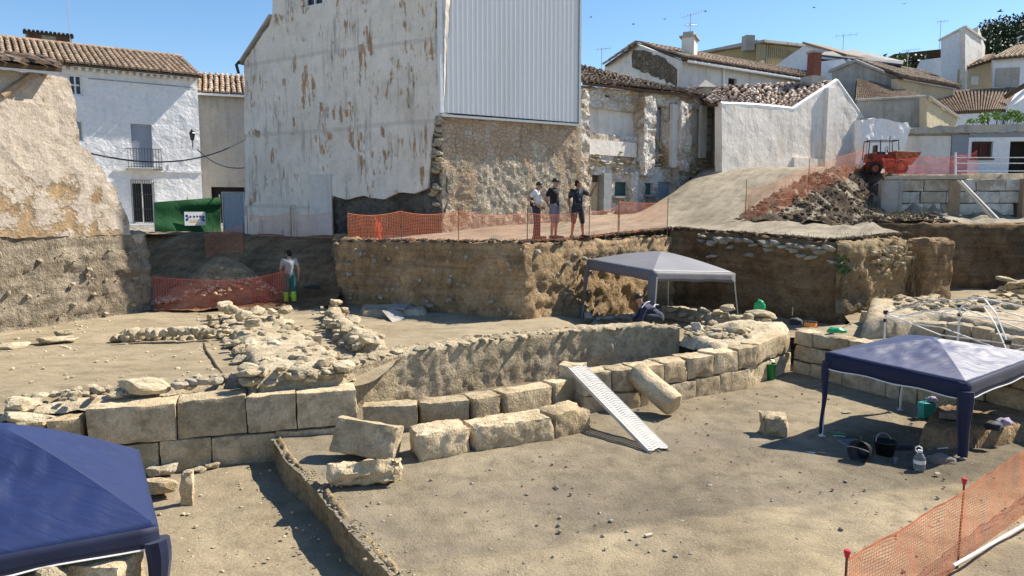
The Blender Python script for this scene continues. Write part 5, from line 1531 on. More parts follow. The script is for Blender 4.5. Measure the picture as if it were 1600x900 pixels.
# ------------------------------------------------------------------ white walled house with the patchy tile roof
wv = uvp(1128, 34.0, 1352, 41.0)
t = thing('white_wall_house', 'long whitewashed wall rising to a gable with patchy light and dark roof tiles', 'house', (13, 36, 5))
bl_ = hole(wv, 1248, 142, 1294, 242)
face(t, 'wall', wv, [(1128, 275), (1352, 275), (1347, 184), (1330, 158), (1309, 128), (1296, 136), (1240, 173), (1200, 168), (1150, 163), (1128, 164)], M['white2'], [], .28, .4, .022, 10, .03)
pbox(t, 'wall_pier', wv, wv.at(1288, 150)[0], wv.at(1288, 262)[1], wv.at(1304, 150)[0], wv.at(1304, 140)[1], .0, .22, M['white2'])
pbox(t, 'wall_pier', wv, wv.at(1334, 200)[0], wv.at(1334, 272)[1], wv.at(1349, 200)[0], wv.at(1349, 190)[1], .0, .20, M['white2'])
pbox(t, 'plinth', wv, wv.at(1240, 200)[0], wv.at(1240, 262)[1] - .6, wv.at(1340, 200)[0], wv.at(1240, 246)[1], .0, .12, M['white2'])
B = MB()
for (u0, v0), (u1, v1) in zip([(1128, 163), (1180, 165), (1240, 171), (1309, 126), (1330, 156)], [(1180, 165), (1240, 171), (1309, 126), (1330, 156), (1349, 184)]):
    a, b = wv.at(u0, v0), wv.at(u1, v1); B.tube([wv.pt(a[0], a[1], -.1), wv.pt(b[0], b[1], -.1)], .13, 6)
fit(B.build('coping', M['pvc'], t), t)
ea_ = wv.at(1128, 163); eb_ = wv.at(1240, 171); pk = wv.at(1308, 128)
tile_roof(t, wv.pt(ea_[0] - .6, ea_[1], -.2), wv.pt(eb_[0], eb_[1], -.2), wv.pt(pk[0], pk[1], -.2), D(1075, 139, 40.5), M['tile_mixed'], w=.25, rl=.42, jit=.3, seed=9, sag=.12, skip=.04)
solidbox(t, 'rear_block', [tuple(wv.pt(.3, 0, -.4).xy), tuple(wv.pt(wv.L - .3, 0, -.4).xy), tuple(wv.pt(wv.L - .5, 0, -5).xy), tuple(wv.pt(4.2, 0, -5).xy)], 4, [wv.at(1128, 168)[1], wv.at(1340, 186)[1], 8.6, 8.4], M['greyrender'])
t = thing('chimney', 'tall red brick chimney on a grey base above the white gable', 'chimney', D(1271, 128, 39.5))
B = MB(); B.box((0, 0, -.5), (1.0, .8, 1.5), .4); clean(B.build('chimney_base', M['concrete'], t))
B = MB(); B.box((0, 0, .85), (.48, .5, 1.2), .4); clean(B.build('brick_shaft', M['brick_red'], t))
B = MB(); B.box((0, 0, 1.5), (.62, .62, .1), .4); clean(B.build('cap', M['concrete'], t))
# ------------------------------------------------------------------ house behind with rubble gable and long white side
av = uvp(945, 47, 1066, 41.5); bv = uvp(1066, 41.5, 1262, 49)
t = thing('gable_house', 'white house with exposed rubble gable end and long tiled roof behind the ruin', 'house', (8, 44, 5))
face(t, 'gable_wall', av, [(945, 160), (1066, 160), (1066, 95), (995, 69), (945, 103)], M['offwhite'], [], .4, .35, .04, 11)
face(t, 'exposed_rubble', av, [(988, 104), (1060, 136), (1062, 112), (1040, 92), (1005, 78), (990, 80)], M['rubbledark'], [], .25, .3, .06, 12, .25, off=.06)
hw = hole(bv, 1138, 121, 1151, 138)
face(t, 'side_wall', bv, [(1066, 170), (1262, 170), (1262, 127), (1066, 95)], M['offwhite'], [hw], .4, .35, .03, 13)
openings(t, bv, hw, 'void', .2, 'window')
ez_ = bv.at(1066, 94); er_ = bv.at(1266, 126)
tile_roof(t, bv.pt(ez_[0] - .1, ez_[1], .4), bv.pt(er_[0], er_[1], .4), D(1270, 116, 55), D(993, 67, 46), M['tile_brown'], w=.28, rl=.5, jit=.06, seed=10)
tile_roof(t, D(945, 102, 50), D(945, 102, 46.6), D(995, 67, 44.2), D(998, 67, 49), M['tile_brown'], w=.28, rl=.5, jit=.05, seed=11)
B = MB(); B.tube([bv.pt(ez_[0], ez_[1] - .12, .42), bv.pt(er_[0], er_[1] - .12, .42)], .08, 6); B.tube([bv.pt(bv.at(1129, 110)[0], bv.at(1129, 108)[1], .1), bv.pt(bv.at(1129, 110)[0], bv.at(1129, 150)[1], .1)], .06, 6); fit(B.build('gutter', M['pvc'], t), t)
ch = thing('chimney', 'broad white chimney with a dark cap on the gable house roof', 'chimney', D(1077, 92, 43.5))
B = MB(); B.box((0, 0, .35), (.7, 1.2, 1.5), -.4); clean(B.build('shaft', M['offwhite'], ch))
B = MB(); B.box((0, 0, 1.14), (.95, 1.45, .09), -.4); B.box((0, 0, 1.3), (.6, 1.1, .22), -.4); clean(B.build('cap', M['greyrender'], ch))
antenna('large yagi aerial on the broad chimney of the gable house', D(1078, 64, 43.5), 1.5, big=1.4, two=True, arms=7, rz=.5)
antenna('faint small aerial beside the metal clad building behind the ruin roof', D(940, 100, 50), 1.0, big=1.0, arms=4, rz=.2)
# ochre clad barn
cv_ = uvp(1100, 60, 1187, 57); dv_ = uvp(1187, 57, 1262, 62)
t = thing('ochre_barn', 'ochre sheet clad barn with a shallow roof on the skyline', 'building', (20, 58, 10))
face(t, 'left_wall', cv_, [(1100, 130), (1187, 130), (1187, 68), (1100, 86)], M['ochre'], [], .6, .3, .03, 14)
face(t, 'right_wall', dv_, [(1187, 135), (1262, 135), (1262, 76), (1187, 68)], M['ochre'], [], .6, .3, .03, 15)
B = MB()
for vp, (u0, v0), (u1, v1) in ((cv_, (1098, 84), (1187, 66)), (dv_, (1187, 66), (1264, 74))):
    a, b = vp.at(u0, v0), vp.at(u1, v1); B.hexa([vp.pt(a[0], a[1] - .05, .4), vp.pt(b[0], b[1] - .05, .4), vp.pt(b[0], b[1] - .05, -3), vp.pt(a[0], a[1] - .05, -3), vp.pt(a[0], a[1] + .14, .4), vp.pt(b[0], b[1] + .14, .4), vp.pt(b[0], b[1] + .14, -3), vp.pt(a[0], a[1] + .14, -3)])
fit(clean(B.build('roof', M['concrete'], t)), t)
for i in range(26):
    a = dv_.L * (i + .5) / 26; z0 = dv_.at(1225, 125)[1]; pbox(t, 'cladding_rib', dv_, a - .05, z0, a + .05, dv_.at(1225, 73)[1] - .2, .02, .07, M['ochre'])
B = MB(); q = D(1169, 68, 57); B.box((q.x, q.y, q.z), (.7, .7, 1.1), .2); tag(clean(B.build('chimney', M['greyrender'])), 'stubby square chimney on the ochre barn roof', 'chimney')
# white gabled house with the dark lean-to
ev = uvp(1232, 55, 1300, 52)
t = thing('hill_house', 'white gabled house partly behind a dark open lean-to roof', 'house', (24, 54, 9))
face(t, 'gable_wall', ev, [(1210, 140), (1330, 140), (1324, 90), (1258, 70), (1232, 88), (1210, 104)], M['bluewhite'], [], .5, .35, .03, 16)
B = MB(); a, b = ev.at(1257, 69), ev.at(1326, 89); B.hexa([ev.pt(a[0], a[1], .25), ev.pt(b[0], b[1], .25), ev.pt(b[0], b[1], -3), ev.pt(a[0], a[1], -3), ev.pt(a[0], a[1] + .16, .25), ev.pt(b[0], b[1] + .16, .25), ev.pt(b[0], b[1] + .16, -3), ev.pt(a[0], a[1] + .16, -3)]); fit(clean(B.build('roof', M['tile_brown'], t)), t)
t = thing('lean_to', 'dark open sheet roof on posts beside the white gabled hill house', 'shelter', (26, 50, 9))
q = [D(1262, 86, 49), D(1410, 103, 52), D(1412, 98, 56), D(1335, 80, 55)]
B = MB(); n_ = Vector((0, 0, .12)); B.hexa([q[0], q[1], q[2], q[3], q[0] + n_, q[1] + n_, q[2] + n_, q[3] + n_]); fit(clean(B.build('roof_sheet', M['iron'], t)), t)
B = MB(); B.tube([D(1264, 86, 49), D(1264, 140, 49)], .09, 6); B.tube([D(1326, 92, 50), D(1326, 120, 50)], .09, 6); fit(B.build('posts', M['offwhite'], t), t)
fit(MB().hexa([D(1268, 90, 51.5), D(1405, 106, 53.5), D(1405, 106, 53.8), D(1268, 90, 51.8), D(1268, 125, 51.5), D(1405, 125, 53.5), D(1405, 125, 53.8), D(1268, 125, 51.8)]).build('back_wall', M['wood_dark'], t), t)
# white low wall in front of it
t = thing('garden_wall', 'low white sloping wall below the dark lean-to', 'wall', (24, 48, 9))
gv_ = uvp(1280, 48, 1332, 48.5); face(t, 'wall', gv_, [(1280, 140), (1332, 140), (1332, 108), (1318, 92), (1282, 96)], M['bluewhite'], [], .5, .3, .02, 17)
# grey gable house
fv_ = uvp(1270, 48.5, 1402, 46); sv_ = uvp(1402, 46, 1490, 52)
t = thing('grey_gable_house', 'shaded grey gable with two small dark windows and mossy tile roof', 'house', (24, 47, 8))
h1, h2 = hole(fv_, 1351, 127, 1361, 136), hole(fv_, 1374, 125, 1386, 139)
face(t, 'gable_wall', fv_, [(1270, 175), (1402, 175), (1402, 123), (1337, 96), (1270, 124)], M['concrete'], [h1, h2], .4, .35, .04, 18)
for h in (h1, h2): openings(t, fv_, h, 'void', .2, 'window')
pbox(t, 'render_patch', fv_, h2[0] - .15, h2[1] - .6, h2[2] + .6, h2[3] + .5, .0, .04, M['greyrender'])
face(t, 'side_wall', sv_, [(1402, 170), (1492, 170), (1490, 139), (1402, 123)], M['beige'], [], .4, .35, .04, 19)
a, b = sv_.at(1402, 122), sv_.at(1492, 138)
tile_roof(t, sv_.pt(a[0] - .1, a[1], .35), sv_.pt(b[0], b[1], .35), D(1440, 112, 58), D(1336, 94, 49), M['tile_dark'], w=.28, rl=.45, jit=.2, seed=13, sag=.1)
B = MB(); 
for (u0, v0), (u1, v1) in (((1268, 124), (1337, 95)), ((1337, 95), (1404, 123))):
    a, b = fv_.at(u0, v0), fv_.at(u1, v1); B.tube([fv_.pt(a[0], a[1], .1), fv_.pt(b[0], b[1], .1)], .11, 6)
fit(B.build('verge', M['concrete'], t), t)
# low tile roof in front of it, left
t = thing('low_roof_house', 'low brown tiled roof tucked behind the white gable', 'house', (20, 42, 8))
tile_roof(t, D(1335, 160, 41), D(1440, 152, 44), D(1390, 136, 48), D(1338, 126, 46), M['tile_brown'], w=.2, rl=.45, seed=14)
fit(MB().hexa([D(1335, 190, 41.3), D(1440, 190, 44.3), D(1440, 190, 46), D(1335, 190, 43), D(1335, 161, 41.3), D(1440, 153, 44.3), D(1440, 153, 46), D(1335, 161, 43)]).build('wall', M['greyrender'], t), t)
# lean-to block: front coloured grey for shade, end beige for sunlight
iv = uvp(1337, 41, 1448, 39.5); jv = uvp(1448, 39.5, 1496, 43)
t = thing('grey_block_house', 'flat building, front wall coloured grey for shade, sloping end wall beige for sunlight', 'house', (22, 41, 7))
face(t, 'front_wall', iv, [(1337, 205), (1448, 205), (1448, 152), (1337, 158)], M['greyrender'], [], .35, .35, .03, 20)
pbox(t, 'render_patch', iv, iv.at(1372, 180)[0], iv.at(1372, 200)[1], iv.L - .05, iv.at(1400, 160)[1], .0, .04, M['concrete'])
face(t, 'end_wall', jv, [(1448, 205), (1496, 205), (1495, 184), (1448, 151)], M['beige'], [], .35, .35, .03, 21)
B = MB(); a, b = jv.at(1446, 150), jv.at(1497, 185); B.tube([jv.pt(a[0], a[1], .1), jv.pt(b[0], b[1], .1)], .10, 6); a, b = iv.at(1336, 157), iv.at(1449, 151); B.tube([iv.pt(a[0], a[1], .05), iv.pt(b[0], b[1], .05)], .09, 6)
fit(B.build('coping', M['concrete'], t), t)
solidbox(t, 'rear_block', [tuple(iv.pt(.2, 0, -.4).xy), tuple(iv.pt(iv.L - .3, 0, -.4).xy), tuple(jv.pt(jv.L, 0, -.4).xy), tuple(iv.pt(0, 0, -5).xy)], 5, [iv.at(1337, 160)[1], iv.at(1448, 154)[1], jv.at(1495, 187)[1], 10.0], M['concrete'])
# big tiled roof house
kv = uvp(1462, 45, 1575, 46.5)
t = thing('tiled_house', 'low house with a broad regular brown tile roof behind the flat wall', 'house', (28, 46, 8))
face(t, 'wall', kv, [(1455, 200), (1590, 200), (1575, 172), (1462, 177)], M['bluewhite'], [], .4, .35, .02, 22)
tile_roof(t, D(1448, 178, 44.6), D(1572, 172, 46.2), D(1600, 138, 54), D(1396, 151, 52), M['tile_brown'], w=.17, rl=.42, seed=15)
ridge(t, D(1396, 150, 52), D(1600, 137, 54), M['tile_brown'])
fit(MB().hexa([D(1568, 200, 46), D(1640, 200, 46), D(1640, 200, 52), D(1568, 200, 52), D(1572, 171, 46), D(1640, 128, 46.5), D(1640, 126, 52), D(1590, 140, 52)]).build('end_wall', M['bluewhite'], t), t)
B = MB(); B.tube([D(1572, 170, 45.9), D(1602, 142, 46.0)], .12, 7); fit(B.build('verge', M['pvc'], t), t)
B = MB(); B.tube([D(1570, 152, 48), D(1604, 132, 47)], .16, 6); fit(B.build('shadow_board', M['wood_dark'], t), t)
# tall white tower house
mv_ = uvp(1430, 62, 1508, 57); nv_ = uvp(1508, 57, 1533, 60)
t = thing('tower_house', 'tall narrow pale house on the skyline with a lower wing', 'house', (36, 60, 12))
face(t, 'left_wall', mv_, [(1470, 150), (1508, 150), (1508, 43), (1470, 63)], M['bluewhite'], [], .5, .35, .02, 23)  # one white house: shade put into this colour, sunlight into the right wall's
face(t, 'right_wall', nv_, [(1508, 150), (1533, 150), (1533, 61), (1508, 43)], M['offwhite'], [], .5, .35, .02, 24)
ov_ = uvp(1400, 63, 1470, 60.5)
face(t, 'low_wing', ov_, [(1412, 135), (1470, 135), (1470, 90), (1438, 94), (1430, 112), (1412, 120)], M['bluewhite'], [], .5, .35, .02, 25)
B = MB()
for vp, p0, p1 in ((mv_, (1468, 63), (1508, 42)), (nv_, (1508, 42), (1535, 61))):
    a, b = vp.at(*p0), vp.at(*p1); B.tube([vp.pt(a[0], a[1], .05), vp.pt(b[0], b[1], .05)], .10, 6)
fit(B.build('coping', M['offwhite'], t), t)
solidbox(t, 'rear_block', [tuple(mv_.pt(mv_.at(1472, 70)[0], 0, -.4).xy), tuple(mv_.pt(mv_.L - .3, 0, -.4).xy), tuple(nv_.pt(nv_.L - .3, 0, -.4).xy)], 8, [mv_.at(1472, 64)[1], mv_.at(1506, 45)[1], nv_.at(1530, 62)[1]], M['offwhite'])
antenna('thin antenna mast at the left edge of the pale tower house', D(1468, 72, 59), 1.9, big=.9, arms=4)
# two small houses at the right edge
t = thing('beige_house', 'small beige house with a tiled verge under the pine trees', 'house', (42, 60, 11))
pv_ = uvp(1503, 56, 1552, 57); face(t, 'wall', pv_, [(1500, 150), (1552, 150), (1552, 96), (1530, 92), (1503, 108)], M['beige'], [], .5, .35, .02, 26)
pbox(t, 'window_panel', pv_, pv_.at(1516, 130)[0], pv_.at(1516, 132)[1], pv_.at(1528, 120)[0], pv_.at(1516, 119)[1], .0, .05, M['offwhite'])
tile_roof(t, D(1503, 109, 55.7), D(1552, 94, 56), D(1556, 86, 61), D(1534, 90, 61), M['tile_tan'], w=.3, rl=.5, seed=16)
t = thing('edge_house', 'white house with a grey rendered panel at the right edge of the town', 'house', (44, 58, 11))
qv_ = uvp(1552, 54, 1640, 53); face(t, 'wall', qv_, [(1552, 150), (1640, 150), (1640, 84), (1552, 92)], M['bluewhite'], [], .5, .35, .02, 27)
pbox(t, 'grey_panel', qv_, qv_.at(1556, 100)[0], qv_.at(1556, 136)[1], qv_.at(1594, 100)[0], qv_.at(1556, 107)[1], .0, .06, M['greyrender'])
tile_roof(t, D(1550, 92, 53.8), D(1640, 84, 52.8), D(1640, 66, 58), D(1585, 74, 58), M['tile_tan'], w=.3, rl=.5, seed=17)
antenna('aerial over the white house at the right edge', D(1590, 82, 55), 1.1, big=.7, arms=5, rz=.6, two=True)
antenna('aerial with a long boom between the pine trees and tower house', D(1317, 78, 58), 1.1, big=1.8, arms=4, rz=.1)
antenna('far small aerial beside the trees left of the tower house', D(1418, 100, 66), 1.2, big=1.6, arms=5)

# ------------------------------------------------------------------ terrace: retaining wall, crumbling wall, long flat-roofed building
lv_ = uvp(1346, 35.6, 1422, 36.8)
t = thing('crumbling_wall', 'crumbling whitewashed wall behind the red dumper', 'wall', (19, 36, 5.5))
face(t, 'wall', lv_, [(1346, 275), (1402, 275), (1412, 235), (1422, 200), (1418, 192), (1400, 190), (1372, 185), (1346, 186)], M['white'], [], .2, .4, .09, 28, .12)
rr = random.Random(9)
for i in range(26):
    f = rr.random(); u = lerp(1352, 1420, f); v = 186 + 8 * f; a, z = lv_.at(u, v); stone(t, lv_.pt(a, z, -.15), (rr.uniform(.25, .5), .3, .18), 'stone_grey' if f > .7 else 'stone', 'flat', rz=lv_.head, name='coping_stone')
tv = uvp(1408, 37.6, 1660, 37.0)
t = thing('flat_roofed_house', 'long low building with pale blue walls, red shuttered window and dark doorway', 'house', (21, 37, 5.5))
hw, hd = hole(tv, 1517, 222, 1547, 247), hole(tv, 1577, 221, 1606, 274)
face(t, 'wall', tv, [(1408, 285), (1660, 285), (1660, 206), (1408, 208)], M['concrete'], [hw, hd], .3, .4, .035, 29)
a0, z0 = tv.at(1408, 210); a1, z1 = tv.at(1660, 194)
fit(wall_sheet('parapet', tv, [(a0, z0), (a1, z0 + .1), (a1, z1), (tv.at(1500, 192)[0], tv.at(1500, 196)[1]), (a0, tv.at(1408, 201)[1])], M['concrete'], res=.18, thick=.7, rough=.12, rs=1.6, parent=t, seed=30, jag=.10, off=.22), t)
pa = tv.at(1509, 270); pb_ = tv.at(1660, 214)
fit(wall_sheet('painted_front', tv, rect(pa[0], tv.at(1509, 282)[1], pb_[0], pb_[1]), M['bluewhite'], [rect(*hw), rect(*hd)], res=.4, thick=.05, rough=.012, parent=t, seed=31, off=.10), t)
pbox(t, 'grey_trim', tv, tv.at(1500, 0)[0], tv.at(1500, 282)[1], pa[0] - .01, tv.at(1500, 211)[1], .0, .10, M['greyblue'])
pbox(t, 'grey_band', tv, pa[0], pb_[1] + .01, pb_[0], pb_[1] + .38, .02, .11, M['greyblue'])
wnd = window(t, tv, *hw, 'wood_dark', 'maroon', rec=.02, mull=1, fw=.08)
grille(t, tv, hw[0], hw[1], hw[2], hw[3], .14, 8, 2)
pbox(t, 'window_sill', tv, hw[0] - .1, hw[1] - .1, hw[2] + .1, hw[1] - .02, .0, .2, M['wood_dark'])
openings(t, tv, hd, 'void', .3, 'doorway')
solidbox(t, 'rear_block', [tuple(tv.pt(.1, 0, -.9).xy), tuple(tv.pt(tv.L, 0, -.9).xy), tuple(tv.pt(tv.L, 0, -6).xy), tuple(tv.pt(.1, 0, -6).xy)], 5, tv.at(1500, 198)[1], M['concrete'])
pbox(t, 'pale_panel', tv, tv.at(1422, 0)[0], tv.at(1422, 278)[1], tv.at(1499, 0)[0], tv.at(1422, 213)[1], .02, .07, M['offwhite'])
# retaining wall of painted blocks
sv2 = uvp(1383, 31.6, 1610, 30.4)
t = thing('retaining_wall', 'limewashed retaining wall of squared blocks below the terrace with the dumper', 'wall', (17, 31, 3.4))
def zr(u, v): return sv2.at(u, v)
M['wash'] = limewash('worn_wall_whitewash', (.66, .645, .60), (.36, .30, .21), .9, 0, .04)
M['washblock'] = earthy('whitewashed_block', (.50, .47, .41), (.62, .60, .55), (.70, .685, .64), .7, 3, 22, .8, .04, rnd=True, var=.14, contrast=.45, stain=((.33, .26, .18, 1), 1.3, .75))
zt = zr(1400, 281)[1]; zb_ = 3.2; rr = random.Random(4)
rows_ = 4
for r in range(rows_):
    a = zr(1410, 281)[0] if r else zr(1410, 281)[0]; z0, z1 = lerp(zb_, zt, r / rows_), lerp(zb_, zt, (r + 1) / rows_)
    end = zr(1594, 300)[0]
    while a < end - .3:
        L_ = min(rr.uniform(.55, 1.15), end - a)
        p, q = sv2.pt(a, 0, .02), sv2.pt(a + L_, 0, .02)
        block(t, (p.x, p.y), (q.x, q.y), z0 + .015, z1, .4, 'washblock' if rr.random() < .85 else 'stone_grey', name='stone_block', n=.12, r=.03, chip=.04, amp=.02); a += L_
pbox(t, 'brick_patch', sv2, zr(1482, 300)[0], zb_ + .4, zr(1500, 300)[0], zt - .05, .0, .06, M['wood'])
pbox(t, 'concrete_cap', sv2, zr(1385, 280)[0], zt + .01, zr(1512, 280)[0], zt + .16, -.35, .12, M['wood_pale'])
pbox(t, 'end_pier', sv2, zr(1376, 280)[0], zb_ - .3, zr(1402, 280)[0], zt - .02, -.3, .30, M['concrete'])
pbox(t, 'end_pier', sv2, zr(1403, 280)[0], zb_ - .3, zr(1409, 280)[0], zt - .0, -.3, .22, M['greyrender'])
pbox(t, 'backing', sv2, zr(1385, 280)[0], 1.0, zr(1612, 280)[0], zt - .02, -.8, -.36, M['concrete'])
pbox(t, 'end_pier', sv2, zr(1594, 280)[0], zb_ - 1.5, zr(1616, 280)[0], zt, -.5, .4, M['wood'])
# leaning poles
for i, (u0, v0, u1, v1, lab) in enumerate([(1496, 282, 1606, 402, 'upper of two long poles leaning down the retaining wall'), (1502, 283, 1612, 396, 'lower of two long poles leaning down the retaining wall')]):
    B = MB(); B.tube([D(u0, v0, 30.4), D(u1, v1, 27.5)], .05, 7); tag(B.build('leaning_pole', M['wood_pale'] if i == 0 else M['galv']), lab, 'pole', 'poles leaning on the retaining wall')
# white rope rail
t = thing('rope_rail', 'three white rails strung along the terrace edge at the right', 'railing', D(1496, 268, 31))
for v0, v1 in ((246, 246), (255, 255), (267, 267)):
    B = MB(); B.tube([D(1494, v0, 31.2), D(1640, v1, 30.2)], .022, 5); fit(B.build('rail', M['pvc'], t), t)
for u in (1493, 1636):
    B = MB(); B.tube([D(u, 238, 31.2 - (u - 1494) * .007), D(u, 274, 31.2 - (u - 1494) * .007)], .04, 6); fit(B.build('post', M['pvc'], t), t)

# ------------------------------------------------------------------ plants and trees
def leaf_cloud(B, blobs, n, size, rs):
    for i in range(n):
        c, r = rs.choice(blobs)
        d = Vector((rs.gauss(0, 1), rs.gauss(0, 1), rs.gauss(0, 1))).normalized() * (rs.random() ** .4)
        p = Vector(c) + Vector((d.x * r[0], d.y * r[1], d.z * r[2]))
        s = size * rs.uniform(.6, 1.4); a = Vector((rs.gauss(0, 1), rs.gauss(0, 1), rs.gauss(0, 1))).normalized(); b = a.orthogonal().normalized(); c2 = a.cross(b)
        B.add([p - b * s, p + c2 * s * .45, p + b * s, p - c2 * s * .45], [(0, 1, 2, 3)])
def tree(name, label, base, h, cw, m, n, leaf_s, seed, group, pine=False):
    t = thing(name, label, 'tree', base, 0, group); rs = random.Random(seed)
    B = MB(); B.tube([(0, 0, -.6), (.1 * h * .2, 0, h * .4), (0, .1, h * .8)], [h * .03, h * .022, h * .008], 7)
    blobs = []
    for k in range(15):
        an = rs.uniform(0, 6.28); rr_ = cw * rs.uniform(.15, .62); z = h * rs.uniform(.38, .92)
        c = (math.cos(an) * rr_, math.sin(an) * rr_, z); blobs.append((c, (cw * rs.uniform(.22, .4), cw * rs.uniform(.22, .4), h * rs.uniform(.09, .16))))
        B.tube([(0, 0, z * .75), c], [h * .01, h * .004], 5)
    B.build('trunk', M['bark'], t)
    C = MB(); leaf_cloud(C, blobs, n, leaf_s, rs); C.build('crown', M[m], t)
    return t
rs = random.Random(31); tg = 'pine trees on the hill above the town'
spots = [(1543, 74, 84, 9, 5.5), (1562, 62, 90, 11, 6.5), (1583, 46, 92, 12, 6.5), (1604, 38, 95, 13, 7), (1570, 78, 80, 9, 6), (1596, 76, 82, 10, 6), (1546, 90, 78, 8, 5), (1630, 40, 95, 14, 7), (1618, 66, 84, 11, 6)]
labs = ['lowest dark pine beside the pale tower house', 'dark pine second in line from the tower house', 'tall dark pine crowning the hill ridge', 'tallest dark pine at the right edge of the photo', 'small dark pine behind the beige house roof', 'dark pine behind the white house at the edge', 'short dark pine just above the beige house verge', 'dark pine cut by the right edge above the others', 'dark pine cut by the right edge, lower on the hill']
for (u, v, d, h, cw), lb in zip(spots, labs):
    top = D(u, v - 22, d); tree('pine_tree', lb, (top.x, top.y, top.z - h), h, cw, 'pine', 5200, .22, int(u), tg)
for u, v, d, h, cw, m, lb in [(1388, 86, 72, 5, 3.2, 'leaf', 'pale feathery tree behind the dark lean-to'), (1424, 84, 74, 5, 2.6, 'pine', 'small round dark tree left of the tower house'), (1447, 80, 76, 6, 3.4, 'pine', 'larger dark tree just left of the tower house'), (1408, 90, 74, 4, 2.4, 'leaf', 'low pale bush between lean-to and dark trees')]:
    top = D(u, v, d); tree('broadleaf_tree', lb, (top.x, top.y, top.z - h), h, cw, m, 700, .24, int(u), 'trees behind the town roofs')
t = thing('fig_shrub', 'bright green leafy shrub growing over the flat roof wall', 'shrub', D(1555, 188, 40))
B = MB(); C = MB(); blobs = []
for i in range(14):
    x = rs.uniform(-1.35, 1.35); z = rs.uniform(-.1, .38) + (.12 if x > .2 else 0); blobs.append(((x, rs.uniform(-.3, .3), z), (.28, .28, .16))); B.tube([(x * .6, 0, -.6), (x, 0, z)], .02, 4)
leaf_cloud(C, blobs, 620, .10, rs); B.build('stems', M['bark'], t); C.build('foliage', M['leaf_bright'], t)
# dry weeds on lips and ledges
B = MB()
for pth, zz in (([(5.6, 25.0), (9.4, 21.2), (12.6, 23.2)], 3.15), ([(9.5, 21.0), (11.9, 22.6)], 2.3), ([(-5.6, 23.2), (.3, 20.1), (5.6, 25)], 3.05)):
    ff, LL = pline(pth)
    for i in range(140):
        q = ff(rs.uniform(0, LL)); h = rs.uniform(.06, .28); a = rs.uniform(0, 6.28); w_ = .005
        b_ = Vector((q.x + rs.gauss(0, .15), q.y + rs.gauss(.2, .2), zz)); tip = b_ + Vector((math.cos(a) * h * .5, math.sin(a) * h * .5, h)); s_ = Vector((math.sin(a), -math.cos(a), 0)) * w_
        B.add([b_ - s_, b_ + s_, tip], [(0, 1, 2)])
for i in range(420):
    y = rs.uniform(27.4, 32.4); x = rs.uniform(9, 16); dx, dy = x - 6.3, y - 26.3
    if (dx * 9.5 - dy * 6) / 11.24 < 1.05 + .27 * max(0, (dx * 6 + dy * 9.5) / 11.24 - 2): continue
    for k in range(4):
        h = rs.uniform(.1, .4); a = rs.uniform(0, 6.28); b_ = Vector((x + rs.gauss(0, .05), y + rs.gauss(0, .05), z_rub(x, y))); tip = b_ + Vector((math.cos(a) * h * .6, math.sin(a) * h * .6, h)); s_ = Vector((math.sin(a), -math.cos(a), 0)) * .007
        B.add([b_ - s_, b_ + s_, tip], [(0, 1, 2)])
tag(B.build('weeds', M['dryweed']), None, None, None, 'stuff')
t = thing('weed_clump', 'small dark green weed growing from the corner of the shaded bank', 'plant', (9.35, 20.85, 2.45)); C = MB(); leaf_cloud(C, [((0, 0, 0), (.22, .15, .22)), ((.05, 0, -.2), (.2, .15, .15))], 160, .07, rs); C.build('foliage', M['leaf'], t)
# swifts in the sky
bl = [(923, 27, 'swift nearest the metal cladding edge'), (990, 38, 'swift flying left of the roof aerial'), (1038, 30, 'swift just left of the big roof aerial'), (1272, 12, 'swift above the white gable'), (1413, 6, 'swift high above the tower house'), (1562, 18, 'largest swift gliding by the pine ridge'), (1102, 18, 'swift right of the big roof aerial')]
for i, (u, v, lb) in enumerate(bl):
    s = .9 if u == 1562 else .5; p = D(u, v, 60)
    t = thing('swift', lb, 'bird', p, rs.uniform(0, 6), 'swifts in the blue sky')
    B = MB(); B.tube([(-.28 * s, 0, 0), (-.1 * s, 0, .01), (.12 * s, 0, .01), (.24 * s, 0, 0)], [.015 * s, .06 * s, .055 * s, .015 * s], 6); B.build('body', M['iron'], t)
    for sg in (-1, 1):
        W_ = MB(); W_.add([(.12 * s, sg * .04 * s, 0), (-.04 * s, sg * .04 * s, 0), (.06 * s, sg * .28 * s, .12 * s), (-.08 * s, sg * .26 * s, .12 * s), (-.18 * s, sg * .52 * s, .06 * s)], [(0, 1, 3, 2), (2, 3, 4)]); W_.build('wing', M['iron'], t)
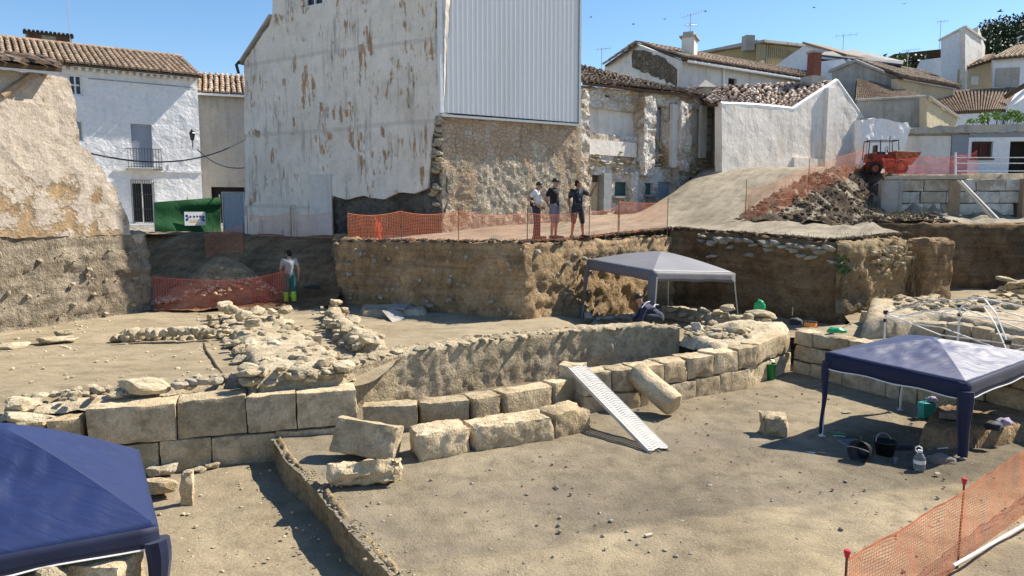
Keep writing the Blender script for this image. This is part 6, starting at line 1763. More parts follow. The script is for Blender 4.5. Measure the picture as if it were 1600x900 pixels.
# ================================================================== NETTING FENCES
def S(u, v, zf, d0=8, d1=45):
    """where a sight line meets a height field"""
    r = ray(u, v); prev = None
    n = 600
    for i in range(n + 1):
        d = lerp(d0, d1, i / n); t = d / r.y; p = Vector((r.x * t, d, CAMZ + r.z * t)); h = zf(p.x, p.y)
        if p.z <= h: return Vector((p.x, p.y, h))
    return p
def net_fence(label, path, heights, mat='net', posts=(), cx=.065, cz=.05, wd=.0075, sag=.10, wob=.05, post_h=1.15, post_m='rusty', cap=False, group='orange netting barriers', seed=1, category='barrier net', pr=.012):
    P = [Vector(p) for p in path]; acc = [0]
    for a, b in zip(P[:-1], P[1:]): acc.append(acc[-1] + Vector((b.x - a.x, b.y - a.y)).length)
    L = acc[-1]
    hs = heights if isinstance(heights, (list, tuple)) else [heights] * len(P)
    def at(s):
        for i in range(len(P) - 1):
            if s <= acc[i + 1] or i == len(P) - 2:
                f = (s - acc[i]) / max(1e-6, acc[i + 1] - acc[i]); q = P[i].lerp(P[i + 1], f)
                return q, lerp(hs[i], hs[i + 1], f) - sag * 4 * f * (1 - f), (P[i + 1] - P[i]).normalized()
    def pos(s, f):
        q, h, d = at(s); n = Vector((d.y, -d.x, 0)).normalized()
        w = wob * (noise.noise(Vector((s * 1.1, f * 1.5, seed))) + .5 * noise.noise(Vector((s * 3.3, f * 3, seed + 4))))
        q = q + n * w + d * (.025 * noise.noise(Vector((s * 2, f * 4, seed + 8))))
        return Vector((q.x, q.y, q.z + .02 + h * f))
    t = thing('netting_fence', label, category, tuple(P[0]), 0, group)
    nv = max(4, int(L / cx)); nh = max(3, int(max(hs) / cz)); vs = []; fs = []
    grid = [[pos(L * i / nv, j / nh) for j in range(nh + 1)] for i in range(nv + 1)]
    for i in range(nv + 1):
        d = at(L * i / nv)[2]; d = Vector((d.x, d.y, 0)).normalized() * wd * .5
        n0 = len(vs)
        for j in range(nh + 1): vs += [grid[i][j] - d, grid[i][j] + d]
        for j in range(nh): k = n0 + 2 * j; fs.append((k, k + 1, k + 3, k + 2))
    for j in range(nh + 1):
        w = wd * (.36 if 0 < j < nh else 1.0); n0 = len(vs)
        for i in range(nv + 1): vs += [grid[i][j] - Vector((0, 0, w)), grid[i][j] + Vector((0, 0, w))]
        for i in range(nv): k = n0 + 2 * i; fs.append((k, k + 2, k + 3, k + 1))
    fit(link('netting', mesh('netting', vs, fs, M[mat]), t), t)
    for k in posts:
        q = P[k]; B = MB()
        B.tube([q + Vector((0, 0, -.25)), q + Vector((.015, 0, post_h))], pr, 6)
        po = fit(B.build('post', M[post_m], t), t)
        if cap:
            C = MB(); C.lathe([(.0, -.01), (.020, -.01), (.022, .02), (.028, .025), (.029, .045), (.024, .054), (0, .056)], (0, 0, 0), 10)
            c = C.build('cap', M['red_cap'], po); c.location = q + Vector((.015, 0, post_h - .03))
    return t
st = z_street
e = [(-5.25, 23.55), (-3.35, 22.25), (-1.55, 21.35), (.42, 20.55), (2.3, 22.05), (3.35, 23.1)]
net_fence('long low orange netting along the bank edge in front of the three men', [(x, y, st(x, y)) for x, y in e], [.86, .86, .84, .80, .80, .9], posts=(0, 1, 2, 3, 4, 5), seed=1, post_h=.95)
e = [(3.3, 23.0), (5.2, 24.75)]
net_fence('bright doubled panel of orange netting right of the three men', [(x, y, st(x, y)) for x, y in e], [1.0, .86], posts=(0, 1), seed=2, cx=.05, cz=.04, sag=.03, post_h=1.05)
B = MB(); rs = random.Random(4); q = Vector((-4.15, 22.75, st(-4.2, 22.7)))
for i in range(18): 
    a = rs.uniform(0, 6.28); B.tube([q + Vector((math.cos(a) * .12, math.sin(a) * .08, 0)), q + Vector((rs.gauss(0, .07), rs.gauss(0, .05), .35)), q + Vector((rs.gauss(.03, .07), rs.gauss(0, .06), rs.uniform(.45, .78)))], .007, 4)
tag(B.build('bunched_netting', M['net'], None), 'bunched roll of red netting at a post below the stained gable', 'netting')
e = [S(322, 404, z_slope, 20, 33), S(334, 397, z_slope, 20, 33), S(381, 393, z_slope, 20, 33)]
net_fence('short orange netting panel on the shaded slope beside the green windbreak', e, [.9, .95, 1.0], posts=(1, 2), seed=3, sag=.12, post_h=1.1)
e = [(-10.4, 29.0, 2.93), (-8.2, 27.4, 2.93), (-6.2, 25.6, 2.95)]
net_fence('faint thin netting on the dirt at the foot of the stained gable', e, [.8, .85, .9], posts=(0, 1, 2), seed=4, cx=.09, cz=.075, wd=.008)
e = [Vector((-10.45, 21.3, 1.0)), Vector((-8.3, 21.9, 1.02)), Vector((-6.95, 22.7, 1.05))]
net_fence('red netting in front of the spoil heap beside the worker', e, [1.0, .82, 1.02], 'net_red', posts=(0, 2), seed=5, sag=.05, cx=.07, cz=.055, wd=.0085, post_h=1.05)
e = [S(u, v, z_street, 24, 40) for u, v in [(1164, 346), (1180, 343), (1215, 331), (1262, 308), (1310, 288), (1352, 268)]]
net_fence('orange netting climbing the ramp above the dark rubble slope', e, [1.25, 1.1, 1.15, 1.15, 1.1, 1.1], posts=(0, 3, 5), seed=6, sag=.05, wd=.009, post_h=1.5)
e = [(16.0, 32.1), (17.6, 31.7), (19.0, 31.5), (19.6, 31.4)]
net_fence('red netting heaped in front of the terrace beside the dumper', [(x, y, 5.44) for x, y in e], [.7, .75, .8, .95], 'net_red', posts=(), seed=7, wob=.45, cx=.06, cz=.05, wd=.0075)
e = [(2.86, 6.03, .06), (4.86, 7.66, .08), (6.2, 8.75, .09), (8.4, 10.6, .08)]
net_fence('nearest orange netting with red capped rebar posts at the bottom right', e, [.90, .88, .90, .90], posts=(0, 1, 3), seed=8, cx=.048, cz=.036, wd=.013, sag=.02, wob=.05, post_h=1.0, cap=True, pr=.011)
B = MB(); B.tube([(4.72, 7.5, .20), (6.3, 8.6, .20)], .018, 7)
tag(B.build('ground_pole', M['pvc'], None), 'thin white pole lying along the foot of the nearest netting', 'pole')

# ================================================================== POP-UP CANOPIES
def canopy(label, corners, rise, ground, val, mats, legs=(0, 1, 2, 3), sleeve=(), lean=.0, bulge=1.6, wr=.02, seed=1, N=22, trim=True, group='pop-up canopies over the dig', leg_r=.022, splay=0.0, legm='frame_white'):
    C = [Vector(c) for c in corners]
    ctr = sum(C, Vector()) / 4
    t = thing('canopy_tent', label, 'canopy', (ctr.x, ctr.y, ground), 0, group)
    vs = []; fs = []; hips = set()
    def bil(s, q): return C[0] * (1 - s) * (1 - q) + C[1] * s * (1 - q) + C[2] * s * q + C[3] * (1 - s) * q
    for i in range(N + 1):
        for j in range(N + 1):
            s, q = i / N, j / N; m = max(abs(2 * s - 1), abs(2 * q - 1)); p = bil(s, q)
            k = min(abs(2 * s - 1), abs(2 * q - 1)) / max(m, 1e-6)
            h = rise * (1 - m ** bulge)
            h -= .06 * rise * math.sin(math.pi * m) * (1 - k ** 2) * 1.1     # cloth hangs between the hips
            ws = wr * (1 - k ** 4)
            h += ws * (1 - m) * 1.5 * noise.noise(Vector((p.x * 5, p.y * 2, seed))) + ws * .7 * noise.noise(Vector((p.x * 9, p.y * 9, seed + 3))) * math.sin(math.pi * min(1, m))
            vs.append((p.x, p.y, p.z + h))
    for i in range(N):
        for j in range(N):
            k = i * (N + 1) + j
            if i == j: fs += [(k, k + N + 1, k + N + 2), (k, k + N + 2, k + 1)]; hips.add((k, k + N + 2))
            elif i + j == N - 1: fs += [(k, k + N + 1, k + 1), (k + N + 1, k + N + 2, k + 1)]; hips.add((k + 1, k + N + 1))
            else: fs.append((k, k + N + 1, k + N + 2, k + 1))
    top = fit(link('canopy_top', mesh('canopy_top', vs, fs, M[mats[0]], True), t), t)
    at_ = top.data.attributes.new('sharp_edge', 'BOOLEAN', 'EDGE')
    for ed in top.data.edges: at_.data[ed.index].value = tuple(sorted(ed.vertices)) in hips
    so = top.modifiers.new('thick', 'SOLIDIFY'); so.thickness = .006; so.offset = -1
    vs = []; fs = []; ring = [(0, 1), (1, 2), (2, 3), (3, 0)]; K = 16; n = 0; low = []
    for a, b in ring:
        d = (C[b] - C[a]).normalized(); nn = Vector((d.y, -d.x, 0)).normalized()
        for i in range(K):
            f = i / K; p = C[a].lerp(C[b], f)
            for j in range(4):
                g = j / 3; w = .018 * noise.noise(Vector((p.x * 4, p.y * 4, g * 2 + seed))) * g
                q = p + nn * (.012 * g + w) - Vector((0, 0, val * g * (1 + .05 * math.sin(f * math.pi * 5) * g)))
                vs.append(q)
                if j == 3: low.append(q + nn * .006)
    tot = K * 4
    for i in range(tot):
        for j in range(3): a = i * 4 + j; b = ((i + 1) % tot) * 4 + j; fs.append((a, b, b + 1, a + 1))
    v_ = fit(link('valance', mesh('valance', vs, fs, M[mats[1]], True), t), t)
    so = v_.modifiers.new('thick', 'SOLIDIFY'); so.thickness = .005
    if trim:
        B = MB(); B.tube(low + [low[0]], .011, 5); B.build('white_piping', M['pvc'], v_)
    gz = ground if isinstance(ground, (list, tuple)) else [ground] * 4
    for k in legs:
        p = C[k]; o = (p - ctr); o.z = 0; o.normalize()
        foot = Vector((p.x, p.y, gz[k])) + o * splay; topp = p - o * .05 - Vector((0, 0, .03))
        B = MB(); B.tube([foot, topp], leg_r, 4); B.box(foot + Vector((0, 0, .008)), (.09, .09, .012))
        lg = fit(B.build('leg', M[legm], t), t)
        if k in sleeve:
            B = MB(); pts = []; w = []
            for i in range(9):
                f = i / 8; pts.append(topp.lerp(foot, f * .96) + o * (.02 + .015 * math.sin(f * 9)) - Vector((0, 0, .12 * (1 - f)))); w.append(lerp(.13, .075, sm(0, .9, f)) if sleeve[k] == 'wide' else lerp(.075, .028, sm(0, .8, f)))
            B.tube(pts, w, 9); lg2 = B.build('leg_sleeve', M[mats[1]], lg)
    # crossed roof bars
    B = MB()
    for a, b in ring:
        A = C[a].lerp(ctr, .05) - Vector((0, 0, .05)); E = C[b].lerp(ctr, .05) - Vector((0, 0, .05)); dn = Vector((0, 0, val * .9)); md = (A + E) / 2
        B.tube([A, md - dn * .7, E], .012, 4); B.tube([A - dn, md, E - dn], .012, 4)
    for k in range(4): B.tube([C[k].lerp(ctr, .06) - Vector((0, 0, .04)), ctr + Vector((0, 0, rise * .62))], .012, 4)
    fit(B.build('roof_bars', M['frame_white'], t), t)
    return t
# right navy canopy: corners measured left, near, right, back
cl, cn = Vector((5.46, 12.62, 1.50)), Vector((7.22, 11.45, 1.24))
cr, cb = Vector((9.5, 12.95, 1.40)), Vector((7.72, 14.3, 1.52))
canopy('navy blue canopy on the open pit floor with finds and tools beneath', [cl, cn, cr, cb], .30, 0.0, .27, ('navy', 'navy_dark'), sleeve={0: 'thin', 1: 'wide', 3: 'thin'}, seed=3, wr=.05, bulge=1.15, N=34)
# left navy canopy, near the camera
z_ = .68
l1, l2 = G(247, 822, z_), G(217, 703, z_ + .06)
dv = Vector((l1.x - l2.x, l1.y - l2.y, 0)); pv_n = Vector((-abs(dv.y), dv.x * (1 if dv.y < 0 else -1), 0)).normalized() * 3.0
pv_n = Vector((dv.y, -dv.x, 0)).normalized() * 2.9
if pv_n.x > 0: pv_n = -pv_n
l0, l3 = l1 + pv_n, l2 + pv_n
l0.z += .05; l3.z += .08
tl_ = canopy('large navy blue canopy cut by the left edge at the bottom of the photo', [l0, l1, l2, l3], .92, TRENCH_Z, .21, ('navy', 'navy_dark'), sleeve={1: 'wide'}, seed=5, wr=.07, N=44, bulge=1.2)
B = MB(); a = l1 + Vector((-.02, 0, -.25)); 
B.tube([a + Vector((-.02, 0, -.45)), a + Vector((-.22, -.05, -.38)), a + Vector((-.38, -.05, -.22)), a + Vector((-.7, .0, -.13)), a + Vector((-1.05, .05, -.14))], [.05, .05, .045, .03, .012], 6); fit(B.build('loose_strap', M['navy_dark'], tl_), tl_)
# grey canopy in the middle distance
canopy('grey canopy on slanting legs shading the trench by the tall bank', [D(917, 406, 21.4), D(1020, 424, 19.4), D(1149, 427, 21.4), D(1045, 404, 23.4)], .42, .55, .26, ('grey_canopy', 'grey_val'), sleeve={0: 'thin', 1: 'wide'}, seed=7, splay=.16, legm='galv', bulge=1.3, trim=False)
# bare white frame
def bare_frame():
    A, Bq, Cq = D(1384, 490, 17.2), D(1500, 481, 16.4), D(1575, 537, 14.2)
    Dq = A + (Cq - Bq); Cn = Cq
    Dq = Cq + (Bq - A) * 1.0; Dq.z = 1.6
    cs = [A, Bq, Dq, Cq]
    t = thing('bare_canopy', 'bare white folding canopy frame without its cloth, behind the navy canopy', 'canopy frame', (9, 17, .8), 0, 'pop-up canopies over the dig')
    for c in cs:
        B = MB(); B.tube([Vector((c.x, c.y, .62)), c + Vector((0, 0, .02))], .024, 4)
        l = fit(B.build('leg', M['frame_white'], t), t)
        B = MB(); B.box(c + Vector((0, 0, .03)), (.08, .08, .09)); B.box(c - Vector((0, 0, .16)), (.07, .07, .07)); B.build('joint', M['black'], l)
    ctr = sum(cs, Vector()) / 4 + Vector((0, 0, .55))
    for a, b in ((0, 1), (1, 2), (2, 3), (3, 0)):
        B = MB(); p, q = cs[a], cs[b]; dn = Vector((0, 0, .17))
        for k in range(2):
            s0 = p.lerp(q, k / 2); s1 = p.lerp(q, (k + 1) / 2); m = (s0 + s1) / 2
            B.tube([s0, s1 - dn], .015, 4); B.tube([s0 - dn, s1], .015, 4)
        fit(B.build('scissor_bar', M['frame_white'], t), t)
    for k in range(4):
        B = MB(); c = cs[k]; m = c.lerp(ctr, .5)
        B.tube([c, m + Vector((0, 0, .14)), ctr], .016, 4); B.tube([c - Vector((0, 0, .16)), m - Vector((0, 0, .08)), ctr - Vector((0, 0, .16))], .014, 4)
        fit(B.build('roof_strut', M['frame_white'], t), t)
bare_frame()

# ================================================================== METAL PLANK
pt_, pb_ = Vector((1.27, 14.15, .92)), Vector((2.42, 11.80, .045))
ax = (pb_ - pt_); Lp = ax.length; ax.normalize(); side = Vector((ax.y, -ax.x, 0)).normalized(); side = -side if side.x < 0 else side; up = side.cross(ax); up = -up if up.z < 0 else up
t = thing('metal_plank', 'pale perforated steel scaffold plank sloping down onto the pit floor', 'walkway plank', tuple(pb_))
W_ = .40; B = MB(); n = 46
def PP(s, w, h): return pt_ + ax * s + side * w + up * h
# deck as rails, spine and cross bars with open slots between
for w0, w1 in ((-W_ / 2, -W_ / 2 + .022), (-.10, -.075), (W_ / 2 - .022, W_ / 2)):
    B.hexa([PP(0, w0, -.008), PP(Lp, w0, -.008), PP(Lp, w1, -.008), PP(0, w1, -.008), PP(0, w0, 0), PP(Lp, w0, 0), PP(Lp, w1, 0), PP(0, w1, 0)])
for i in range(n):
    s = Lp * (i + .5) / n; hw = Lp / n * .36
    for w0, w1, sh in ((-W_ / 2 + .022, -.10, .03), (-.075, .045, -.03), (.045, W_ / 2 - .022, .03)):
        B.hexa([PP(s - hw, w0, -.006), PP(s + hw, w0, -.006), PP(s + hw + sh, w1, -.006), PP(s - hw + sh, w1, -.006), PP(s - hw, w0, -.001), PP(s + hw, w0, -.001), PP(s + hw + sh, w1, -.001), PP(s - hw + sh, w1, -.001)])
fit(clean(B.build('deck', M['ramp'], t)), t)
for w0, w1 in ((-W_ / 2 - .004, -W_ / 2 + .003), (W_ / 2 - .003, W_ / 2 + .004)):
    B = MB(); B.hexa([PP(0, w0, -.06), PP(Lp, w0, -.06), PP(Lp, w1, -.06), PP(0, w1, -.06), PP(0, w0, .006), PP(Lp, w0, .006), PP(Lp, w1, .006), PP(0, w1, .006)]); fit(clean(B.build('side_rail', M['ramp'], t)), t)
for s in (0, Lp):
    for w in (-W_ / 2 + .02, 0, W_ / 2 - .02):
        B = MB(); sg = 1 if s else -1; B.tube([PP(s, w, -.02), PP(s + sg * .05, w, -.02), PP(s + sg * .06, w, -.06)], .011, 5); fit(B.build('hook', M['galv'], t), t)

# ================================================================== PEOPLE
def remesh(parts, vox, name, m, parent, smooth=2):
    B = MB()
    for k in parts:
        if k[0] == 'b': B.ball(k[1], k[2], 14, 10)
        elif k[0] == 't':
            B.tube(k[1], k[2], 12)
            for p, r in zip(k[1], k[2] if isinstance(k[2], (list, tuple)) else [k[2]] * len(k[1])): B.ball(p, r, 12, 8)
        elif k[0] == 'x': B.box(k[1], k[2], k[3] if len(k) > 3 else 0)
    o = B.build(name, m, None)
    clean(o)
    md = o.modifiers.new('r', 'REMESH'); md.mode = 'VOXEL'; md.voxel_size = vox
    ms = o.modifiers.new('s', 'SMOOTH'); ms.factor = .5; ms.iterations = smooth
    dg = bpy.context.evaluated_depsgraph_get(); me = bpy.data.meshes.new_from_object(o.evaluated_get(dg))
    old = o.data; o.modifiers.clear(); o.data = me; bpy.data.meshes.remove(old); me.name = name
    me.polygons.foreach_set('use_smooth', [True] * len(me.polygons))
    if not me.materials: me.materials.append(m)
    o.parent = parent
    return o
def hand(parts, w, d, palm_n, sc=1.0, curl=.4):
    """palm, four unequal bent fingers and a thumb from the side of the palm; d = direction of the fingers, palm_n = palm normal"""
    w, d, n = Vector(w), Vector(d).normalized(), Vector(palm_n).normalized(); s = d.cross(n).normalized()
    pc = w + d * .05 * sc
    for k in range(4):
        r = w + d * .02 * sc + s * (k - 1.5) * .019 * sc
        parts.append(('t', [r, w + d * .088 * sc + s * (k - 1.5) * .021 * sc], [.014 * sc, .0125 * sc]))
        Lf = (.062, .075, .080, .070)[k] * sc; b = w + d * .09 * sc + s * (k - 1.5) * .022 * sc
        m = b + (d * math.cos(curl) + n * math.sin(curl)) * Lf * .55; e = m + (d * math.cos(curl * 2) + n * math.sin(curl * 2)) * Lf * .5
        parts.append(('t', [b, m, e], [.0105 * sc, .0095 * sc, .008 * sc]))
    tb = w + d * .03 * sc + s * .036 * sc; parts.append(('t', [tb, tb + (d * .6 + s * .7) * .035 * sc, tb + (d * .95 + s * .55 + n * .3) * .06 * sc], [.0135 * sc, .012 * sc, .009 * sc]))
def person(label, loc, facing, pose, top, bottom, skin='skin', sleeve=.5, leg=1.0, cap=None, hair=None, shoe='shoe', sc_=1.0, hivis=False, extra=None, belly=0.0):
    """pose: joint -> point in a frame facing +X, +Y to the person's left, Z up, metres for a 1.75 m body"""
    J = dict(hipL=(0, .095, .93), hipR=(0, -.095, .93), kneeL=(.02, .10, .50), kneeR=(.02, -.10, .50), ankL=(-.02, .11, .085), ankR=(-.02, -.11, .085),
             toeL=(.17, .14, .04), toeR=(.17, -.14, .04), pel=(0, 0, .96), waist=(0, 0, 1.12), chest=(-.01, 0, 1.30), shL=(-.01, .185, 1.42), shR=(-.01, -.185, 1.42),
             elL=(-.03, .25, 1.14), elR=(-.03, -.25, 1.14), wrL=(.04, .25, .90), wrR=(.04, -.25, .90), neck=(0, 0, 1.49), head=(.03, 0, 1.63), look=(1, 0, 0), hdL=(.1, 0, -1), hdR=(.1, 0, -1))
    J.update(pose); J = {k: Vector(v) for k, v in J.items()}
    t = thing('person', label, 'person', loc, facing); t.scale = (sc_,) * 3
    lk = J['look'].normalized(); h = J['head']; sd = Vector((0, 0, 1)).cross(lk).normalized(); upv = lk.cross(sd)
    P = []
    P.append(('b', h + upv * .03, (.088, .078, .098))); P.append(('b', h + lk * .025 - upv * .035, (.068, .062, .075)))
    P.append(('b', h + lk * .055 - upv * .085, (.032, .036, .028)))                                   # chin
    P.append(('t', [h + lk * .088 + upv * .012, h + lk * .108 - upv * .018], [.010, .015]))          # nose
    P.append(('t', [h + lk * .083 - upv * .052 + sd * .022, h + lk * .083 - upv * .052 - sd * .022], .010))  # lips
    for q in (-1, 1): P.append(('b', h + sd * q * .079 - lk * .005 - upv * .005, (.018, .012, .030)))  # ears
    P.append(('t', [J['neck'] - Vector((0, 0, .06)), J['neck'], h - upv * .06], [.062, .055, .055]))
    P.append(('t', [J['chest'], J['neck'] - Vector((0, 0, .03))], [.11, .07]))
    P.append(('t', [J['pel'], J['waist'], J['chest']], [.125, .115, .125]))
    for q in 'LR':
        P.append(('t', [J['chest'] + (J['sh' + q] - J['chest']) * .4, J['sh' + q]], [.085, .058]))
        P.append(('t', [J['sh' + q], J['sh' + q].lerp(J['el' + q], .5), J['el' + q]], [.053, .047, .040]))
        P.append(('t', [J['el' + q], J['el' + q].lerp(J['wr' + q], .35), J['wr' + q]], [.040, .040, .026]))
        hd = J['hd' + q]; nn = Vector((0, 1 if q == 'R' else -1, 0)); nn = (nn - hd.normalized() * nn.dot(hd.normalized())).normalized() if abs(nn.dot(hd.normalized())) < .95 else Vector((1, 0, 0))
        hand(P, J['wr' + q], hd, nn)
        P.append(('t', [J['hip' + q], J['hip' + q].lerp(J['knee' + q], .5), J['knee' + q]], [.085, .072, .052]))
        P.append(('t', [J['knee' + q], J['knee' + q].lerp(J['ank' + q], .35) - Vector((.02, 0, 0)), J['ank' + q]], [.050, .053, .034]))
        P.append(('t', [J['ank' + q], J['toe' + q]], [.040, .030]))
    remesh(P, .0095, 'body', M[skin], t)
    # eyes and brows
    E = MB()
    for q in (-1, 1): E.ball(h + lk * .082 + sd * q * .031 + upv * .018, .011, 8, 6); E.tube([h + lk * .088 + sd * q * .018 + upv * .038, h + lk * .080 + sd * q * .048 + upv * .036], .006, 5)
    E.build('eyes', M['hair'], t)
    # shirt
    C = [('t', [J['pel'] + Vector((0, 0, .0)), J['waist'], J['chest'], J['chest'].lerp(J['neck'], .55)], [.140, .140 + belly * .3, .152, .105])]
    if belly: C.append(('b', J['waist'] + Vector((.05 + belly, 0, -.03)), (.12, .13, .13)))
    C.append(('t', [J['pel'] + Vector((0, .05, .02)), J['pel'] + Vector((0, -.05, .02))], .128))
    for q in 'LR':
        C.append(('t', [J['chest'] + (J['sh' + q] - J['chest']) * .3, J['sh' + q]], [.125, .076]))
        C.append(('t', [J['sh' + q], J['sh' + q].lerp(J['el' + q], sleeve)], [.074, .068 if sleeve < .8 else .058]))
        if sleeve >= 1: C.append(('t', [J['el' + q], J['el' + q].lerp(J['wr' + q], .95)], [.058, .042]))
    sh = remesh(C, .016, 'shirt', M[top], t, 2)
    # trousers or shorts
    C = [('t', [J['pel'] + Vector((0, .05, -.0)), J['pel'] + Vector((0, -.05, -.0))], .135)]
    for q in 'LR':
        C.append(('t', [J['pel'] + (J['hip' + q] - J['pel']) * .8, J['hip' + q].lerp(J['knee' + q], .5), J['hip' + q].lerp(J['knee' + q], min(1, leg * 2 if leg < .5 else 1))], [.118, .098, .084]))
        if leg > .5:
            f = 2 * leg - 1 if leg < 1 else .96
            C.append(('t', [J['knee' + q], J['knee' + q].lerp(J['ank' + q], f)], [.084, .070]))
    tr = remesh(C, .016, 'trousers' if leg > .6 else 'shorts', M[bottom], t, 2)
    if hivis:
        C = []
        for q in 'LR': C.append(('t', [J['knee' + q].lerp(J['ank' + q], .30), J['knee' + q].lerp(J['ank' + q], .88)], [.088, .082]))
        remesh(C, .016, 'hi_vis_band', M['hivis'], tr, 2)
    for q in 'LR':
        a, o = J['ank' + q], J['toe' + q]; d = (o - a); d.z = 0
        o_ = remesh([('t', [a - d * .28 - Vector((0, 0, .04)), a + d * .25 - Vector((0, 0, .035)), o + d * .15], [.045, .046, .036]), ('b', a, (.046, .044, .05))], .012, 'shoe', M[shoe], t, 1)
    if cap:
        C = [('b', h + upv * .055 - lk * .008, (.104, .092, .082))]
        c = remesh(C, .012, 'cap', M[cap], t, 1)
        B = MB(); K = 8; r0, r1 = .085, .165; v = []
        for z in (0, -.008):
            for i in range(K + 1):
                a = lerp(-1.0, 1.0, i / K); dr = lk * math.cos(a) + sd * math.sin(a)
                v += [h + upv * (.062 + z) + dr * r0, h + upv * (.045 + z) + lk * (.08 * math.cos(a * 1.3)) + dr * (.085 + .0)]
        n = (K + 1) * 2; f = []
        for i in range(K):
            k = 2 * i; f += [(k, k + 1, k + 3, k + 2), (n + k, n + k + 2, n + k + 3, n + k + 1), (k + 1, n + k + 1, n + k + 3, k + 3)]
        B.add(v, f); B.build('cap_brim', M[cap], c)
    if hair:
        remesh([('b', h + upv * .048 - lk * .018, (.098, .088, .090)), ('b', h - lk * .035 - upv * .01, (.072, .08, .075))], .012, 'hair', M[hair], t, 1)
    if extra: extra(t, J)
    return t
gz = lambda x, y: z_street(x, y) + .01
def bag(t, J):
    remesh([('b', (-.13, -.10, 1.12), (.06, .10, .16)), ('t', [(-.1, -.13, 1.25), (-.05, -.16, 1.44), (.08, -.12, 1.42)], .018)], .014, 'shoulder_bag', M['black'], t, 1)
p = D(838, 372, 21.6); person('man in white T-shirt, dark jeans and black cap with a hand on his hip', (p.x, p.y, gz(p.x, p.y)), R(-12), dict(
    head=(.07, 0, 1.60), look=(.93, -.1, -.38), elR=(-.19, -.30, 1.20), wrR=(.06, -.21, 1.02), hdR=(.8, .3, -.45), elL=(-.02, .25, 1.15), wrL=(.12, .2, .98), hdL=(.8, -.2, -.5), kneeL=(.03, .11, .50), ankL=(.04, .13, .085), toeL=(.23, .16, .04)),
    'tee_white', 'jeans', sleeve=.52, cap='black', extra=bag, sc_=.96)
p = D(866, 371, 21.7); person('man in black T-shirt, grey shorts and cap, in the middle of the three', (p.x, p.y, gz(p.x, p.y)), R(-35), dict(
    look=(.97, .25, -.05), elL=(-.16, .27, 1.16), wrL=(-.17, .10, .98), hdL=(-.1, -.8, -.5), elR=(-.16, -.27, 1.16), wrR=(-.17, -.08, .99), hdR=(-.1, .8, -.5), ankL=(-.03, .13, .085), toeL=(.15, .19, .04)),
    'tee_black', 'shorts_grey', sleeve=.55, leg=.48, cap='black', sc_=1.0)
p = D(902, 370, 21.9); person('man in dark patterned T-shirt and shorts, raising one arm to point right', (p.x, p.y, gz(p.x, p.y)), R(-72), dict(
    look=(.55, .83, .0), elL=(.20, .33, 1.28), wrL=(.26, .44, 1.52), hdL=(.2, .5, .8), elR=(-.04, -.27, 1.15), wrR=(.03, -.27, .91), kneeL=(.03, .15, .5), ankL=(.0, .19, .085), toeL=(.15, .29, .04), kneeR=(.03, -.14, .5), ankR=(0, -.18, .085), toeR=(.15, -.28, .04)),
    'tee_dark', 'shorts_dark', skin='skin2', sleeve=.6, leg=.5, hair='hair', sc_=.97, belly=.03)
p = D(454, 475, 22.9); person('worker in grey T-shirt and green work trousers beside the red netting', (p.x, p.y, z_room(p.x, p.y) + .01), R(118), dict(
    look=(.9, .35, -.25), head=(.05, 0, 1.61), elL=(.05, .27, 1.15), wrL=(.2, .2, .98), hdL=(.7, 0, -.7), elR=(-.06, -.28, 1.15), wrR=(-.03, -.27, .90), kneeL=(.06, .10, .5), ankL=(.08, .11, .085), toeL=(.26, .13, .04)),
    'tee_grey', 'work_green', sleeve=.55, hair='hair', hivis=True, sc_=.97)
def stripes(t, J):
    B = MB()
    B.tube([(.06, .22, .76), (.0, .10, .80), (-.1, .0, .78)], .016, 6); B.tube([(.36, .24, .74), (.22, .10, .86), (.12, -.04, .86)], .016, 6); B.build('pale_stripe', M['cloth_stripe'], t)
p = D(1022, 512, 18.95); person('person in navy jacket and black hat bent over behind the curved wall', (p.x, p.y, .72), R(178), dict(
    pel=(-.12, 0, .46), hipL=(-.12, .10, .44), hipR=(-.12, -.10, .44), kneeL=(.24, .14, .50), kneeR=(.24, -.14, .50), ankL=(.02, .14, .09), ankR=(.02, -.14, .09), toeL=(.2, .16, .05), toeR=(.2, -.16, .05),
    waist=(.02, 0, .56), chest=(.20, 0, .68), neck=(.36, 0, .80), head=(.40, 0, .94), look=(.86, 0, -.5), shL=(.28, .19, .72), shR=(.28, -.19, .72), elL=(.38, .25, .48), elR=(.38, -.25, .48), wrL=(.52, .16, .34), wrR=(.52, -.16, .34), hdL=(.6, 0, -.6), hdR=(.6, 0, -.6)),
    'cloth_navy', 'jeans', sleeve=1.0, cap='black', extra=stripes)
# ================================================================== DUMPER ON THE TERRACE
t = thing('site_dumper', 'red and orange site dumper with a black roll frame, parked behind netting', 'dumper', (17.0, 33.5, 5.47), R(-8)); t.scale = (.78,) * 3
B = MB(); B.box((-.45, 0, .62), (1.5, .9, .42)); B.box((-.55, 0, .98), (1.2, 1.0, .36)); clean(B.build('chassis', M['mach_red'], t))
B = MB(); B.hexa([(-1.35, -.45, .75), (-.9, -.45, .75), (-.9, .45, .75), (-1.35, .45, .75), (-1.3, -.42, 1.22), (-.9, -.42, 1.3), (-.9, .42, 1.3), (-1.3, .42, 1.22)]); clean(B.build('engine_cover', M['mach_orange'], t))
for i in range(5):
    pass
B = MB()
for i in range(6): B.box((-1.12 + .0, -.46, .84 + i * .06), (.34, .03, .025))
B.build('grille', M['black'], t)
B = MB(); pr = [(.12, .62), (.95, .55), (1.45, 1.25), (.05, 1.32)]
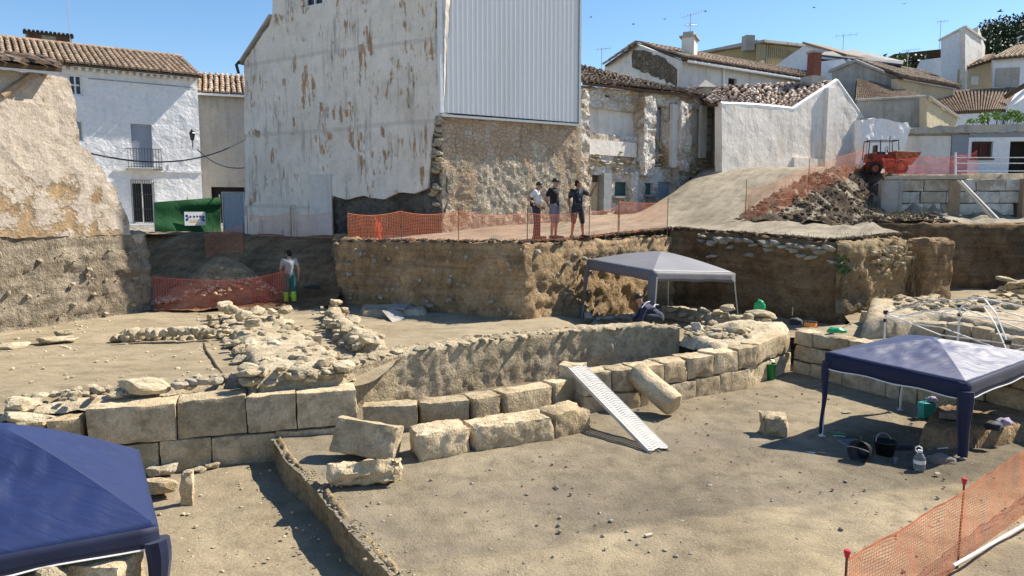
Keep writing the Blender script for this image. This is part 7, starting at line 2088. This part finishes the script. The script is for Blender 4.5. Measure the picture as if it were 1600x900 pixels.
for y0, y1 in ((-.62, -.57), (.57, .62)): B.hexa([(pr[0][0], y0, pr[0][1]), (pr[1][0], y0, pr[1][1]), (pr[1][0], y1, pr[1][1]), (pr[0][0], y1, pr[0][1]), (pr[3][0], y0, pr[3][1]), (pr[2][0], y0, pr[2][1]), (pr[2][0], y1, pr[2][1]), (pr[3][0], y1, pr[3][1])])
def pl(a, b, th=.05): 
    d = Vector((b[0] - a[0], 0, b[1] - a[1])).normalized(); n = Vector((-d.z, 0, d.x)) * th
    B.hexa([(a[0], -.57, a[1]), (b[0], -.57, b[1]), (b[0], .57, b[1]), (a[0], .57, a[1]), (a[0] + n.x, -.57, a[1] + n.z), (b[0] + n.x, -.57, b[1] + n.z), (b[0] + n.x, .57, b[1] + n.z), (a[0] + n.x, .57, a[1] + n.z)])
pl(pr[0], pr[1]); pl(pr[1], pr[2]); pl(pr[3], pr[0])
clean(B.build('skip', M['mach_orange'], t))
B = MB(); B.tube([(pr[3][0], -.6, 1.33), (pr[2][0], -.6, 1.26), (pr[2][0], .6, 1.26), (pr[3][0], .6, 1.33), (pr[3][0], -.6, 1.33)], .035, 6); B.build('skip_rim', M['wood_pale'], t)
for x, y, r in ((-1.0, -.58, .36), (-1.0, .58, .36), (.35, -.62, .40), (.35, .62, .40)):
    B = MB(); Mx = Matrix.Rotation(R(90), 3, 'X'); b2 = MB(); b2.lathe([(r * .55, -.12), (r * .92, -.13), (r, -.08), (r, .08), (r * .92, .13), (r * .55, .12)], n=20); B.add([Mx @ v + Vector((x, y, r)) for v in b2.v], b2.f)
    w = B.build('wheel', M['tyre'], t, True); B = MB(); b2 = MB(); b2.lathe([(0, -.06), (r * .2, -.08), (r * .54, -.05), (r * .56, .05), (0, .06)], n=14); B.add([Mx @ v + Vector((x, y, r)) for v in b2.v], b2.f); B.build('rim', M['mach_orange'], w)
B = MB()
for y in (-.5, .5):
    B.tube([(-1.38, y, .9), (-1.32, y, 1.95), (.22, y, 1.95), (.28, y, 1.1)], .035, 6)
for x in (-1.32, .22): B.tube([(x, -.5, 1.95), (x, .5, 1.95)], .035, 6)
B.tube([(-.75, -.5, 1.95), (-.72, -.5, 1.15)], .03, 6)
B.build('roll_frame', M['iron'], t)
B = MB(); B.box((-.62, 0, 1.25), (.5, .5, .14)); B.box((-.86, 0, 1.5), (.12, .5, .4)); clean(B.build('seat', M['black'], t))
B = MB(); B.tube([(-.05, 0, 1.1), (-.22, 0, 1.45)], .025, 6); B.tube([(-.24 + .05 * math.cos(a * .628) * .5, .2 * math.sin(a * .628), 1.46 + .17 * math.cos(a * .628)) for a in range(11)], .016, 5); B.build('steering_wheel', M['black'], t)
B = MB(); B.tube([(-.2, -.35, 1.2), (-.2, -.35, 2.2)], .02, 5); B.build('exhaust', M['iron'], t)
# ================================================================== THINGS UNDER AND AROUND THE RIGHT CANOPY
def on(u, v, z=0.0):
    p = G(u, v, z); return Vector((p.x, p.y, z_pit(p.x, p.y) if z == 0 else z))
p = on(1436, 734)
t = thing('water_jug', 'clear plastic water jug with white handle under the navy canopy', 'water jug', p)
B = MB(); B.lathe([(0, 0), (.075, 0), (.085, .015), (.085, .08), (.079, .09), (.085, .10), (.085, .17), (.078, .20), (.05, .25), (.028, .275), (.026, .29), (0, .29)], n=20); B.build('bottle', M['clear'], t, True)
B = MB(); B.lathe([(.031, .278), (.033, .285), (.033, .312), (0, .315)], n=14); B.build('cap', M['pvc'], t)
B = MB(); B.tube([(-.03, 0, .27), (-.07, 0, .31), (-.075, 0, .35), (-.03, 0, .375), (.02, 0, .35), (.03, 0, .29)], .010, 6); B.build('handle', M['pvc'], t)
B = MB(); B.lathe([(.0862, .105), (.0862, .165)], n=20); B.build('label', M['pvc'], t)
p = on(1399, 724); t = thing('plastic_cup', 'small clear cup left of the water jug', 'cup', p); B = MB(); B.lathe([(0, .002), (.03, 0), (.042, .10), (.040, .10), (.029, .006)], n=14); B.build('cup_wall', M['clear'], t)
def bucket(label, p, m, tilt=(0, 0, 0), r=.15, h=.26, name='bucket'):
    t = thing(name, label, 'bucket', p); t.rotation_euler = tilt
    B = MB(); B.lathe([(0, .0), (r * .74, 0), (r, h), (r * 1.06, h), (r * 1.06, h - .02), (r * .98, h - .02), (r * .97, h - .005), (r * .72, .01), (0, .012)], n=22); B.build('pail', M[m], t, True)
    B = MB(); B.tube([(r * math.cos(a * .314), .05 * math.sin(a * .314) + r * .15, h - .02 + r * .75 * math.sin(a * .314)) for a in range(11)], .007, 5); B.build('handle', M['galv'], t)
    return t
q = on(1352, 716); bucket('black rubber bucket lying on its side in the canopy shade', (q.x, q.y, q.z + .13), 'black', (R(82), 0, R(-50)), .17, .26)
q = on(1382, 712); bucket('black rubber bucket standing in the shade beside the fallen one', q, 'black', (0, 0, .4), .17, .25)
p = on(1334, 684); t = thing('dustpan', 'green plastic dustpan on the pit floor at the canopy shade edge', 'dustpan', p, R(-25))
B = MB(); n_ = [(-.2, -.12, .0), (.16, -.14, .02), (.16, .14, .02), (-.2, .12, .0)]
B.add([(-.2, -.15, .005), (.15, -.13, .01), (.15, .13, .01), (-.2, .15, .005), (-.2, -.15, .012), (.15, -.13, .02), (.15, .13, .02), (-.2, .15, .012)], [(3, 2, 1, 0), (4, 5, 6, 7)])
B.hexa([(-.2, -.155, .0), (.16, -.14, .0), (.16, -.13, .0), (-.2, -.145, .0), (-.2, -.155, .03), (.16, -.14, .12), (.16, -.13, .12), (-.2, -.145, .03)])
B.hexa([(-.2, .145, .0), (.16, .13, .0), (.16, .14, .0), (-.2, .155, .0), (-.2, .145, .03), (.16, .13, .12), (.16, .14, .12), (-.2, .155, .03)])
B.hexa([(.15, -.14, .0), (.17, -.14, .0), (.17, .14, .0), (.15, .14, .0), (.11, -.13, .16), (.13, -.13, .17), (.13, .13, .17), (.11, .13, .16)])
clean(B.build('pan', M['green_plastic'], t)); B = MB(); B.tube([(.15, 0, .10), (.30, 0, .12)], .018, 7); B.build('handle', M['green_plastic'], t)
p = on(1311, 681); t = thing('hand_brush', 'green and white hand brush left of the dustpan', 'brush', p, R(160)); B = MB(); B.box((0, 0, .03), (.2, .05, .03)); B.tube([(.1, 0, .035), (.22, 0, .05)], .012, 6); clean(B.build('brush_back', M['green_plastic'], t)); B = MB(); B.box((0, 0, .008), (.19, .045, .022)); B.build('bristles', M['pvc'], t)
p = on(1330, 693); t = thing('plastic_tray', 'flat grey tray in the shade below the green dustpan', 'tray', p, R(12)); B = MB(); B.box((0, 0, .01), (.34, .24, .015)); 
for x, y, a, b in ((0, -.12, .34, .012), (0, .12, .34, .012), (-.17, 0, .012, .24), (.17, 0, .012, .24)): B.box((x, y, .035), (a, b, .05))
clean(B.build('tray_shell', M['greyblue'], t))
# earth baulk with clothes and bags on top
bq = [G2(1432, 690, 0), G2(1475, 704, 0), G2(1540, 700, 0), G2(1612, 690, 0), G2(1612, 655, 0), G2(1500, 652, 0), G2(1452, 660, 0)]
t = thing('earth_baulk', 'uncut block of earth left standing under the navy canopy', 'earth block', (8, 12.6, 0)); mound('earth', bq, -.2, .33, M['bank'], t, .08, .05, 41, .12)
def heap(label, p, m, s, name, cat, seed=1, stripes=None, rz=0.0):
    me = bpy.data.meshes.new(name); bm = bmesh.new(); bmesh.ops.create_icosphere(bm, subdivisions=3, radius=.5)
    for v in bm.verts:
        q = v.co.copy(); k = 1 + .35 * noise.fractal(q * 3.5 + Vector((seed * 5.1, 0, 0)), .9, 2.1, 3); v.co = Vector((q.x * s[0] * k, q.y * s[1] * k, max(-.12, q.z) * s[2] * k))
    bm.to_mesh(me); bm.free(); me.materials.append(M[m]); me.polygons.foreach_set('use_smooth', [True] * len(me.polygons))
    return tag(link(name, me, None, (p[0], p[1], p[2] + .1 * s[2]), (0, 0, rz)), label, cat)
def top_(u, v, z): p = G(u, v, z); return (p.x, p.y, z)
M['cloth_lilac'] = cloth('lilac_cloth', (.36, .28, .40, 1), .8); M['cloth_tan'] = cloth('mottled_cloth', (.20, .17, .14, 1), .85, .6, fold=9); M['cloth_black'] = cloth('black_cloth', (.015, .015, .018, 1), .7)
heap('crumpled dark mottled cloth on the earth block under the canopy', top_(1487, 652, .35), 'cloth_tan', (.42, .26, .22), 'cloth_bundle', 'cloth', 2)
heap('lilac cloth bundle on the right end of the earth block', top_(1568, 662, .35), 'cloth_lilac', (.26, .2, .18), 'cloth_bundle', 'cloth', 5)
heap('black bag on the earth block beside the lilac bundle', top_(1552, 669, .35), 'cloth_black', (.30, .2, .2), 'bag', 'bag', 7)
heap('dark jacket lying in the canopy shade by the buckets', on(1405, 702), 'cloth_black', (.55, .34, .26), 'jacket', 'jacket', 9)
heap('dark cloth bag in the shade at the near leg of the canopy', on(1470, 722), 'cloth_tan', (.5, .3, .2), 'bag', 'bag', 11)
p = on(1447, 652); t = thing('carrier_bag', 'teal carrier bag standing behind the water jug under the canopy', 'bag', p, R(10))
B = MB(); B.hexa([(-.12, -.08, 0), (.12, -.08, 0), (.12, .08, 0), (-.12, .08, 0), (-.14, -.09, .30), (.14, -.07, .28), (.14, .09, .31), (-.14, .08, .29)]); clean(B.build('bag_body', M['teal'], t)); B = MB(); B.tube([(-.06, 0, .28), (-.05, 0, .38), (.05, 0, .38), (.06, 0, .28)], .01, 5); B.build('handle', M['teal'], t)
heap('white and lilac wrapping sticking out of the teal bag', (p.x + .12, p.y + .02, p.z + .32), 'cloth_lilac', (.2, .14, .14), 'wrapping', 'wrapping', 13)
for lb, a, b, m, r in (('wooden tool handle lying across the shaded hollow', (1382, 698), (1415, 701), 'wood_pale', .014), ('pale stick lying in the shade before the earth block', (1452, 697), (1480, 706), 'pvc', .012)):
    a, b = on(*a), on(*b); B = MB(); B.tube([a + Vector((0, 0, .05)), b + Vector((0, 0, .07))], r, 6); tag(B.build('stick', M[m], None), lb, 'stick')
p = on(1272, 709); t = thing('trowel', 'small trowel lying in the shade left of the navy canopy', 'trowel', p, R(-30)); B = MB(); B.add([(-.14, 0, .012), (0, -.05, .012), (.03, 0, .016), (0, .05, .012), (-.14, 0, .02), (0, -.05, .02), (.03, 0, .024), (0, .05, .02)], [(3, 2, 1, 0), (4, 5, 6, 7), (0, 1, 5, 4), (1, 2, 6, 5), (2, 3, 7, 6), (3, 0, 4, 7)]); B.build('blade', M['galv'], t); B = MB(); B.tube([(.03, 0, .02), (.07, 0, .04), (.18, 0, .045)], [.006, .012, .014], 6); B.build('handle', M['wood'], t)
for u, v, s, lb in [(1323, 645, (.26, .16, .05), 'flat stone slab on the pit floor behind the dustpan'), (1464, 742, (.12, .08, .06), 'small stone below the water jug at the edge of the shade'), (1110, 760, (.10, .06, .05), 'lone dark pebble right of the plank on the pit floor'), (1305, 672, (.09, .07, .05), 'small dark stone beside the green hand brush')]:
    o = stone(None, on(u, v) + Vector((0, 0, .02)), s, 'stone_grey', 'flat', rz=0, name='floor_stone'); tag(o, lb, 'stone')
B = MB(); q = on(1013, 846); B.box((q.x, q.y, q.z + .012), (.10, .05, .02), .5); tag(clean(B.build('find_tag', M['wood_pale'])), 'small pale tag on the pit floor near the bottom of the photo', 'tag')
# ================================================================== THINGS ON THE WALLS
p = G(1203, 594, 0); bucket('tall green bucket against the curved wall near the shaded corner', (p.x, p.y, 0), 'green_plastic', (0, 0, 0), .13, .40)
heap('bright green bag on the rubble wall right of the grey canopy', top_(1187, 484, 1.18), 'green_bag', (.34, .3, .42), 'bag', 'bag', 21)
t = thing('green_bag', 'bright green bag with a pale stick on the shaded corner wall', 'bag', top_(1307, 519, 1.10))
heap('x', (0, 0, 0), 'green_bag', (.42, .28, .2), 'bag_body', None, 23).parent = t; B = MB(); B.tube([(.05, 0, .06), (.42, .1, .22)], .014, 6); B.build('stick', M['wood_pale'], t)
for o_ in t.children:
    for k_ in ('label', 'category'):
        if k_ in o_: del o_[k_]
p = Vector(top_(1260, 509, 1.10)); t = thing('tool_box', 'orange and black open tool box on the corner of the ashlar wall', 'tool box', p, R(-35))
B = MB(); B.box((.1, 0, .05), (.26, .18, .1)); clean(B.build('box', M['orange_plastic'], t)); B = MB(); B.box((.1, 0, .11), (.28, .20, .025)); clean(B.build('lid', M['black'], t)); B = MB(); B.tube([(.02, 0, .12), (.02, 0, .17), (.18, 0, .17), (.18, 0, .12)], .012, 5); B.build('handle', M['black'], t)
heap('black and white bundle of tools beside the orange tool box', (p.x - .22, p.y + .12, p.z + .02), 'cloth_black', (.36, .24, .26), 'tool_bag', 'bag', 25)
B = MB(); q = top_(1238, 493, 1.10); B.tube([q, (q[0], q[1], q[2] + .22)], .012, 6); tag(B.build('marker_peg', M['wood'], None), 'thin wooden peg standing on the corner of the curved wall', 'peg')
# boards lying on the shaded floor of the curved room
def board(label, pts, th=.03, m='greyrender'):
    P = [Vector(p) for p in pts]; n = (P[1] - P[0]).cross(P[3] - P[0]).normalized(); n = -n if n.z < 0 else n
    return tag(clean(MB().hexa(P + [p + n * th for p in P]).build('board', M[m])), label, 'board')
a = [G(597, 487, 1.12), G(613, 505, .93), G(634, 500, .93), G(622, 481, 1.16)]
board('grey board leaning on the low ledge of the curved room', a)
bb_ = thing('stone_ledge', 'low stone ledge in the shade along the tall bank', 'ruined wall', (-3, 20.5, .9)); mound('ledge', [G2(560, 492, 1.0), G2(672, 492, 1.0), G2(672, 478, 1.0), G2(560, 480, 1.0)], .7, 1.12, M['core'], bb_, .1, .04, 44)
board('flat grey slab lying on the low stone ledge', [G(608, 482, 1.16), G(632, 484, 1.16), G(640, 477, 1.16), G(615, 475, 1.16)])
# dark hollow with a red rim in the tall bank, cable on the room floor
B = MB(); pts = [G(u, v, z_room(*G2(u, v, .9)) + .02) for u, v in [(318, 536), (322, 548), (331, 560), (338, 572), (347, 583)]]
B.tube(pts, .022, 5); tag(B.build('ground_cable', M['wood_dark'], None), 'dark cable lying across the sunlit room floor', 'cable')
q = D(488, 446, 22.95); heap('black bag hung at the foot of the dark bank right of the worker', (q.x, q.y, q.z - .1), 'cloth_black', (.5, .3, .22), 'bag', 'bag', 31)
